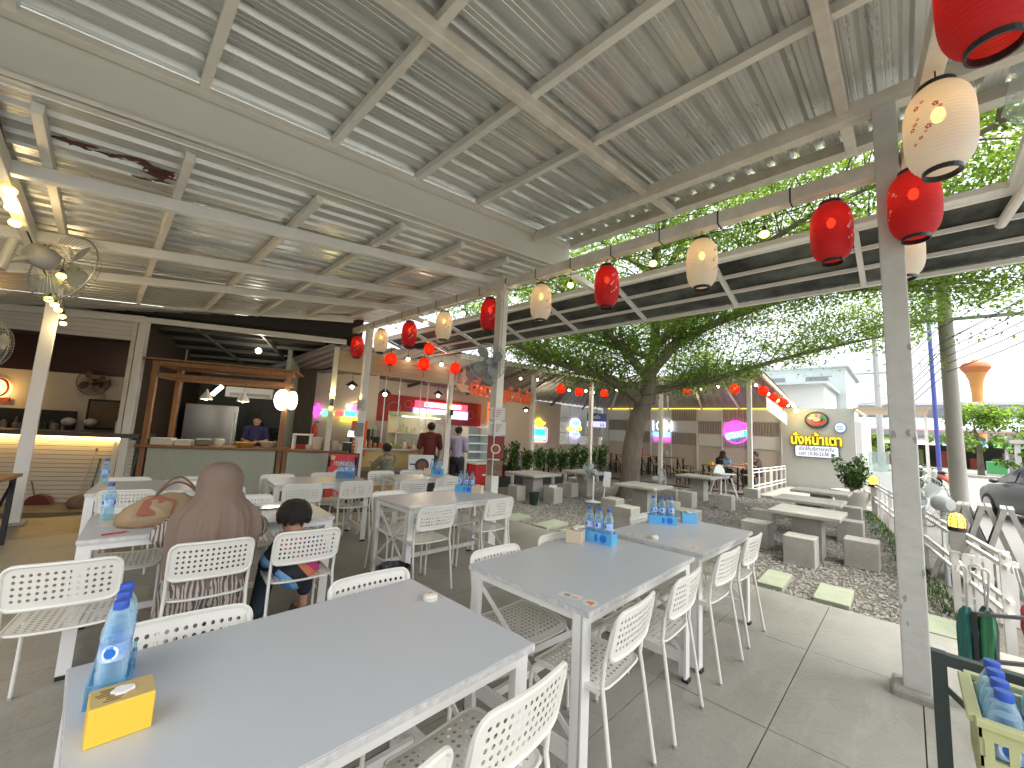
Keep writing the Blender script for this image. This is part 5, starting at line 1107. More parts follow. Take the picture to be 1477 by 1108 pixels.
paper((3.735, 3.925, .90), r(-45), .20, .20, mat('dark_photo', (.10, .06, .04), .5, var=.8, scale=12, col2=(.35, .22, .12)), 'dark food photo low on the fan post', False)
paper((3.70, 7.93, 1.75), r(-40), .16, .22, M_pap, 'small white notice on the far post'); paper((3.70, 7.93, 1.22), r(-40), .18, .28, mat('newsprint', (.50, .48, .43), .7, var=.9, scale=30, col2=(.12, .11, .10)), 'printed newspaper notice lower on the far post', False)

# ---------------------------------------------------------------- neon signs of the dining shed and pavilion
def neon_at(label, loc, facing, shapes):
    """facing: 'y' on a wall of constant y, 'x' on a wall of constant x; shapes in wall coordinates"""
    o = tag(empty('neon_sign', loc, 0 if facing == 'y' else -pi/2), label, 'neon sign')
    for mb, key, col, s in shapes: mb.build('neon_shape', emis('neon_'+key, col, s), o)
    return o
RX = Matrix.Rotation(pi/2, 3, 'X')
def nb(cx, cz, a, b, y=0): return MB().prism(blob(0, 0, a, b), .03, M=RX, c=(cx, y, cz))
def ntube(pts, q=.018): return MB().tube([(x, 0, z) for x, z in pts], q, 6, closed=True)
def ring(cx, cz, a, b, n=28): return [(cx+a*cos(2*pi*k/n), cz+b*sin(2*pi*k/n)) for k in range(n)]
def rrect(x0, x1, z0, z1, q=.08): 
    P = []
    for cx, cz, a0 in ((x1-q, z1-q, 0), (x0+q, z1-q, 90), (x0+q, z0+q, 180), (x1-q, z0+q, 270)):
        for k in range(5): a = r(a0+22.5*k); P.append((cx+q*cos(a), cz+q*sin(a)))
    return P
def neon_text(o, w_, size, key, col, s, x, z, rot=0.0, y=-.035):
    part('neon_text', scribble(w_, size, .013, int(size*1000+x*10)).mesh('neon_text', emis('neon_'+key, col, s)), o, (x, y, z), (0, rot, 0))
NE = 1.0
o = neon_at('yellow and cyan neon lettering inside a pink outline on the cream wall', (13.85, 11.74, 1.6), 'y', [(ntube(rrect(-.50, .50, -.52, .12)), 'pinkline', (1, .35, .45), .7), (nb(-.1, .30, .30, .17), 'yellow', (1, .95, .05), NE), (MB().bx(-.36, .36, -.02, .0, -.22, .05), 'cyan', (.05, .75, 1), NE), (MB().bx(-.36, .36, -.02, .0, -.42, -.24), 'aqua', (.2, 1, .8), NE)])
neon_text(o, 0.45, .20, 'deepyellow', (.55, .5, 0), 1, -.1, .30); neon_text(o, 0.6, .17, 'deepblue', (0, .25, .5), 1, 0, -.09)
o = neon_at('pale blue, yellow and violet neon lettering in the rear window', (16.5, 11.72, 1.75), 'y', [(ntube(ring(0, .28, .42, .25)), 'lilac', (.75, .5, 1), .7), (nb(0, .30, .33, .16), 'skyblue', (.35, .75, 1), .8), (MB().bar((-.5, 0, -.02), (.5, 0, .06), .03, .17), 'yellow', (1, .95, .05), NE), (nb(0, -.25, .33, .12), 'skyblue', (.35, .75, 1), .8), (ntube(ring(0, -.28, .38, .2)), 'violet', (.45, .12, 1), NE)])
neon_text(o, 0.5, .16, 'deepblue', (0, .25, .5), 1, 0, .30); neon_text(o, 0.45, .13, 'deepblue', (0, .25, .5), 1, 0, -.25)
o = neon_at('neon plate with fork and knife over blue and magenta letters', (18.94, 8.4, 1.9), 'x', [(ntube(ring(.02, .22, .30, .27), .022), 'paleblue', (.75, .88, 1), NE), (MB().lathe([(.20, 0), (.20, .02)], 26, c=(.02, .02, .22), M=RX), 'straw', (1, 1, .45), .8), (MB().bx(.42, .47, -.02, .0, -.02, .46), 'paleblue', (.75, .88, 1), NE), (MB().bx(-.47, -.42, -.02, .0, -.02, .46), 'paleblue', (.75, .88, 1), NE)])
neon_text(o, 0.85, .19, 'azure', (.15, .6, 1), 1.1, 0, -.18); neon_text(o, 0.75, .18, 'magenta', (1, .05, .75), NE, 0, -.38)
o = neon_at('round magenta neon with tilted cyan lettering on the slatted wall', (18.93, 5.2, 1.95), 'x', [(ntube(ring(0, 0, .47, .46), .02), 'magenta', (1, .05, .75), NE), (MB().prism([(.40*cos(a), .40*sin(a)) for a in [r(8)+pi*k/16 for k in range(17)]], .02, M=RX, c=(0, .02, .02)), 'hotpink', (1, .06, .55), .7), (MB().bar((-.38, 0, -.22), (.42, 0, -.02), .03, .24), 'skycyan', (.05, .7, 1), .7)])
neon_text(o, 0.72, .18, 'whitecyan', (.6, .95, 1), 1.1, .02, -.12, r(-14))
o = neon_at('small neon ice cream and letters low on the cream wall beside the orange sign', (10.65, 11.73, 1.4), 'y', [(nb(-.35, .02, .12, .14), 'magenta', (1, .05, .75), NE), (nb(-.08, .02, .10, .10), 'green', (.10, 1, .35), NE), (nb(.28, .05, .16, .22), 'straw', (1, 1, .45), .8), (MB().bx(.10, .48, -.02, 0, -.24, -.12), 'yellow', (1, .95, .05), NE)])
# toilet sign (blue light box)
ts = thing('toilet_sign', 'blue and lilac hanging sign with white writing and two small figures', 'sign', (12.95, 8.25, 1.8), rz=r(-42))
part('sign_panel', MB().bx(-.35, .35, -.02, .02, .22, .50).mesh('sign_panel', mat('sign_navy', (.03, .06, .20), .4)), ts); part('sign_panel', MB().bx(-.35, .35, -.02, .02, 0, .215).mesh('sign_panel', mat('sign_lilac', (.36, .35, .72), .4, emit=(.4, .38, .9), es=.4)), ts); part('sign_rim', MB().tube([(-.36, 0, -.01), (.36, 0, -.01), (.36, 0, .51), (-.36, 0, .51)], .012, 6, closed=True).mesh('sign_rim', M_dark), ts)
me = text_mesh('sign_text', 'ห้องน้ำ', .17, .003, M_pan); part('sign_text', me, ts, (-.10, -.024, .36), (pi/2, 0, 0))
for x in (.16, .25): part('figure_mark', MB().lathe([(.018, 0), (.018, .004)], 10, c=(x, -.021, .15), M=RX).bx(x-.02, x+.02, -.025, -.021, .03, .12).mesh('figure_mark', mat('sign_navy', (.03, .06, .20), .4)), ts)
part('sign_hanger', MB().tube([(0, 0, .5), (0, 0, 1.3)], .012, 6).mesh('sign_hanger', M_dark), ts)

# ---------------------------------------------------------------- dining shed and pavilion roof
pv = thing('pavilion_roof', 'corrugated pavilion roof with steel posts over the far dining tables', 'pavilion roof', (14, 6, 0))
M_psheet = mat('pavilion_sheet', (.25, .235, .23), .55, .2, var=.5, scale=1.5, col2=(.18, .165, .16), stretch=(1, 6, 1))
def corr(mb, a, b, c, d, nrib, h=.03):
    """ribbed quad: ribs run from edge a-b to edge d-c"""
    a, b, c, d = map(Vector, (a, b, c, d)); vs = []; n = nrib*4
    for i in range(n+1):
        t = i/n; dz = h if (i % 4) in (1, 2) else 0
        vs += [a.lerp(b, t)+Vector((0, 0, dz)), d.lerp(c, t)+Vector((0, 0, dz))]
    mb.add(vs, [(2*i, 2*i+1, 2*i+3, 2*i+2) for i in range(n)])
mb = MB(); corr(mb, (13.4, 7.9, 3.62), (13.9, 3.05, 3.72), (19.3, 3.0, 2.98), (19.3, 12, 2.98), 26); wpart(mb, 'roof_sheet', M_psheet, pv)
mb = MB(); corr(mb, (5.9, 7.55, 3.28), (13.4, 7.9, 3.62), (19.3, 12, 2.98), (4.0, 12, 2.85), 40); wpart(mb, 'roof_sheet', M_psheet, pv)
mb = MB(); corr(mb, (3.3, 8.95, 3.14), (5.95, 7.50, 3.30), (6.6, 12, 2.88), (3.0, 12.6, 2.84), 12); wpart(mb, 'roof_sheet', M_psheet, pv)
wpart(MB().bar((13.4, 7.92, 3.56), (13.9, 3.05, 3.66), .06, .13), 'eave_beam', M_paintd, pv); wpart(MB().bar((5.9, 7.56, 3.22), (13.4, 7.9, 3.56), .06, .11), 'eave_beam', M_paintd, pv); wpart(MB().bar((13.88, 3.1, 3.62), (19.3, 3.05, 2.92), .06, .12), 'gable_beam', M_paintd, pv)
for k in range(6): f_ = k/5; wpart(MB().bar((13.5+.45*f_, 7.6-4.2*f_, 3.52), (19.1, 11.3-7.8*f_, 2.90), .06, .09), 'rafter', M_paint, pv)
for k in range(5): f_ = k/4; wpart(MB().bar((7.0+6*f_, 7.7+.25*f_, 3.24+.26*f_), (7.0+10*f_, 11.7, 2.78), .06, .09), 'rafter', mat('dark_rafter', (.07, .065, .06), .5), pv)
for x, y, z1 in ((13.98, 3.45, 3.6), (13.70, 6.13, 3.55), (12.2, 8.02, 3.45), (9.6, 8.48, 3.3)): wpart(MB().bx(x-.06, x+.06, y-.06, y+.06, -.1, z1), 'post', M_paint, pv)
wpart(MB().bx(13.83, 14.13, 3.22, 3.62, -.11, .17), 'post_block', M_cement, pv, .02)
wpart(MB().add([(14.1, 3.02, 2.95), (16.8, 2.98, 2.62), (16.8, 2.98, 2.20), (14.1, 3.02, 2.55)], [(0,1,2,3)]), 'gable_banner', mat('pale_banner', (.62, .54, .47), .6, var=.6, scale=3, col2=(.70, .40, .25)), pv)
plight((16, 6, 2.7), 8, (1, .8, .45), .1); plight((12, 10, 2.6), 8, (1, .85, .6), .1)
# pavilion railing
rl = thing('white_railing', 'low white panelled railing at the corner of the pavilion', 'railing', (14.3, 3.4, -.06))
for (a, b) in (((14.1, 3.42), (16.3, 3.4)), ((16.4, 3.4), (18.6, 3.4))):
    for z in (.12, .22, .62, .72): wpart(MB().bar((a[0], a[1], z), (b[0], b[1], z), .03, .03), 'rail', M_wpaint, rl)
    for k in range(4): t = k/3; x = a[0]+(b[0]-a[0])*t; wpart(MB().bx(x-.02, x+.02, a[1]-.02, a[1]+.02, -.06, .72), 'baluster', M_wpaint, rl)
# ---------------------------------------------------------------- far dining furniture
M_ftop = mat('orange_wood_top', (.45, .26, .12), .45, var=.6, scale=6, stretch=(1, 6, 6)); 
def iron_table(x, y, L, D, h, rz, label):
    o = thing('iron_table', label, 'table', (x, y, -.06), 'black iron dining tables of the pavilion', rz)
    part('tabletop', MB().bx(-L/2, L/2, -D/2, D/2, h-.04, h).mesh('tabletop', M_ftop), o)
    for sx in (-1, 1):
        for sy in (-1, 1): part('leg', MB().bx(sx*(L/2-.05)-.025, sx*(L/2-.05)+.025, sy*(D/2-.05)-.025, sy*(D/2-.05)+.025, 0, h-.041).mesh('leg', M_dark), o)
        part('brace', MB().bar((sx*(L/2-.05), -D/2+.06, .12), (sx*(L/2-.05), D/2-.06, h-.1), .02, .03).mesh('brace', M_dark), o)
    part('brace', MB().bar((-L/2+.06, 0, .12), (L/2-.06, 0, h-.1), .02, .03).mesh('brace', M_dark), o)
def iron_stool(x, y, label, h=.50):
    o = thing('iron_stool', label, 'stool', (x, y, -.06), 'black iron stools of the pavilion')
    part('stool_top', MB().bx(-.16, .16, -.16, .16, h-.035, h).mesh('stool_top', M_ftop), o)
    for sx in (-1, 1):
        for sy in (-1, 1): part('leg', MB().bar((sx*.13, sy*.13, h-.036), (sx*.16, sy*.16, 0), .025, .025).mesh('leg', M_dark), o)
    part('foot_ring', MB().bx(-.15, .15, -.15, -.13, .14, .16).bx(-.15, .15, .13, .15, .14, .16).mesh('foot_ring', M_dark), o)
iron_table(15.3, 4.62, 1.2, .7, .76, r(90), 'iron table with bottles and a yellow box near the pavilion corner'); iron_table(16.6, 4.45, 1.2, .7, .78, r(90), 'iron table where the two far diners sit'); iron_table(17.6, 7.6, 1.3, .7, .80, r(90), 'iron table against the slatted wall with a clear jug'); iron_table(16.4, 8.6, 1.3, .7, .8, r(90), 'iron table with red box beside the tree trunk'); iron_table(16.2, 10.2, 1.4, .7, .8, 0, 'iron table near the toilet door'); iron_table(11.0, 10.0, 1.6, .7, .85, 0, 'wooden topped table behind the planter'); iron_table(13.4, 9.9, 1.6, .7, .85, 0, 'wooden topped table below the pink outlined neon'); iron_table(9.3, 9.4, 1.4, .6, .62, r(8), 'dark iron table beside the red freezer')
for x, y, lb_ in [(15.2, 5.5, 'stool at the far end of the pavilion corner table'), (14.9, 4.9, 'stool on the garden side of the pavilion corner table'), (15.6, 3.9, 'stool between the high chair and the railing'), (16.9, 7.2, 'stool before the table with the clear jug'), (17.0, 8.0, 'second stool before the table with the clear jug'), (16.4, 7.4, 'stool standing alone right of the grey fan'), (15.8, 8.2, 'stool in front of the red cooler'), (15.7, 9.0, 'stool behind the tree trunk'), (15.6, 9.9, 'stool at the toilet door table, planter side'), (16.8, 9.7, 'stool at the toilet door table, wall side'), (14.8, 5.8, 'stool just behind the concrete table near the high chair'), (18.0, 6.8, 'stool against the slatted wall below the pink neon')]:
    iron_stool(x, y, 'black iron ' + lb_)
one(MB().bx(15.9, 16.6, 8.2, 8.7, .74, 1.08), 'red_box', M_red, 'red drinks cooler box just past the tree trunk', 'cooler', (16.2, 8.45, .74), .02)
def far_bottle(x, y, z, label):
    bottle(x, y, z, label, 'water bottles on the far tables', s=1.15)
for k in range(3): far_bottle(15.05+.02*k, 4.32+.09*k, .705, 'clear bottle on the table near the pavilion corner')
one(MB().bx(14.95, 15.1, 4.85, 5.0, .705, .80), 'tissue_box', M_tis['yellow'], 'small yellow box on the table near the pavilion corner', 'tissue box', (15.0, 4.9, .705), .004)
o = one(MB().lathe([(.12, 0), (.14, .05), (.13, .22), (.08, .28)], 18, c=(17.5, 7.6, .745)), 'water_jug', clearmat('jug', (.7, .8, .85), .3), 'clear round water jug on the table by the slatted wall', 'jug', (17.5, 7.6, .745), smooth=True)
# white high chair
hc = thing('high_chair', 'white plastic high chair on splayed legs beside the garden', 'high chair', (13.1, 3.95, -.08), rz=r(-40))
shell = MB(); n = 20; prof = []
for zz, rx, ry, cy in ((.50, .12, .11, 0), (.54, .17, .16, 0), (.60, .19, .18, 0), (.66, .20, .19, 0)): prof.append([(rx*cos(2*pi*k/n), cy+ry*sin(2*pi*k/n), zz) for k in range(n)])
shell.add([p for row in prof for p in row], [(i*n+k, i*n+(k+1) % n, (i+1)*n+(k+1) % n, (i+1)*n+k) for i in range(3) for k in range(n)]+[tuple(range(n-1, -1, -1))])
part('seat', smoothfix(shell.mesh('seat', M_pan)), hc); bk = MB(); pts = [(.18*cos(pi*k/12), .19+.02*sin(pi*k/12), .66+.26*sin(pi*k/12)) for k in range(13)]
bk.prism([(.18*cos(pi*k/12), .28*sin(pi*k/12)) for k in range(13)], .02, M=Matrix.Rotation(pi/2, 3, 'X'), c=(0, .20, .62)); part('backrest', bk.mesh('backrest', M_pan), hc); part('tray_rim', MB().bx(-.24, .24, -.24, -.12, .64, .67).mesh('tray_rim', M_pan), hc)
for sx in (-1, 1):
    for sy in (-1, 1): part('leg', MB().tube([(sx*.15, sy*.14, .55), (sx*.26, sy*.27, 0)], .018, 8).mesh('leg', M_pan), hc)

# ---------------------------------------------------------------- planter with leafy plants
M_leaf = [mat('leaf_a', (.050, .115, .022), .5, spec=.3), mat('leaf_b', (.090, .165, .035), .5, spec=.3), mat('leaf_c', (.030, .075, .018), .55, spec=.3), mat('leaf_d', (.14, .20, .05), .5, spec=.3)]
def leafy(mb, rnd, c, n, rx, ry, rz_, s0, s1, flat=0.0):
    for _ in range(n):
        while True:
            p = Vector((rnd.uniform(-1, 1), rnd.uniform(-1, 1), rnd.uniform(-1, 1)))
            if p.length <= 1: break
        q = Vector((c[0]+p.x*rx, c[1]+p.y*ry, c[2]+p.z*rz_)); s = rnd.uniform(s0, s1)
        a = Vector((rnd.gauss(0, 1), rnd.gauss(0, 1), rnd.gauss(0, 1)*(1-flat))).normalized(); b = a.cross(Vector((rnd.gauss(0, 1)*.6, rnd.gauss(0, 1)*.6, 1+rnd.random())) ).normalized()
        mb.cur = rnd.choices((0, 1, 2, 3), (5, 4, 3, 1))[0]
        mb.add([q-a*s, q+b*s*.5-a*s*.1, q+a*s, q-b*s*.5-a*s*.1], [(0,1,2,3)])
M_pot = mat('pale_pot', (.55, .54, .49), .6)
def plant(x, y, z, h, w_, label, seed, n=260, pot=True, ls=.07):
    o = thing('potted_plant', label, 'plant', (x, y, z), 'plants in the planter row')
    rn = random.Random(seed); st = MB(); lf = MB()
    for k in range(9):
        a = rn.uniform(0, 2*pi); tx, ty = cos(a)*w_*.6*rn.random(), sin(a)*w_*.6*rn.random(); top = h*rn.uniform(.7, 1)
        st.tube([(0, 0, .12), (tx*.5, ty*.5, top*.55), (tx, ty, top)], [.008, .006, .003], 4)
        for q in range(5): leafy(lf, rn, (tx*(.4+.15*q), ty*(.4+.15*q), .2+(top-.15)*(.25+.19*q)), n//34, .13, .13, .09, ls*.45, ls)
    part('stem', st.mesh('stem', M_trunkb), o); part('foliage', lf.mesh('foliage', M_leaf), o)
    if pot: part('pot', smoothfix(MB().lathe([(.09, 0), (.13, .16), (.14, .18), (.12, .18), (.11, .15), (.001, .15)], 16).mesh('pot', mat('dark_pot', (.05, .05, .045), .5)), 40), o)
pl_ = thing('planter_shelf', 'low dark planter shelf holding the row of leafy plants', 'planter', (11, 8.6, -.12))
for f_ in range(9): x, y = 8.4+.56*f_, 8.55-.06*f_; wpart(MB().bx(x-.25, x+.25, y-.16, y+.16, -.12, .16), 'planter_box', M_dark, pl_); wpart(MB().bx(x-.27, x-.25, y-.18, y+.18, -.12, .22), 'white_edge', M_wpaint, pl_)
for k in range(10):
    x = 8.35+.52*k; plant(x, 8.52-.055*k, .14, random.uniform(.70, 1.0), .38, ['leafy plant at the fan post end of the planter row', 'leafy plant, second in the planter row from the fan post', 'leafy plant, third in the planter row from the fan post', 'leafy plant before the yellow neon, fourth in the row', 'leafy plant before the cream wall, fifth in the row', 'leafy plant, sixth in the planter row from the fan post', 'leafy plant in front of the rear window, seventh in the row', 'leafy plant, eighth in the planter row from the fan post', 'leafy plant, ninth in the row, close to the standing fan', 'leafy plant at the tree end of the planter row'][k], 40+k, 420, False, .075)
# potted shrub by the sign wall
o = thing('potted_shrub', 'bushy green shrub in a round pale pot before the sign wall', 'shrub', (14.6, 1.16, -.05)); rn = random.Random(77); lf = MB(); st = MB()
for k in range(12):
    a = rn.uniform(0, 6.28); q = rn.uniform(.05, .42); top = rn.uniform(.8, 1.28); tx, ty = cos(a)*q, sin(a)*q; st.tube([(0, 0, .4), (tx*.5, ty*.5, top*.6), (tx, ty, top)], [.02, .012, .004], 5)
    for j in range(6): leafy(lf, rn, (tx*(.4+.12*j), ty*(.4+.12*j), .55+(top-.5)*(.1+.18*j)), 26, .16, .16, .13, .03, .075)
part('stem', st.mesh('stem', M_trunkb), o); part('foliage', lf.mesh('foliage', M_leaf), o); part('pot', smoothfix(MB().lathe([(.30, 0), (.42, .25), (.44, .42), (.40, .42), (.36, .34), (.001, .34)], 28).mesh('pot', M_pot), 40), o); part('pot_base', MB().bx(-.50, .45, -.45, .45, -.06, .0).mesh('pot_base', M_cement), o)

# ---------------------------------------------------------------- concrete garden furniture
def cbox(name, x0, x1, y0, y1, h, label, cat, grp, g=-.115, rz=0.0):
    o = MB().bx(-(x1-x0)/2, (x1-x0)/2, -(y1-y0)/2, (y1-y0)/2, 0, h).build(name, M_cement, None, ((x0+x1)/2, (y0+y1)/2, g), rz, bevel=.012); return tag(o, label, cat, grp)
def cstool(cx, cy, label, s=.34, h=.385, rz=0.0): return cbox('concrete_stool', cx-s/2, cx+s/2, cy-s/2, cy+s/2, h, label, 'stool', 'concrete garden stools', rz=rz)
def ctable(cx, cy, label, lx=.85, ly=.80, h=.64, ped=.36, rz=0.0):
    o = thing('concrete_table', label, 'table', (cx, cy, -.115), 'concrete garden tables', rz); part('pedestal', MB().bx(-ped/2, ped/2, -ped/2, ped/2, 0, h-.055).mesh('pedestal', M_cement), o)
    s = part('table_slab', MB().bx(-lx/2, lx/2, -ly/2, ly/2, h-.054, h).mesh('table_slab', M_cement), o); b = s.modifiers.new('bevel', 'BEVEL'); b.width = .008
ctable(7.62, 1.12, 'concrete table nearest the railing, a stool tucked before its pedestal', .95, .85, .66); ctable(9.30, 1.34, 'concrete table in the middle of the railing row', .95, 1.0, .66); ctable(11.4, 1.42, 'concrete table farthest in the railing row before the sign wall', .95, 1.0, .66)
cstool(7.00, 1.12, 'concrete stool in front of the pedestal of the nearest garden table', .36); cstool(7.64, .52, 'large concrete stool nearest the tall white post', .37, .37); cstool(9.45, .78, 'concrete stool, middle of the row by the railing', .36, .37); cstool(11.65, .96, 'concrete stool at the far end of the row by the railing', .40, .37); cstool(7.63, 1.80, 'concrete stool just behind the blue tissue box table', .38, .38); cstool(9.15, 2.05, 'concrete stool left of the nearest garden table, farther back', .36, .37)
ctable(8.35, 4.10, 'concrete table in front of the tree trunk', .95, .90, .62, .34); cstool(7.42, 4.30, 'concrete stool beside the tree table, back one of two', .34, .38); cstool(6.82, 3.66, 'concrete stool closest to the slab, partly behind the bottle tray', .34, .38); cstool(8.75, 3.66, 'small concrete stool right of the tree table', .28, .30); cstool(8.55, 3.25, 'low concrete stool behind the blue tissue box table end', .42, .22)
ctable(7.48, 6.50, 'concrete table before the planter, next to the green bin', 1.0, .95, .64, .34); cstool(7.06, 6.62, 'concrete stool in the shade left of the green bin', .30, .36); cstool(7.62, 5.98, 'concrete stool with white paper on it by the green bin', .32, .36); cstool(8.80, 6.34, 'concrete stool between the two planter tables', .30, .36)
ctable(9.30, 6.22, 'concrete table beside the standing fan', .9, .95, .64, .34); cstool(9.9, 7.0, 'concrete stool in shade behind the table of the standing fan', .3, .36)
ctable(11.75, 4.16, 'concrete table between the high chair and the tree', .95, .95, .66, .36); cstool(10.2, 3.88, 'concrete stool left of the table near the high chair', .34, .38); cstool(10.72, 3.16, 'concrete stool closest to the high chair', .30, .36); cstool(10.48, 4.36, 'concrete stool half hidden behind the standing fan cage', .26, .34)
bin_(6.99, 6.02, -.115, 'small dark green bin standing in the gravel by a stool', .085, .115, .26, mat('bin_green', (.012, .030, .020), .45), False)
o = MB().bx(-.11, .11, -.08, .08, 0, .035).build('paper_pack', M_pan, None, (7.62, 5.98, .246), r(30), bevel=.004); tag(o, 'flat white paper pack on the stool by the green bin', 'paper')
# standing fans in the garden
def stand_fan(x, y, rz, label, tall=.62):
    o = fan((x, y, -.11+tall), rz, 0, label, [((0, .13, 0), (0, .13, -.08), .05)], .98)
    k = 1/.98
    part('pole', MB().tube([(0, .13, -.08), (0, .13, -tall+.03)], .022, 10).mesh('pole', M_pan), o); part('base', smoothfix(MB().lathe([(.19, 0), (.20, .012), (.10, .03), (.03, .05)], 24, c=(0, .13, -tall*1.0)).mesh('base', M_pan), 40), o)
stand_fan(8.55, 5.60, r(172), 'grey standing fan on a white pole in the gravel', .72); stand_fan(8.98, 3.98, r(20), 'grey standing fan right of the tree trunk', .70)
sb_ = thing('sign_stake', 'white blank sign on a stake leaning by the tree trunk', 'sign', (9.45, 5.75, -.11), rz=r(-45)); part('stake', MB().bar((0, 0, 0), (.08, 0, .55), .03, .03).mesh('stake', M_pan), sb_); part('sign_plate', MB().bar((.04, 0, .25), (.14, 0, .68), .03, .02).prism([(-.09, 0), (.10, -.02), (.13, .36), (-.05, .38)], .012, M=RX, c=(.06, 0, .30)).mesh('sign_plate', M_pan), sb_)
# ---------------------------------------------------------------- the garden tree
def leafmat(name, col, tl=.58):
    m = bpy.data.materials.new(name); m.use_nodes = True; MATS[name] = m; n = m.node_tree; b = n.nodes['Principled BSDF']; L = n.links; o = n.nodes['Material Output']
    b.inputs['Base Color'].default_value = (*col, 1); b.inputs['Roughness'].default_value = .45; b.inputs['Specular IOR Level'].default_value = .3
    t = n.nodes.new('ShaderNodeBsdfTranslucent'); t.inputs[0].default_value = (min(1, col[0]*2.3), min(1, col[1]*2.2), col[2]*1.0, 1)
    x = n.nodes.new('ShaderNodeMixShader'); x.inputs[0].default_value = tl; L.new(b.outputs[0], x.inputs[1]); L.new(t.outputs[0], x.inputs[2]); L.new(x.outputs[0], o.inputs[0]); return m
M_crown = [leafmat('crown_leaf_a', (.10, .175, .04)), leafmat('crown_leaf_b', (.15, .22, .055)), leafmat('crown_leaf_c', (.07, .135, .035)), leafmat('crown_leaf_d', (.20, .26, .07))]
tr = thing('tree', 'broad shade tree with a leaning grey trunk and spreading low limbs', 'tree', (10.1, 5.4, -.12))
def spline(P, n):
    P = [Vector(p) for p in P]; out_ = []
    for i in range(len(P)-1):
        p0, p1, p2, p3 = P[max(i-1, 0)], P[i], P[i+1], P[min(i+2, len(P)-1)]
        for k in range(n):
            t = k/n; out_.append(.5*((2*p1)+(p2-p0)*t+(2*p0-5*p1+4*p2-p3)*t*t+(3*p1-p0-3*p2+p3)*t**3))
    return out_+[P[-1]]
tk = MB(); SP = spline([(10.12, 5.42, -.15), (10.05, 5.33, .35), (9.98, 5.2, 1.5), (10.06, 4.98, 2.4), (10.12, 4.86, 3.0), (10.12, 4.75, 3.8), (10.1, 4.65, 5.2), (10.0, 4.6, 7.6)], 5); n_ = len(SP)
def trad(i):
    t = i/(n_-1); return .40-.25*min(1, t*8) *.3 if t < .1 else max(.05, .325-.02*t*5 if t < .5 else .26*(1-(t-.5)*1.6))
tk.tube(SP, [.80*trad(i)*(1+.05*sin(i*1.7)) for i in range(n_)], 14); wpart(tk, 'trunk', M_trunkb, tr, smooth=True)
rn = random.Random(31); crown = MB(); NLEAF = [0]
LIMBS = [([(10.02, 5.05, 2.5), (9.2, 5.3, 2.85), (8.5, 5.5, 3.02), (7.36, 5.9, 3.18), (6.7, 6.35, 3.45), (5.6, 7.0, 3.9)], .16), ([(10.1, 4.85, 3.0), (9.2, 4.95, 3.55), (8.3, 5.0, 3.9), (7.4, 5.0, 4.15), (6.2, 5.2, 4.7)], .13),
         ([(10.12, 4.75, 3.3), (10.3, 4.3, 3.9), (10.55, 3.8, 4.3), (11.1, 2.4, 4.9), (11.5, 1.3, 5.15), (11.8, -.4, 5.3), (11.8, -2.0, 5.5)], .15), ([(10.2, 4.82, 2.75), (10.8, 4.4, 2.92), (11.4, 3.9, 3.1), (12.5, 2.6, 3.7), (13.4, 1.2, 4.2), (14.0, 0, 4.5)], .12),
         ([(10.1, 4.7, 3.9), (9.6, 3.6, 4.6), (9.0, 2.4, 5.2), (8.4, 1.0, 5.6), (8.2, -.4, 5.8)], .12), ([(10.1, 4.7, 4.3), (8.6, 4.1, 5.0), (7.4, 3.4, 5.4), (6.4, 2.6, 5.8)], .10), ([(10.1, 4.7, 4.5), (11.5, 5.2, 5.0), (13.2, 5.6, 5.4), (14.5, 6.2, 5.6)], .10), ([(10.1, 4.65, 4.8), (9.5, 6.2, 5.3), (8.6, 7.6, 5.6), (7.8, 9.0, 5.9)], .10),
         ([(10.1, 4.65, 5.2), (11.3, 3.2, 6.0), (12.6, 1.6, 6.5), (13.2, -.2, 6.7)], .09), ([(10.1, 4.6, 5.6), (8.6, 3.0, 6.5), (7.2, 1.4, 7.0)], .08), ([(10.1, 4.6, 5.8), (8.2, 5.6, 6.6), (6.6, 6.4, 7.0)], .08), ([(10.0, 4.6, 6.6), (10.8, 2.4, 7.3), (11.0, .4, 7.6), (10.8, -1.4, 7.6)], .07), ([(10.12, 4.75, 3.6), (9.9, 6.0, 4.1), (9.6, 7.2, 4.4), (9.2, 8.4, 4.8)], .09), ([(11.1, 2.4, 4.9), (10.2, 1.2, 5.2), (9.6, -.4, 5.5), (9.4, -1.8, 5.8)], .07), ([(8.5, 5.5, 3.02), (8.0, 6.4, 3.3), (7.8, 7.4, 3.7)], .07), ([(11.4, 3.9, 3.1), (12.6, 4.2, 3.5), (13.4, 4.8, 4.0)], .06), ([(8.2, -.4, 5.8), (8.0, -1.6, 6.2), (7.8, -2.8, 6.6)], .05), ([(11.8, -.4, 5.3), (11.0, -2.2, 6.2), (10.4, -3.6, 6.9)], .05), ([(10, 4.6, 7), (9, 1.5, 7.6), (8.4, -1, 8.0)], .06), ([(11.5, 1.3, 5.15), (10.6, .2, 4.7), (10.2, -1.0, 4.5)], .05)]
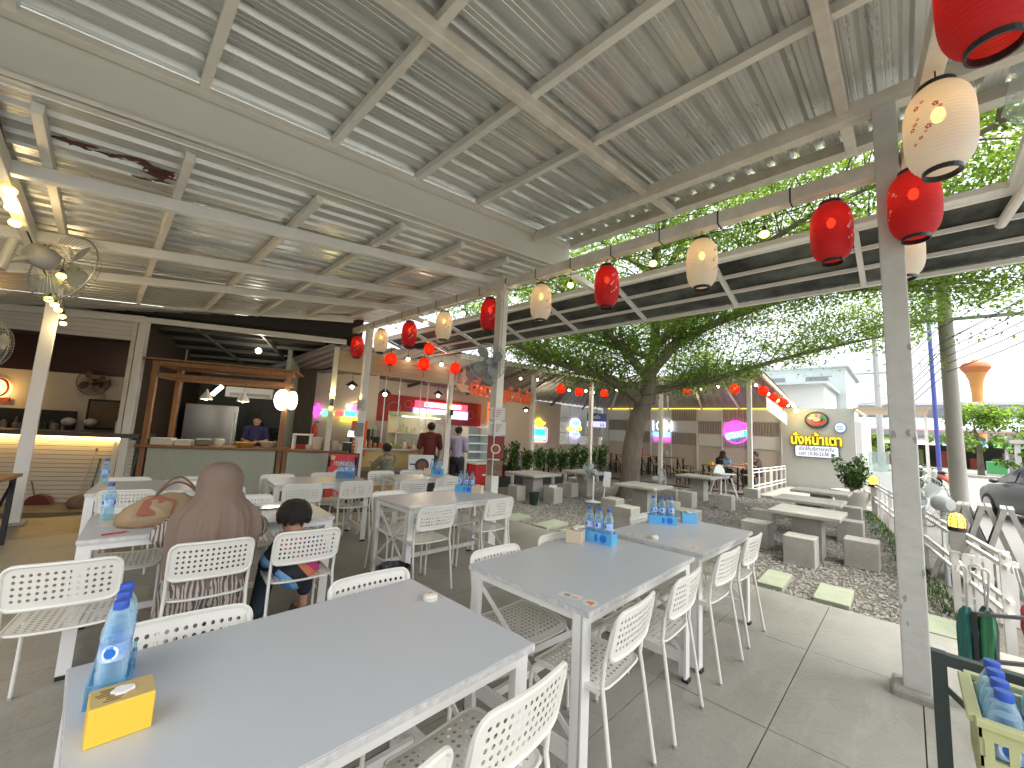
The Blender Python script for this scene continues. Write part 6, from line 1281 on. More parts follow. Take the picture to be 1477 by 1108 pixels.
for li, (P, r0) in enumerate(LIMBS):
    C = spline(P, 5); N = len(C); mb = MB(); mb.tube(C, [max(.012, r0*(1-.85*i/(N-1)))*(1+.06*sin(i*2.1+li)) for i in range(N)], 9); 
    tw = MB()
    for i in range(2, N):
        f_ = i/(N-1)
        for side in (-1, 1, 0):
            if rn.random() < (.22 if f_ < .4 else .05): continue
            d = (C[i]-C[i-1]).normalized(); lat = Vector((-d.y, d.x, 0)).normalized()*side if side else Vector((0, 0, .6)); L_ = rn.uniform(.7, 2.1)*(1.0-.35*f_); e = C[i]+(lat+d*rn.uniform(.1, .7)+Vector((0, 0, rn.uniform(-.05, .28)))).normalized()*L_
            m_ = C[i].lerp(e, .5)+Vector((rn.uniform(-.1, .1), rn.uniform(-.1, .1), rn.uniform(-.02, .1))); tw.tube([C[i], m_, e], [.022*(1.3-f_), .014, .005], 4)
            for q in range(5):
                t = (q+1)/5; c = C[i].lerp(m_, t*2) if t < .5 else m_.lerp(e, t*2-1); c = c+Vector((rn.gauss(0, .22), rn.gauss(0, .22), rn.gauss(0, .16)+.02))
                leafy(crown, rn, c, rn.randint(26, 44), rn.uniform(.25, .52), rn.uniform(.25, .52), rn.uniform(.08, .26), .026, .058, .35)
    mb.v += []; o = wpart(mb, 'limb', M_trunkb, tr, smooth=True); t_ = MB(); t_.v, t_.f, t_.mi = tw.v, tw.f, tw.mi; wpart(t_, 'twigs', M_trunkb, tr)
for k in range(430):
    while True:
        a = rn.uniform(0, 2*pi); q = sqrt(rn.random()); x = 9.6+5.2*q*cos(a); y = 1.6+7.0*q*sin(a); z = 5.6+2.6*rn.random()**1.3-1.7*q*q*rn.random()
        if z > 4.3+.0*x and not (x < 6.2 and z < 5.2): break
    leafy(crown, rn, (x, y, z), rn.randint(40, 70), rn.uniform(.35, .8), rn.uniform(.35, .8), rn.uniform(.10, .25), .026, .056, .4)
for k in range(420):
    a = rn.uniform(0, 2*pi); q = sqrt(rn.random()); x = 11.0+2.8*q*cos(a); y = .4+3.9*q*sin(a); z = 4.75+.55*sin(x*1.9+y*.7)*cos(y*1.6)+rn.gauss(0, .35)
    leafy(crown, rn, (x, y, z), rn.randint(35, 60), rn.uniform(.25, .55), rn.uniform(.25, .55), rn.uniform(.10, .28), .022, .05, .35)
wpart(crown, 'crown', M_crown, tr)
# cable round the trunk
mb = MB(); mb.tube([(10.05+.36*cos(a*.5), 5.0+.36*sin(a*.5), 2.2+.02*a) for a in range(0, 26)], .008, 4); tag(mb.build('trunk_cable', M_black), 'thin black cable wound round the tree trunk', 'cable')

# ---------------------------------------------------------------- sign wall
sw = thing('sign_wall', 'grey sign wall with the yellow Thai lettering', 'wall', (18.85, 2.4, -.1)); wpart(MB().bx(18.78, 18.95, 1.32, 3.52, -.1, 2.94), 'wall_slab', mat('pale_grey_render', (.44, .45, .42), .8, var=.5, scale=1.5, col2=(.38, .39, .36)), sw)
def onwall(name, label, cat, y, z): return tag(empty(name, (18.77, y, z), -pi/2), label, cat)     # local x runs to the right on the wall
o = onwall('food_emblem', 'round dark pan emblem full of colourful food on the grey sign wall', 'sign', 2.40, 2.50)
def ell(a, b, n=32): return [(a*cos(2*pi*k/n), b*sin(2*pi*k/n)) for k in range(n)]
MB().prism(ell(.37, .31), .05, M=RX).build('pan_rim', mat('pan_dark', (.05, .045, .045), .5), o); MB().prism(ell(.31, .25), .006, M=RX, c=(.0, -.051, .02)).build('pan_inside', mat('pan_grey', (.25, .23, .21), .5), o)
for k, (a, col) in enumerate([(20, (.06, .35, .10)), (70, (.70, .38, .36)), (115, (.72, .60, .20)), (160, (.62, .60, .52)), (215, (.60, .14, .06)), (265, (.66, .10, .06)), (310, (.68, .08, .05)), (350, (.55, .12, .05))]):
    MB().prism(blob(.19*cos(r(a)), .16*sin(r(a)), .085, .06), .006, M=RX, c=(0, -.058, .02)).build('food_piece', mat('food_%d' % k, col, .5), o)
MB().prism(ell(.115, .085), .008, M=RX, c=(0, -.062, .03)).build('broth', mat('broth', (.72, .58, .40), .4), o)
o = onwall('wall_lettering', 'yellow raised Thai letters on the grey sign wall', 'sign', 2.45, 1.80)
M_yel = mat('letter_yellow', (.86, .66, .04), .4, emit=(1, .8, .05), es=.25); M_yeld = mat('letter_edge', (.35, .27, .02), .5)
for dep, m, b_, y_ in ((.03, M_yeld, .035, -.035), (.012, M_yel, .006, -.078)):
    me = text_mesh('letters', 'นั่งหน้าเตา', .46, dep, m, 'CENTER', b_); q = part('letters', me, o, (0, y_, 0), (pi/2, 0, 0)); xs_ = [v.co.x for v in me.vertices]; zs_ = [v.co.y for v in me.vertices]
    if b_ > .03: kx = 1.56/(max(xs_)-min(xs_)); off = (max(zs_)+min(zs_))/2
    q.scale = (kx, 1.12, 1); q.location.z = -off*1.1
o = onwall('hours_sign', 'white rounded opening hours board with dark Thai writing', 'sign', 2.44, 1.33)
def rr2(a, b, q): return rrect(-a, a, -b, b, q)
MB().prism(rr2(.67, .225, .07)[::1], .05, M=RX).build('board_rim', mat('board_navy', (.08, .10, .16), .4), o); MB().prism(rr2(.64, .20, .06), .006, M=RX, c=(0, -.051, 0)).build('board_face', mat('board_white', (.66, .70, .80), .4, emit=(.8, .85, 1), es=.15), o)
for body, z in (('เปิดให้บริการทุกวัน', .085), ('เวลา 15:30-23:00 น.', -.09)):
    me = text_mesh('board_text', body, .18, .003, mat('board_ink', (.06, .07, .10), .5), 'CENTER', .002); xs_ = [v.co.x for v in me.vertices]; q = part('board_text', me, o, (0, -.062, z), (pi/2, 0, 0)); k = 1.05/(max(xs_)-min(xs_)); q.scale = (k, 1, 1)
o = onwall('round_sign', 'small round pale blue sign beside the pan emblem', 'sign', 1.72, 2.24); MB().prism(ell(.175, .19), .05, M=RX).build('sign_rim', mat('board_blue', (.10, .22, .45), .4), o); MB().prism(ell(.15, .165), .006, M=RX, c=(0, -.051, 0)).build('sign_face', mat('board_pale', (.62, .74, .85), .4, emit=(.7, .85, 1), es=.15), o); part('sign_text', scribble(.2, .06, .006, 2).mesh('sign_text', mat('board_blue', (.10, .22, .45), .4)), o, (0, -.06, .02)); part('sign_text', scribble(.2, .04, .005, 9).mesh('sign_text', mat('board_blue', (.10, .22, .45), .4)), o, (0, -.06, -.06))
o = one(MB().ball((18.4, 2.98, 2.82), .08, 12, 8), 'wall_bulb', emis('bulb_glow', (1, .72, .15), 9), 'large glowing bulb at the top corner of the sign wall', 'bulb', (18.4, 2.98, 2.82), smooth=True); plight((18.25, 2.98, 2.82), 4, (1, .75, .3), .06)
# plinth before the wall
one(MB().bx(14.3, 18.7, 1.5, 3.3, -.115, -.03), 'paved_step', M_conc, 'pale paved step running up to the sign wall', 'step', (16.5, 2.4, -.115), .01)
# pergola and stall right of the sign wall
pg = thing('wooden_pergola', 'open wooden slat pergola beside the sign wall', 'pergola', (19, .6, -.1))
for k in range(6): wpart(MB().bar((18.9+.9*k, 1.3, 2.96+.02*k), (18.9+.9*k, -.6, 2.96+.02*k), .08, .06), 'pergola_slat', M_woodl, pg)
for y in (1.3, -.55): wpart(MB().bar((18.7, y, 2.9), (24, y, 3.02), .06, .10), 'pergola_beam', M_woodl, pg); wpart(MB().bx(23.2, 23.3, y-.05, y+.05, -.1, 2.95), 'pergola_post', M_paint, pg)
one(MB().bx(21.5, 27, 1.3, 4.2, -.1, 2.6), 'stall_box', M_white, 'white stall box behind the sign wall', 'stall', (24, 2.7, -.1)); one(MB().bx(21.45, 21.5, .0, 1.3, -.1, .65), 'stall_counter', M_pan, 'white stall counter beside the shrub', 'counter', (21.5, .7, -.1)); one(MB().bx(21.6, 22.2, .55, 1.15, .66, 1.45), 'glass_cabinet', clearmat('cabinet_glass', (.70, .78, .76), .35), 'small glass cabinet on the stall counter', 'cabinet', (21.9, .85, .66))
plant(22.6, -.15, -.1, .75, .3, 'bushy plant in a brown pot beyond the railing', 99, 500, True, .09)
# ---------------------------------------------------------------- white garden railing with lamps
def ry_(x): return -1.29+.14*x
rg = thing('garden_railing', 'long white tubular railing between the gravel and the street', 'railing', (10, ry_(10), -.115))
for z in (.22, .33, .60, .68): wpart(MB().bar((5.3, ry_(5.3), z), (17.6, ry_(17.6), z+.0), .032, .032), 'rail', M_wpaint, rg)
for k in range(9): x = 5.4+1.5*k; wpart(MB().bx(x-.03, x+.03, ry_(x)-.03, ry_(x)+.03, -.115, .72), 'railing_post', M_wpaint, rg)
for k in range(10): x = 6.1+1.2*k; wpart(MB().bx(x-.012, x+.012, ry_(x)-.012, ry_(x)+.012, .23, .59), 'baluster', M_wpaint, rg)
def lamp(x, y, z0, z1, label, s=1.0):
    o = thing('bulkhead_lamp', label, 'lamp', (x, y, z0), 'yellow caged lamps on the railing'); h = z1-z0
    part('lamp_post', MB().bx(-.055, .055, -.055, .055, 0, h-.22*s).mesh('lamp_post', mat('grey_lamp_post', (.42, .40, .36), .6, var=.5, scale=6)), o); part('lamp_base', smoothfix(MB().lathe([(.085*s, h-.22*s), (.085*s, h-.17*s)], 20).mesh('lamp_base', M_black), 40), o)
    part('globe', smoothfix(MB().lathe([(.07*s, h-.17*s), (.075*s, h-.12*s), (.07*s, h-.06*s), (.045*s, h-.015*s), (.001, h)], 20).mesh('globe', emis('lamp_amber', (1, .62, .08), .8)), 60), o)
    cg = MB()
    for k in range(4): a = pi*k/4; cg.tube([(.079*s*cos(a), .079*s*sin(a), h-.17*s), (.082*s*cos(a), .082*s*sin(a), h-.10*s), (.05*s*cos(a), .05*s*sin(a), h-.005*s), (-.05*s*cos(a), -.05*s*sin(a), h-.005*s), (-.082*s*cos(a), -.082*s*sin(a), h-.10*s), (-.079*s*cos(a), -.079*s*sin(a), h-.17*s)], .004*s, 5)
    for zz in (.13, .09, .05): cg.tube([(.081*s*cos(2*pi*k/20), .081*s*sin(2*pi*k/20), h-zz*s) for k in range(20)], .004*s, 5, closed=True)
    part('wire_cage', cg.mesh('wire_cage', M_black), o)
lamp(13.9, .66, -.115, .86, 'amber caged lamp on a grey post beside the shrub', 1.3); lamp(16.6, 1.15, -.115, .95, 'amber caged lamp half hidden in the shrub', 1.3); lamp(6.35, -.33, .52, .90, 'amber caged lamp right of the tall white post', .85); lamp(3.62, -.60, -.115, .88, 'amber caged lamp cut by the picture edge', .8)
# grass strip at the railing foot
gm = MB(); rn = random.Random(8)
for _ in range(2200):
    x = rn.uniform(6, 16); y = ry_(x)+abs(rn.gauss(0, .16))+.02; h = rn.uniform(.03, .10); a = rn.uniform(0, 6.28); dx, dy = cos(a)*.008, sin(a)*.008; gm.cur = rn.randrange(4); gm.add([(x-dx, y-dy, -.115), (x+dx, y+dy, -.115), (x+rn.uniform(-.03, .03), y+rn.uniform(-.03, .03), -.115+h)], [(0,1,2)])
tag(gm.build('grass', M_leaf), 'thin green grass along the foot of the railing', 'grass', kind='stuff')
# big floor fan behind the tall post
stf = fan((7.6, -.16, .88), r(140), 0, 'large grey fan behind the tall white post seen from behind', [((0, .14, 0), (0, .14, -.10), .03)], 1.2); part('pole', MB().tube([(0, .13, -.1), (0, .13, -.82)], .022, 10).mesh('pole', M_grey), stf)

wg = thing('slatted_gate', 'low white slatted gate panel carrying the amber lamp by the post', 'gate', (6.4, -.45, -.115))
for k in range(6): wpart(MB().bx(6.33, 6.355, -.27-.075*k-.055, -.27-.075*k, -.10, .50), 'slat', M_wpaint, wg)
for z in (.02, .44): wpart(MB().bx(6.36, 6.385, -.72, -.26, z, z+.05), 'gate_rail', M_wpaint, wg)
wpart(MB().bx(6.315, 6.329, -.47, -.40, .30, .38), 'latch', M_black, wg)
# ---------------------------------------------------------------- street side
def aframe(x, y, rz, label, h=.98):
    o = thing('a_frame_sign', label, 'A-frame sign', (x, y, -.12), 'wooden A-frame signs by the railing', rz); M_af = mat('grey_frame_wood', (.42, .40, .37), .6, var=.6, scale=6); a = r(17)
    for s in (-1, 1):
        for t in (-1, 1): part('frame_leg', MB().bar((s*.02, t*.27, h), (s*.30, t*.27, 0), .045, .05).mesh('frame_leg', M_af), o)
        part('frame_top', MB().bar((s*.03, -.27, h-.02), (s*.03, .27, h-.02), .05, .05).mesh('frame_top', M_af), o); part('frame_bottom', MB().bar((s*.24, -.27, .22), (s*.24, .27, .22), .03, .05).mesh('frame_bottom', M_af), o)
        part('sign_face', MB().add([(s*.05, -.24, h-.06), (s*.05, .24, h-.06), (s*.235, .24, .24), (s*.235, -.24, .24)], [(0,1,2,3)]).mesh('sign_face', mat('board_dark', (.11, .11, .12), .6, var=.7, scale=5, col2=(.35, .34, .34))), o)
aframe(7.95, -.84, r(-95), 'wooden A-frame sign nearest the camera by the railing', 1.0); aframe(8.05, -.67, r(-94), 'wooden A-frame sign, middle of the three leaning together', 1.0); aframe(8.15, -.49, r(-96), 'wooden A-frame sign farthest of the three by the lamp post', .98)
# concrete utility pole and cables
up_ = thing('utility_pole', 'grey concrete utility pole behind the A-frame signs', 'utility pole', (13.6, -.78, -.16)); wpart(MB().tube([(13.6, -.78, -.16), (13.3, -.74, 4.2), (13.1, -.70, 8.5)], [.15, .125, .10], 14), 'pole', mat('pole_concrete', (.33, .31, .28), .85, var=.6, scale=3, stretch=(1, 1, .3)), up_, smooth=True)
wpart(MB().bar((13.2, -.2, 4.55), (13.2, -1.9, 4.5), .05, .07), 'cross_arm', M_grey, up_)
M_wire = mat('cable_black', (.03, .03, .03), .6); rn = random.Random(2)
for k in range(7):
    a = Vector((13.2, -.7+rn.uniform(-.15, .15), 4.3-.16*k)); b = Vector((60, 4+rn.uniform(-1, 1), 9-.5*k)); c = Vector((2, -4.2, 6.2-.15*k))
    P = [a.lerp(b, t/8)+Vector((0, 0, -1.4*sin(pi*t/8))) for t in range(9)]; Q = [a.lerp(c, t/6)+Vector((0, 0, -.5*sin(pi*t/6))) for t in range(7)]
    mb = MB(); mb.tube(P, .012, 4); mb.tube(Q, .009, 4); tag(mb.build('power_cable', M_wire), 'black power cable running past the concrete pole', 'cable', 'power cables')
bp = thing('blue_pole', 'tall deep blue pole beyond the market roof', 'pole', (43.6, -1.6, -.16)); wpart(MB().tube([(43.6, -1.6, -.16), (42.8, -1.5, 14)], [.13, .12], 14), 'shaft', mat('deep_blue', (.06, .08, .30), .5), bp, smooth=True); wpart(MB().lathe([(.6, 0), (.6, .2)], 14, c=(43.6, -1.6, -.16)), 'foot', M_conc, bp)
fp_ = thing('street_pylon', 'thin grey pole with insulators in front of the far sky', 'pylon', (26, .9, -.16)); wpart(MB().tube([(26, .9, -.16), (26, .95, 7.4)], [.14, .10], 8), 'shaft', M_grey, fp_); wpart(MB().bar((26, .1, 5.2), (26, 1.8, 5.2), .06, .08), 'cross_arm', M_grey, fp_)
for k in range(7): wpart(MB().lathe([(.08, 0), (.10, .05), (.05, .1)], 8, c=(26, .62 if k % 2 else 1.22, 5.3+.28*k)), 'insulator', M_grey, fp_)
# water tower
wt_ = thing('water_tower', 'orange mushroom shaped water tower in the distance', 'water tower', (121, -10.3, -.16)); wpart(MB().lathe([(.95, 0), (.72, 9), (.75, 14), (1.0, 16.5), (1.5, 18.0)], 24, c=(121, -10.3, -.16)), 'shaft', mat('tower_orange', (.62, .30, .08), .7, var=.5, scale=.3), wt_, smooth=True); wpart(MB().lathe([(1.5, 18.0), (2.1, 18.9), (2.15, 19.2), (1.7, 20.0), (.7, 20.2), (.35, 20.7), (.001, 20.8)], 24, c=(121, -10.3, -.16)), 'tank', mat('tower_rust', (.50, .17, .06), .7, var=.5, scale=.4), wt_, smooth=True)
# market hall
mk = thing('market_hall', 'long low market hall with a pink edged roof and shop awnings', 'market hall', (74, -4, -.16))
wpart(MB().bx(80, 81, -22, 14, -.16, 3.2), 'rear_wall', mat('market_dark', (.12, .115, .11), .8, var=.7, scale=.6, col2=(.28, .26, .23)), mk); wpart(MB().bar((73, -24, 4.3), (73, 14, 4.3), 1.4, .25), 'roof_edge', mat('roof_pink', (.52, .30, .30), .6), mk); wpart(MB().add([(72.5, -24, 4.45), (72.5, 14, 4.45), (84, 14, 6.6), (84, -24, 6.6)], [(0,1,2,3)]), 'roof', mat('roof_blue_grey', (.38, .42, .46), .6), mk); wpart(MB().bx(84, 85, -24, 14, 5.0, 8.4), 'upper_wall', mat('upper_grey', (.36, .36, .35), .8), mk); wpart(MB().bx(83.5, 86, -24, 14, 8.4, 8.8), 'upper_roof', mat('upper_roof', (.50, .48, .46), .7), mk)
for k in range(12): wpart(MB().bx(83.9, 84.0, -22+3*k, -19.8+3*k, 6.7, 7.9), 'window', mat('far_glass', (.20, .21, .22), .3), mk)
cols = [(.62, .60, .50), (.30, .48, .16), (.66, .64, .60), (.18, .38, .55), (.10, .42, .18), (.10, .45, .20), (.12, .40, .20), (.5, .45, .4)]
for k in range(8): wpart(MB().add([(71.5, 9-4*k, 2.5), (71.5, 5.4-4*k, 2.5), (73.5, 5.4-4*k, 3.6), (73.5, 9-4*k, 3.6)], [(0,1,2,3)]), 'shop_awning', mat('awning_%d' % k, cols[k], .7), mk)
for k in range(10): wpart(MB().bx(72.4, 72.7, 10-3.6*k-.12, 10-3.6*k+.12, -.16, 4.2), 'column', M_white, mk)
for k in range(12): x = 74+random.random()*3; y = 9-2.6*k; wpart(MB().bx(x, x+1, y, y+1.1, -.16, random.uniform(.8, 2.0)), 'stall_goods', mat('goods_%d' % (k % 5), (.4, .3, .2), .6), mk)
o = one(MB().bx(60, 61.2, -6.6, -5.4, -.16, 1.0), 'green_bin', mat('bright_green', (.10, .42, .16), .5), 'bright green bin across the street', 'bin', (60.5, -6, -.16), .03)
kb = MB(); kb.bx(46, 47.2, -30, 12, -.16, .02); tag(kb.build('far_pavement', M_conc), kind='structure')
# trees and shrine across the street
def far_tree(x, y, h, w_, label, seed, n=2600, trunk=2.2):
    o = thing('street_tree', label, 'tree', (x, y, -.16), 'street trees'); rn = random.Random(seed); wpart(MB().tube([(x, y, -.16), (x+.1, y, trunk), (x, y+.2, h*.7)], [.22, .16, .06], 8), 'trunk', M_trunkb, o); lf = MB()
    for k in range(34):
        a = rn.uniform(0, 6.28); q = w_*sqrt(rn.random()); zz = trunk+(h-trunk)*rn.random(); q *= (1-.5*((zz-trunk)/(h-trunk))); leafy(lf, rn, (x+q*cos(a), y+q*sin(a), zz), n//34, w_*.33, w_*.33, h*.10, .10, .24)
    wpart(lf, 'crown', M_crown, o)
far_tree(52, -4.3, 5.6, 2.6, 'bushy green tree in front of the shrine roof', 5); far_tree(56, -8.5, 6.0, 3.0, 'green tree at the picture edge beyond the car', 6); far_tree(68, 3.2, 3.4, 1.6, 'small yellow green tree before the market awnings', 7, 1200, 1.2); far_tree(50, -7.2, 3.6, 2.0, 'low bush before the shrine roof', 8, 1500, .6)
sh = thing('shrine', 'orange shrine roof with a pale slab canopy across the street', 'shrine', (50, -7, -.16)); wpart(MB().bx(49, 52, -12, -5.6, 2.55, 2.85), 'canopy_slab', mat('canopy_slab', (.48, .46, .42), .8), sh)
for y in (-6, -8, -10): wpart(MB().bx(49.3, 49.6, y-.15, y+.15, -.16, 2.54), 'column', M_white, sh)
wpart(MB().prism([(-1.2, 0), (1.2, 0), (.9, .8), (.5, 1.6), (.25, 2.6), (-.25, 2.6), (-.5, 1.6), (-.9, .8)], 1.6, M=RX, c=(51, -7.4, 2.86)), 'spire', mat('shrine_orange', (.62, .30, .08), .6), sh)
# building behind the pavilion
bl = thing('apartment_block', 'pale blue green plain building rising behind the pavilion', 'building', (36, 6, -.16)); wpart(MB().bx(33.5, 42, 2.7, 12, -.16, 6.8), 'wall', mat('pale_aqua_wall', (.50, .56, .54), .8, var=.3, scale=.4), bl); wpart(MB().bx(33.2, 42.3, 2.5, 12.2, 6.8, 7.0), 'parapet', mat('pale_parapet', (.55, .59, .57), .8), bl); wpart(MB().bx(28, 33.4, 3.2, 14, -.16, 5.0), 'lower_wing', mat('pale_wing', (.55, .57, .55), .8), bl); wpart(MB().bx(27.5, 33.4, 3.0, 14, 5.0, 5.12), 'wing_roof', mat('wing_roof', (.48, .53, .53), .5), bl)
for k in range(3): wpart(MB().bx(33.44, 33.5, 3.6+2.4*k, 4.8+2.4*k, 5.4, 6.2), 'window', mat('far_glass', (.20, .21, .22), .3), bl)
# ---------------------------------------------------------------- parked car
def car(x, y, rz):
    o = thing('parked_car', 'dark grey hatchback parked beyond the signs, red tail light towards us', 'car', (x, y, -.16), rz=rz); M_car = mat('dark_car_paint', (.030, .036, .038), .38, .0, coat=.15); M_gl = mat('car_glass', (.03, .04, .05), .08)
    # body from cross sections along the length (x forward)
    sec = [(-2.05, .45, .62, .70), (-2.0, .32, .95, .82), (-1.7, .24, 1.02, .87), (-.9, .22, 1.0, .89), (.4, .22, .96, .89), (1.3, .22, .90, .87), (1.85, .28, .78, .80), (2.1, .40, .62, .66)]
    mb = MB(); n = 12
    for X, z0, z1, hw in sec:
        ring_ = [(-hw, z0+.08), (-hw*.96, z0), (hw*.96, z0), (hw, z0+.08), (hw*1.02, (z0+z1)/2), (hw, z1-.10), (hw*.93, z1-.01), (hw*.5, z1+.02), (-hw*.5, z1+.02), (-hw*.93, z1-.01), (-hw, z1-.10), (-hw*1.02, (z0+z1)/2)]
        mb.v += [(X, a, b) for a, b in ring_]
    for i in range(len(sec)-1):
        for k in range(n): mb.f.append([i*n+k, (i+1)*n+k, (i+1)*n+(k+1) % n, i*n+(k+1) % n]); mb.mi.append(0)
    mb.f.append(list(range(n))); mb.mi.append(0); mb.f.append([(len(sec)-1)*n+k for k in range(n-1, -1, -1)]); mb.mi.append(0)
    part('body', smoothfix(mb.mesh('body', M_car), 50), o)
    cb = MB(); cs = [(-1.95, 1.0, 1.02, .74, .72), (-1.55, 1.0, 1.42, .80, .58), (-.9, .98, 1.50, .82, .60), (.1, .96, 1.49, .82, .60), (1.15, .94, 1.0, .80, .74)]
    for X, z0, z1, a, b in cs: cb.v += [(X, -a, z0), (X, a, z0), (X, b, z1), (X, -b, z1)]
    for i in range(4):
        for k in range(4): cb.f.append([i*4+k, (i+1)*4+k, (i+1)*4+(k+1) % 4, i*4+(k+1) % 4]); cb.mi.append(0)
    part('cabin', smoothfix(cb.mesh('cabin', M_car), 30), o)
    for s in (-1, 1):
        for (x0, x1) in ((-1.35, -.75), (-.68, .02), (.08, .75)):
            h0 = 1.02; top = lambda X: 1.42 if X < .15 else 1.42-(X-.15)*.42; w0 = .825; w1 = lambda z: .82-(z-1)*.42
            part('side_window', MB().add([(x0, s*(w1(h0)+.012), h0), (x1, s*(w1(h0)+.012), h0), (x1 if x1 < .5 else .45, s*(w1(top(x1))+.012), top(x1)), (x0+.08, s*(w1(top(x0))+.012), top(x0))], [(0,1,2,3)]).mesh('side_window', M_gl), o)
        part('tail_light', MB().bx(-2.06, -1.72, s*.80-.07, s*.80+.07, .80, .95).mesh('tail_light', mat('tail_red', (.55, .03, .03), .3)), o); part('mirror', MB().ball((.72, s*.95, 1.0), .09, 10, 8, (1, 1, .7)).mesh('mirror', M_car), o)
        for X in (-1.3, 1.25):
            w_ = part('wheel', smoothfix(MB().lathe([(.20, -.10), (.30, -.10), (.315, -.06), (.315, .06), (.30, .10), (.20, .10)], 28, M=Matrix.Rotation(pi/2, 3, 'X'), c=(X, s*.80, .315)).mesh('wheel', mat('tyre', (.02, .02, .02), .8)), 40), o)
            part('rim', MB().lathe([(.21, 0), (.21, .02), (.05, .03)], 20, M=Matrix.Rotation(pi/2 if s < 0 else -pi/2, 3, 'X'), c=(X, s*.89, .315)).mesh('rim', M_steel), o)
    part('rear_window', MB().add([(-1.97, -.66, 1.06), (-1.97, .66, 1.06), (-1.60, .54, 1.38), (-1.60, -.54, 1.38)], [(0,1,2,3)]).mesh('rear_window', M_gl), o); part('windscreen', MB().add([(1.13, -.72, 1.02), (1.13, .72, 1.02), (.16, .56, 1.46), (.16, -.56, 1.46)], [(0,1,2,3)]).mesh('windscreen', M_gl), o)
    part('bumper', MB().bx(-2.12, -1.9, -.78, .78, .36, .56).mesh('bumper', mat('bumper_black', (.03, .03, .03), .5)), o); part('plate', MB().bx(-2.075, -2.055, -.2, .2, .68, .80).mesh('plate', M_pan), o)
car(16.9, -2.75, r(16))
def scooter(x, y, rz, m, label):
    o = thing('motor_scooter', label, 'scooter', (x, y, -.16), 'parked motor scooters', rz)
    for X in (-.62, .62): part('wheel', smoothfix(MB().lathe([(.17, -.05), (.26, -.05), (.28, 0), (.26, .05), (.17, .05)], 22, M=Matrix.Rotation(pi/2, 3, 'X'), c=(X, 0, .28)).mesh('wheel', mat('tyre', (.02, .02, .02), .8)), 40), o)
    b = MB(); S_ = [(-.85, .62, .10, .06), (-.6, .62, .16, .13), (-.2, .55, .17, .14), (.15, .35, .14, .10), (.4, .45, .15, .16), (.62, .75, .14, .20), (.72, .95, .08, .08)]
    for X, zc, a, h in S_: b.v += [(X, a*cos(2*pi*k/10), zc+h*sin(2*pi*k/10)) for k in range(10)]
    for i in range(len(S_)-1):
        for k in range(10): b.f.append([i*10+k, (i+1)*10+k, (i+1)*10+(k+1) % 10, i*10+(k+1) % 10]); b.mi.append(0)
    part('body', smoothfix(b.mesh('body', m), 60), o); part('saddle', smoothfix(MB().ball((-.40, 0, .76), .3, 14, 8, (1.2, .45, .28)).mesh('saddle', M_black), 60), o); part('handlebar', MB().tube([(.60, -.34, 1.02), (.66, -.1, 1.0), (.66, .1, 1.0), (.60, .34, 1.02)], .018, 6).mesh('handlebar', M_black), o); part('fork', MB().tube([(.66, 0, .95), (.64, 0, .30)], .03, 6).mesh('fork', M_grey), o); part('headlight', smoothfix(MB().ball((.76, 0, .88), .08, 10, 8).mesh('headlight', M_pan), 60), o); part('stand', MB().tube([(-.1, .05, .3), (-.15, .22, 0)], .015, 5).mesh('stand', M_grey), o)
scooter(27.0, -.55, r(200), mat('scooter_silver', (.50, .52, .50), .35, .3), 'silver scooter parked by the concrete pole'); scooter(30.5, .05, r(195), mat('scooter_dark', (.06, .06, .065), .35), 'dark scooter parked behind the tall white post'); scooter(28.5, -1.3, r(215), mat('scooter_red', (.35, .08, .05), .35), 'red brown scooter just past the concrete pole'); scooter(32.5, -.3, r(190), mat('scooter_black', (.03, .03, .03), .35), 'black scooter farthest in the parked row')
# ---------------------------------------------------------------- stand with crate of bottles in the near corner
M_gfr = mat('dark_green_frame', (.05, .07, .065), .5, var=.4, scale=8)
sd_ = thing('steel_stand', 'dark steel side stand in the near corner under the bottle crate', 'stand', (2.2, -.25, 0))
x0, x1, y0_, y1_ = 1.92, 2.40, -.62, -.05
for a, b in ((x0, y0_), (x1, y0_), (x1, y1_), (x0, -.24)): wpart(MB().bx(a-.021, a+.021, b-.021, b+.021, 0, .735 if a > 2 else .515), 'stand_leg', M_gfr, sd_)
for a, b in (((x0, -.24), (x1-.0, -.24)), ((x0, y0_), (x1, y0_)), ((x0, y0_), (x0, -.24)), ((x1, y0_), (x1, y1_))): wpart(MB().bar((*a, .497 if a[0] != b[0] or a[0] < 2 else .712), (*b, .497 if a[0] != b[0] or a[0] < 2 else .712), .038, .040), 'stand_rail', M_gfr, sd_)
wpart(MB().bx(x0+.03, x1-.03, y0_+.03, -.26, .522, .538), 'stand_shelf', M_gfr, sd_)
wpart(MB().bar((x1, y1_, .62), (x1+.02, y0_, .1), .015, .02), 'stand_brace', M_gfr, sd_)
cr = thing('plastic_crate', 'yellow green slotted plastic crate full of water bottles on the steel stand', 'crate', (2.0, -.36, .54)); M_crate = mat('yellow_green_plastic', (.55, .56, .28), .45)
cx0, cx1, cy0, cy1, cz0, cz1 = 1.85, 2.17, -.62, -.115, .545, .765
wpart(MB().bx(cx0, cx1, cy0, cy1, cz0, cz0+.01), 'crate_floor', M_crate, cr)
for (a0, a1, fx) in ((cy0, cy1, cx0), (cy0, cy1, cx1)):
    k = a0
    while k < a1-.01: wpart(MB().bx(fx-.006, fx+.006, k, min(k+.018, a1), cz0, cz1-.03), 'crate_bar', M_crate, cr); k += .044
    for z in (cz0, cz0+.09, cz1-.055): wpart(MB().bx(fx-.0065, fx+.0065, a0, a1, z, z+.028), 'crate_band', M_crate, cr)
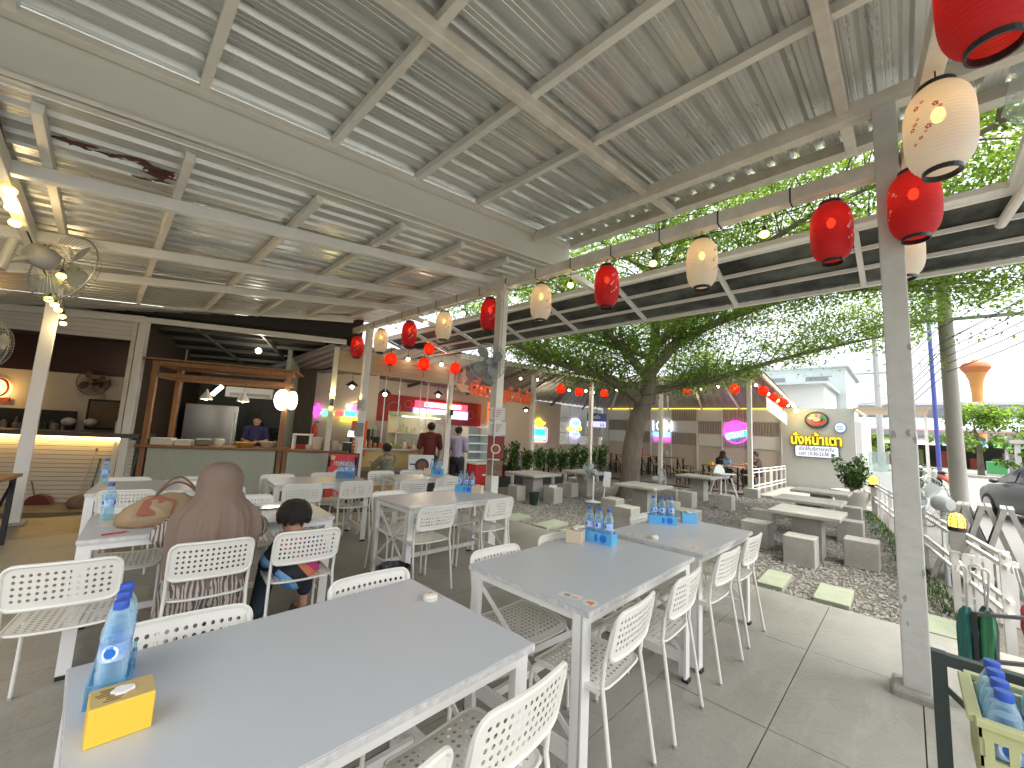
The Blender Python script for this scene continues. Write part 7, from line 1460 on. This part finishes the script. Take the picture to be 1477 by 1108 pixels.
for fy in (cy0, cy1):
    k = cx0
    while k < cx1-.01: wpart(MB().bx(k, min(k+.018, cx1), fy-.006, fy+.006, cz0, cz1-.03), 'crate_bar', M_crate, cr); k += .044
    for z in (cz0, cz0+.09, cz1-.055): wpart(MB().bx(cx0, cx1, fy-.0065, fy+.0065, z, z+.028), 'crate_band', M_crate, cr)
wpart(MB().bar((cx0-.012, cy0-.012, cz1-.01), (cx0-.012, cy1+.012, cz1-.01), .03, .02).bar((cx1+.012, cy0-.012, cz1-.011), (cx1+.012, cy1+.012, cz1-.011), .03, .02).bar((cx0, cy1+.012, cz1-.012), (cx1, cy1+.012, cz1-.012), .03, .02).bar((cx0, cy0-.012, cz1-.012), (cx1, cy0-.012, cz1-.012), .03, .02), 'crate_rim', M_crate, cr, .003)
nth = ['first', 'second', 'third', 'fourth']
for j in range(5):
    for i in range(4):
        bottle(1.893+.078*i, -.165-.093*j, .557, 'blue capped bottle in the crate, %s row from the post, %s from us' % (('first', 'second', 'third', 'fourth', 'last')[j], nth[i]), 'bottles in the crate', rz=random.uniform(0, 6), s=1.22)
# folded umbrellas on a rack
rk = thing('umbrella_rack', 'slim dark rack holding folded umbrellas by the slab edge', 'rack', (3.95, -.35, 0)); [wpart(MB().bar((3.80, -.24, z), (4.1, -.62, z), .02, .02), 'rack_bar', M_black, rk) for z in (.56, .30)]
for a, b in ((3.80, -.24), (4.1, -.62)): wpart(MB().bar((a, b, 0), (a, b, .57), .02, .02), 'rack_leg', M_black, rk)
def umbrella(x, y, m, label, h=.72, lean=(.0, .0)):
    o = thing('folded_umbrella', label, 'umbrella', (x, y, .03), 'folded umbrellas on the rack'); prof = [(.008, .0), (.014, .05), (.034, .25), (.040, .42), (.028, .52), (.014, .55)]; mb = MB(); n = 20; vs = []
    for q, z in prof: vs += [(q*(1+.28*sin(5*2*pi*k/n+z*9))*cos(2*pi*k/n), q*(1+.28*sin(5*2*pi*k/n+z*9))*sin(2*pi*k/n), z) for k in range(n)]
    mb.add(vs, [(i*n+k, i*n+(k+1) % n, (i+1)*n+(k+1) % n, (i+1)*n+k) for i in range(len(prof)-1) for k in range(n)]); part('canopy_cloth', smoothfix(mb.mesh('canopy_cloth', m), 60), o)
    part('shaft', MB().tube([(0, 0, .5), (0, 0, h)], .006, 6).mesh('shaft', M_grey), o); part('handle', smoothfix(MB().tube([(0, 0, h-.03), (0, 0, h+.04)]+[(.028-.028*cos(a), 0, h+.04+.028*sin(a)) for a in [pi*k/8 for k in range(1, 10)]], .0075, 8).mesh('handle', mat('pale_handle', (.60, .58, .52), .4)), 60), o); o.rotation_euler = (random.uniform(-.12, .12), random.uniform(-.10, .10), r(120+random.uniform(-40, 40)))
umbrella(3.80, -.19, mat('teal_cloth', (.02, .13, .11), .7), 'folded dark green umbrella nearest the tall post'); umbrella(3.86, -.245, mat('green_cloth', (.03, .17, .07), .7), 'folded green umbrella, second on the rack'); umbrella(3.93, -.30, mat('dark_cloth', (.03, .05, .05), .7), 'folded black umbrella on the rack'); umbrella(4.22, -.56, mat('red_cloth', (.45, .05, .06), .7), 'folded red umbrella on the rack')
# clear plastic curtain rolled beside the awning end
vc = thing('vinyl_curtain', 'clear plastic curtain with a pale tube hanging off the awning end', 'curtain', (5.0, -.95, 3.0)); wpart(MB().add([(3.6, -.62, 4.1), (4.55, -.62, 4.1), (4.9, -1.2, 3.35), (3.9, -1.3, 3.35)], [(0,1,2,3)]), 'vinyl_sheet', clearmat('vinyl', (.82, .88, .90), .20, .15), vc); wpart(MB().tube([(3.05, -.85, 3.55), (4.95, -.62, 3.38)], .035, 10), 'roll_tube', M_wpaint, vc)
# ---------------------------------------------------------------- people
def fuse(mb, voxel, name, m, sm=4):
    """melt overlapping shapes into one continuous skin"""
    me = mb.mesh(name, m); o = bpy.data.objects.new(name, me); COL.objects.link(o)
    md = o.modifiers.new('r', 'REMESH'); md.mode = 'VOXEL'; md.voxel_size = voxel; md.use_smooth_shade = True
    s = o.modifiers.new('s', 'SMOOTH'); s.iterations = sm; s.factor = .5
    dg = bpy.context.evaluated_depsgraph_get(); res = bpy.data.meshes.new_from_object(o.evaluated_get(dg))
    bpy.data.objects.remove(o); res.name = name; res.materials.clear()
    for q in (m if isinstance(m, (list, tuple)) else [m]): res.materials.append(q)
    res.polygons.foreach_set('use_smooth', [True]*len(res.polygons)); return res
def limb(mb, P, R_):
    mb.tube(P, R_, 10)
    for p, q in zip(P, R_): mb.ball(p, q, 10, 8)
def hand(mb, w, d, up, s=1.0, curl=.5):
    """palm at wrist w pointing along d; five bent fingers"""
    w, d, up = Vector(w), Vector(d).normalized(), Vector(up).normalized(); sx = d.cross(up).normalized()
    limb(mb, [w, w+d*.045*s, w+d*.085*s], [.024*s, .030*s, .028*s]); 
    for i, (o_, L) in enumerate(((-.026, .060), (-.009, .072), (.009, .068), (.026, .052))):
        a = w+d*.088*s+sx*o_*s; b = a+(d*.9-up*.25*curl)*L*.5*s; c = b+(d*.6-up*.8*curl)*L*.5*s; limb(mb, [a, b, c], [.0095*s, .009*s, .008*s])
    a = w+d*.03*s-sx*.03*s; limb(mb, [a, a+(d*.5-sx*.8)*.04*s, a+(d*1.0-sx*.9)*.055*s], [.012*s, .011*s, .009*s])
def headparts(mb, c, s, fwd):
    c = Vector(c); f = Vector(fwd).normalized(); x = f.cross(Vector((0, 0, 1))).normalized(); u = x.cross(f)
    mb.ball(c+u*.02*s, .088*s, 16, 12, (1, 1, 1.12)); mb.ball(c+f*.018*s-u*.045*s, .066*s, 14, 10); mb.ball(c+f*.045*s-u*.075*s, .036*s, 10, 8)
    mb.tube([c+f*.085*s+u*.01*s, c+f*.108*s-u*.025*s], [.010*s, .014*s], 8); mb.ball(c+f*.105*s-u*.028*s, .013*s, 8, 6)
    for k in (-1, 1): mb.ball(c+x*k*.088*s-u*.008*s-f*.005*s, .024*s, 10, 8, (.45, .8, 1.1))
def facebits(o, c, s, fwd):
    c = Vector(c); f = Vector(fwd).normalized(); x = f.cross(Vector((0, 0, 1))).normalized(); u = x.cross(f)
    e = MB()
    for k in (-1, 1): e.ball(c+f*.082*s+x*k*.032*s+u*.008*s, .011*s, 10, 8)
    e.build('eyes', mat('eye_dark', (.03, .02, .015), .3), o); b = MB(); b.tube([c+f*.087*s-x*.024*s-u*.058*s, c+f*.094*s-u*.06*s, c+f*.087*s+x*.024*s-u*.058*s], .006*s, 6); b.build('mouth', mat('lips', (.35, .12, .10), .5), o)
SK = mat('skin', (.50, .29, .19), .55, var=.2, scale=8); SKb = mat('boy_skin', (.46, .25, .16), .55, var=.2, scale=8)
# ---- woman in the brown headscarf
wo = tag(empty('person', (.605, 3.185, 0), r(-6)), 'person in a brown headscarf and striped dress seated with back to us', 'person')
sk = MB(); headparts(sk, (0, .05, 1.075), 1.0, (0, 1, -.25)); limb(sk, [(0, .0, .90), (0, .025, 1.0)], [.055, .05])
limb(sk, [(0, -.02, .50), (0, -.015, .70), (0, .0, .85)], [.14, .115, .10])
for s in (-1, 1):
    limb(sk, [(s*.13, .0, .85), (s*.235, .12, .73), (s*.17, .34, .785)], [.045, .040, .028]); hand(sk, (s*.165, .36, .79), (-s*.25, 1, -.05), (0, 0, 1)); limb(sk, [(s*.09, 0, .50), (s*.11, .40, .50), (s*.12, .36, .10)], [.08, .062, .04]); limb(sk, [(s*.12, .34, .06), (s*.125, .46, .035)], [.04, .03])
part('body', fuse(sk, .009, 'body', SK), wo); facebits(wo, (0, .05, 1.075), 1.0, (0, 1, -.25))
def zebra(name, c1, c2, scale=9.0, dist=7.0):
    m = bpy.data.materials.new(name); m.use_nodes = True; MATS[name] = m; n = m.node_tree; b = n.nodes['Principled BSDF']; L = n.links; b.inputs['Roughness'].default_value = .8
    tc = n.nodes.new('ShaderNodeTexCoord'); mp = n.nodes.new('ShaderNodeMapping'); mp.inputs['Scale'].default_value = (1.0, .5, .28); mp.inputs['Rotation'].default_value = (0, .25, 0); w_ = n.nodes.new('ShaderNodeTexWave'); w_.inputs['Scale'].default_value = scale; w_.inputs['Distortion'].default_value = dist; w_.inputs['Detail'].default_value = 3; w_.inputs['Detail Scale'].default_value = 1.2
    cr_ = n.nodes.new('ShaderNodeValToRGB'); cr_.color_ramp.elements[0].position = .42; cr_.color_ramp.elements[0].color = (*c1, 1); cr_.color_ramp.elements[1].position = .56; cr_.color_ramp.elements[1].color = (*c2, 1)
    L.new(tc.outputs['Object'], mp.inputs[0]); L.new(mp.outputs[0], w_.inputs[0]); L.new(w_.outputs[0], cr_.inputs[0]); L.new(cr_.outputs[0], b.inputs['Base Color']); return m
M_zeb = zebra('zebra_cloth', (.12, .10, .095), (.50, .43, .37), 15.0, 9.0)
dr = MB(); limb(dr, [(0, -.03, .50), (0, -.025, .62), (0, -.015, .78), (0, 0, .90)], [.185, .150, .135, .10]); dr.ball((0, -.04, .50), .20, 14, 10, (1.0, .85, .6))
for s in (-1, 1):
    dr.tube([(s*.14, .01, .86), (s*.245, .10, .74), (s*.19, .30, .79)], [.060, .072, .055], 10); dr.ball((s*.14, .01, .86), .060); dr.ball((s*.24, .10, .75), .077); dr.tube([(s*.10, -.02, .50), (s*.125, .38, .50), (s*.13, .36, .30), (s*.135, .33, .09)], [.115, .10, .11, .125], 12); dr.ball((s*.125, .38, .50), .10); limb(dr, [(s*.10, -.10, .44), (s*.12, -.02, .22), (s*.13, .05, .12)], [.10, .10, .09])
part('dress', fuse(dr, .012, 'dress', M_zeb, 3), wo)
# headscarf: rings with folds
rings = [(1.196, .025, .025, .035), (1.190, .055, .06, .035), (1.172, .086, .094, .035), (1.14, .110, .120, .035), (1.10, .123, .133, .035), (1.06, .127, .135, .033), (1.02, .123, .128, .03), (.985, .122, .122, .022), (.960, .142, .130, .012), (.925, .195, .150, .002), (.88, .230, .165, -.004), (.80, .242, .172, -.010), (.70, .240, .176, -.016), (.61, .234, .178, -.020), (.53, .224, .178, -.024)]
hj = MB(); n = 200; vs = []
for i, (z, a, b, cy_) in enumerate(rings):
    g = max(0, (1.0-z))/.45
    for k in range(n):
        t = 2*pi*k/n; g2 = min(1, max(0, (.975-z)/.10)); fo = 1+g2*(.13*(1-abs(sin(4.5*t+z*1.6)))**1.5+.08*(1-abs(sin(7.5*t-z*2.2+1.1)))**1.5+.012*sin(23*t+3))-.10*g2+.05*(1-abs(sin(1.5*t+z*26)))**2*(z < 1.16)*(z > .93)
        zz = z - (.05*g*max(0, -sin(t))**2 if i == len(rings)-1 else 0); vs.append((a*fo*cos(t), cy_+b*fo*sin(t), zz))
fs = []
for i in range(len(rings)-1):
    for k in range(n):
        t = 2*pi*(k+.5)/n
        if sin(t) > .62 and 3 <= i <= 6: continue
        fs.append((i*n+k, i*n+(k+1) % n, (i+1)*n+(k+1) % n, (i+1)*n+k)[::-1])
fs.append(tuple(range(n))); hj.add(vs, fs); M_hij = mat('brown_scarf', (.235, .165, .125), .85, var=.35, scale=5, col2=(.18, .125, .095), bump=.25, bscale=120)
# wrapped folds across the neck
for k in range(5):
    hj.tube([(.125*cos(t)*(1+.035*k), .02+.118*sin(t)*(1+.035*k), .985-.018*k+.03*sin(t*1.0+k*.4)+.02*cos(t*2)) for t in [pi+.1+(pi-.2)*q/14 for q in range(15)]], [.004]+[.011+.003*(k % 2)]*13+[.004], 7)
o = part('headscarf', smoothfix(hj.mesh('headscarf', M_hij), 80), wo); sd2 = o.modifiers.new('sub', 'SUBSURF'); sd2.levels = 1; sd2.render_levels = 1
sp2 = MB(); 
for s in (-1, 1): sp2.tube([(s*.12, .33, .025), (s*.125, .5, .02)], [.045, .05], 10)
part('sandals', sp2.mesh('sandals', mat('sandal', (.10, .06, .04), .6)), wo)
# ---- boy
bo = tag(empty('person', (1.09, 3.10, 0), r(-5)), 'small person with black hair in a wave print shirt seated with back to us', 'person')
sk = MB(); hc_ = (-.03, .075, .800); headparts(sk, hc_, 1.05, (-.1, 1, -.45)); limb(sk, [(0, .02, .64), (-.02, .045, .735)], [.05, .047]); limb(sk, [(0, -.02, .49), (0, -.01, .58), (0, .015, .65)], [.105, .095, .085])
for s in (-1, 1):
    limb(sk, [(s*.115, .02, .645), (s*.165, .06, .53), (s*.10, .18, .56)], [.04, .034, .024]); hand(sk, (s*.095, .20, .565), (-s*.3, 1, .1), (0, 0, 1), .75); sp3 = [(s*.07, 0, .49), (s*.14 if s < 0 else .12, .26 if s > 0 else .16, .485), (s*.13 if s > 0 else -.20, .22 if s > 0 else .04, .16)]; limb(sk, sp3, [.06, .05, .032]); limb(sk, [(sp3[2][0], sp3[2][1]-.01, .13), (sp3[2][0]-.02, sp3[2][1]+.09, .10)], [.032, .026])
part('body', fuse(sk, .008, 'body', SKb), bo); facebits(bo, hc_, 1.05, (-.1, 1, -.45))
hr = MB(); hn, hm = 40, 24; hv = []; rh = random.Random(5)
for i in range(hm+1):
    for k in range(hn):
        th, ph = pi*i/hm*.66, 2*pi*k/hn; jag = 1+.05*rh.random()*(th > .5); edge = .012*sin(11*ph)+.010*sin(17*ph+1)
        q = .112*jag*(1.0 if i < hm-2 else (.97 if i < hm else .90)); hv.append((-.03+q*sin(th)*cos(ph), .072+q*1.04*sin(th)*sin(ph), .822+q*cos(th)*1.0+edge*(i > hm-6)))
hr.add(hv, [(i*hn+k, (i+1)*hn+k, (i+1)*hn+(k+1) % hn, i*hn+(k+1) % hn) for i in range(hm) for k in range(hn)]); hm_ = hr.mesh('hair', mat('black_hair', (.014, .011, .010), .45, bump=.9, bscale=180)); part('hair', smoothfix(hm_, 80), bo)
def wavecloth(name):
    m = bpy.data.materials.new(name); m.use_nodes = True; MATS[name] = m; n = m.node_tree; b = n.nodes['Principled BSDF']; L = n.links; b.inputs['Roughness'].default_value = .75
    tc = n.nodes.new('ShaderNodeTexCoord'); mp = n.nodes.new('ShaderNodeMapping'); mp.inputs['Rotation'].default_value = (0, .7, 0); mp.inputs['Location'].default_value = (.03, 0, 0); w_ = n.nodes.new('ShaderNodeTexWave'); w_.wave_profile = 'SAW'; w_.inputs['Scale'].default_value = 1.0; w_.inputs['Distortion'].default_value = 3.2; w_.inputs['Detail'].default_value = 1; w_.inputs['Detail Scale'].default_value = 2.2
    cr_ = n.nodes.new('ShaderNodeValToRGB'); cr_.color_ramp.interpolation = 'CONSTANT'; E_ = cr_.color_ramp.elements; E_[0].position = 0; E_[0].color = (.015, .014, .02, 1); E_[1].position = .22; E_[1].color = (.55, .18, .09, 1)
    for p, c in ((.38, (.50, .04, .17)), (.47, (.58, .10, .28)), (.56, (.10, .03, .20)), (.66, (.06, .22, .60)), (.80, (.20, .42, .70)), (.90, (.015, .014, .02))): e = E_.new(p); e.color = (*c, 1)
    L.new(tc.outputs['Object'], mp.inputs[0]); L.new(mp.outputs[0], w_.inputs[0]); L.new(w_.outputs[0], cr_.inputs[0]); L.new(cr_.outputs[0], b.inputs['Base Color']); return m
shirt = MB(); limb(shirt, [(0, -.03, .47), (0, -.025, .55), (0, .0, .62)], [.130, .122, .108]); shirt.ball((0, -.04, .47), .135, 14, 10, (1.05, .85, .55))
for s in (-1, 1): limb(shirt, [(s*.105, .015, .645), (s*.165, .055, .535), (s*.15, .10, .54)], [.056, .054, .05])
shirt.tube([(0, .01, .66), (-.008, .022, .695)], [.075, .060], 14); part('shirt', fuse(shirt, .009, 'shirt', wavecloth('wave_cloth'), 3), bo)
col = MB(); col.tube([(-.008+.066*cos(2*pi*k/20), .022+.062*sin(2*pi*k/20), .690-.012*sin(2*pi*k/20)) for k in range(20)], .014, 7, closed=True); part('collar', smoothfix(col.mesh('collar', mat('black_cloth', (.015, .014, .016), .8)), 60), bo)
tr_ = MB()
limb(tr_, [(-.07, -.01, .49), (-.14, .16, .485), (-.20, .04, .22)], [.082, .068, .055]); limb(tr_, [(.07, -.01, .49), (.12, .26, .485), (.13, .22, .24)], [.082, .066, .052]); tr_.ball((0, -.03, .47), .12, 12, 8, (1.1, .8, .5)); part('trousers', fuse(tr_, .009, 'trousers', mat('navy_cloth', (.012, .022, .04), .8, var=.4, scale=10), 3), bo)
cl_ = MB()
for x, y in ((-.20, .04), (.13, .22)): cl_.tube([(x+.02, y-.05, .085), (x-.025, y+.11, .07)], [.042, .045], 10)
part('sandals', cl_.mesh('sandals', mat('sandal', (.10, .06, .04), .6)), bo)
# ---- handbag
hb = thing('handbag', 'tan leather handbag with a rust flap and looped straps on the table', 'handbag', (.37, 3.62, .7515), rz=r(-8)); bg_ = MB(); n = 28; vs = []; PR = [(.0, .20, .080), (.025, .222, .095), (.07, .215, .092), (.12, .190, .070), (.160, .150, .042), (.185, .115, .022), (.192, .10, .012)]
for z, a, b in PR: vs += [(a*cos(2*pi*k/n)*(1+.03*sin(6*2*pi*k/n+z*30)), b*sin(2*pi*k/n)*(1+.13*sin(5*2*pi*k/n+z*25)+.06*sin(9*2*pi*k/n-z*40)), z*(1+.10*cos(2*pi*k/n+.6)*(z > .1))) for k in range(n)]
vs = [(x, y*(1+.10*sin(x*37+z*21)), z+.006*sin(x*60+y*30)*(z > .02)) for x, y, z in vs]; bg_.add(vs, [(i*n+k, i*n+(k+1) % n, (i+1)*n+(k+1) % n, (i+1)*n+k) for i in range(len(PR)-1) for k in range(n)]+[tuple((len(PR)-1)*n+k for k in range(n)), tuple(range(n-1, -1, -1))])
part('bag_body', smoothfix(bg_.mesh('bag_body', mat('tan_leather', (.36, .25, .13), .55, var=.5, scale=7, col2=(.27, .18, .09), bump=.8, bscale=14)), 70), hb)
fl_ = MB(); fl_.add([(-.12, -.090, .085), (.06, -.092, .075), (.075, -.045, .165), (-.03, -.03, .20), (-.09, -.045, .17)], [(0,1,2,3,4)]); part('flap', fl_.mesh('flap', mat('rust_leather', (.30, .10, .055), .6)), hb); fl_ = MB(); part('side_panel', smoothfix(MB().ball((.17, -.02, .07), .085, 12, 8, (.9, .75, .9)).mesh('side_panel', mat('brown_leather', (.20, .12, .075), .6))), hb)
for dy, hh in ((-.03, .17), (.03, .12)): part('strap', smoothfix(MB().tube([(-.05+.26*t/12, dy, .17+hh*sin(pi*t/12)*(1-.3*t/12)) for t in range(13)], .008, 6).mesh('strap', mat('brown_leather', (.20, .12, .075), .6))), hb)
o = thing('red_pen', 'small red pen lying by the handbag', 'pen', (.155, 3.46, .758), rz=r(10)); part('barrel', MB().tube([(-.06, 0, 0), (.05, 0, 0)], .005, 8).mesh('barrel', M_red), o); part('tip', MB().tube([(.05, 0, 0), (.068, 0, 0)], [.004, .001], 8).mesh('tip', M_grey), o)
# ---- standing and seated people farther off
def standing(loc, rz, h, top, bottom, label, hair=(.012, .010, .009), arms='down', scarf=None, vox=.014):
    k = h/1.70; o = tag(empty('person', loc, rz), label, 'person'); o.scale = (k, k, k); sk = MB(); headparts(sk, (0, 0, 1.585), 1.0, (0, 1, 0)); limb(sk, [(0, 0, 1.38), (0, 0, 1.50)], [.055, .05]); limb(sk, [(0, 0, .92), (0, 0, 1.15), (0, 0, 1.36)], [.13, .12, .13])
    for s in (-1, 1):
        A = [(s*.19, 0, 1.40), (s*.24, -.01, 1.12), (s*.22, .10, .90)] if arms == 'down' else [(s*.19, 0, 1.40), (s*.25, .02, 1.13), (s*.10, .22, 1.10)]
        limb(sk, A, [.05, .042, .030]); hand(sk, A[2], (Vector(A[2])-Vector(A[1])), (0, -1, .2)); limb(sk, [(s*.09, 0, .90), (s*.10, .02, .50), (s*.10, -.02, .09)], [.085, .06, .042]); limb(sk, [(s*.10, -.03, .05), (s*.11, .13, .035)], [.04, .035])
    part('body', fuse(sk, vox, 'body', SK), o); facebits(o, (0, 0, 1.585), 1.0, (0, 1, 0))
    if scarf: hr = MB(); hr.ball((0, -.01, 1.61), .112, 14, 10, (1, 1.05, 1.15)); hr.tube([(0, -.02, 1.55), (0, -.03, 1.40)], [.11, .17], 14); part('headscarf', fuse(hr, vox, 'headscarf', scarf), o)
    else: hr = MB(); hr.ball((0, -.018, 1.625), .100, 14, 10, (1, 1.02, 1.02)); part('hair', fuse(hr, vox*.8, 'hair', mat('black_hair', hair, .5)), o)
    sh_ = MB(); limb(sh_, [(0, 0, .95), (0, 0, 1.05), (0, 0, 1.18), (0, 0, 1.36)], [.150, .145, .152, .140]); sh_.tube([(-.17, 0, 1.38), (0, 0, 1.42), (.17, 0, 1.38)], [.075, .085, .075], 10)
    for s in (-1, 1): A = [(s*.185, 0, 1.39), (s*.24, -.008, 1.13)]; limb(sh_, A, [.078, .066])
    part('shirt', fuse(sh_, vox, 'shirt', top), o); tr_ = MB(); limb(tr_, [(0, 0, .93), (0, 0, .88)], [.155, .155])
    for s in (-1, 1): limb(tr_, [(s*.085, 0, .88), (s*.10, .02, .50), (s*.10, -.02, .11)], [.115, .085, .068])
    part('trousers', fuse(tr_, vox, 'trousers', bottom), o); return o
def sitting(loc, rz, s_, top, bottom, label, hair=True, vox=.014, scarf=None):
    o = tag(empty('person', loc, rz), label, 'person'); o.scale = (s_, s_, s_); sk = MB(); headparts(sk, (0, .06, 1.09), 1.0, (0, 1, -.3)); limb(sk, [(0, .0, .90), (0, .035, 1.0)], [.055, .05]); limb(sk, [(0, -.02, .50), (0, -.01, .70), (0, .0, .88)], [.13, .12, .13])
    for s in (-1, 1): limb(sk, [(s*.17, .0, .90), (s*.235, .14, .72), (s*.12, .34, .78)], [.05, .042, .028]); hand(sk, (s*.115, .36, .785), (-s*.3, 1, 0), (0, 0, 1)); limb(sk, [(s*.09, 0, .50), (s*.11, .42, .50), (s*.12, .38, .10)], [.08, .06, .04]); limb(sk, [(s*.12, .36, .06), (s*.125, .48, .035)], [.04, .03])
    part('body', fuse(sk, vox, 'body', SK), o); facebits(o, (0, .06, 1.09), 1.0, (0, 1, -.3)); hr = MB(); hr.ball((0, .042, 1.125), .102, 14, 10, (1, 1.02, 1.05))
    if scarf: hr.tube([(0, .03, 1.06), (0, .0, .90)], [.10, .17], 14); part('headscarf', fuse(hr, vox, 'headscarf', scarf), o)
    else: part('hair', fuse(hr, vox*.8, 'hair', mat('black_hair', (.012, .010, .009), .5)), o)
    sh_ = MB(); limb(sh_, [(0, -.02, .50), (0, -.02, .66), (0, -.01, .80), (0, 0, .90)], [.165, .155, .15, .12])
    for s in (-1, 1): limb(sh_, [(s*.16, .0, .89), (s*.235, .14, .73)], [.078, .064])
    part('shirt', fuse(sh_, vox, 'shirt', top), o); tr_ = MB()
    for s in (-1, 1): limb(tr_, [(s*.085, 0, .50), (s*.11, .42, .50), (s*.12, .38, .12)], [.11, .085, .065])
    part('trousers', fuse(tr_, vox, 'trousers', bottom), o); return o
M_dk = mat('dark_cloth_a', (.02, .02, .022), .8); M_jean = mat('dark_jeans', (.03, .05, .055), .8); M_mar = mat('maroon_check', (.16, .025, .02), .8, var=.9, scale=18, col2=(.05, .012, .012), stretch=(1, 1, .3))
standing((5.64, 8.22, ZF), r(-32), 1.74, M_mar, M_jean, 'person in a maroon shirt standing with back to us at the display case', arms='down')
standing((6.30, 7.98, ZF), r(-60), 1.68, mat('lilac_cloth', (.36, .32, .44), .8), M_dk, 'person in a pale lilac shirt partly behind the pale post', arms='front')
sitting((4.42, 7.98, -.12), r(10), 1.0, mat('patterned_cloth', (.30, .28, .17), .8, var=.95, scale=26, col2=(.06, .09, .10)), M_dk, 'person in a patterned shirt seated behind the orange counter')
sitting((9.15, 8.62, -.12), r(60), 1.0, mat('grey_cloth', (.22, .21, .20), .8), M_dk, 'person in grey bent over a table just behind the fan post')
sitting((16.35, 4.95, -.06), r(-95), 1.02, M_dk, M_dk, 'person in black at the far pavilion table, facing left' .replace('facing left', 'across from the other diner'), scarf=M_dk)
sitting((16.75, 3.92, -.06), r(40), 1.05, mat('plum_cloth', (.06, .04, .045), .8), M_dk, 'person in a dark shirt at the far pavilion table by the railing')
p = FW(2.15, 1.6, ZF); standing(p, FA+pi, 1.68, mat('navy_shirt', (.02, .02, .08), .8), M_dk, 'cook in dark clothes behind the kiosk counter', arms='front')

for o_ in bpy.data.objects:
    if '_f' in o_: del o_['_f']
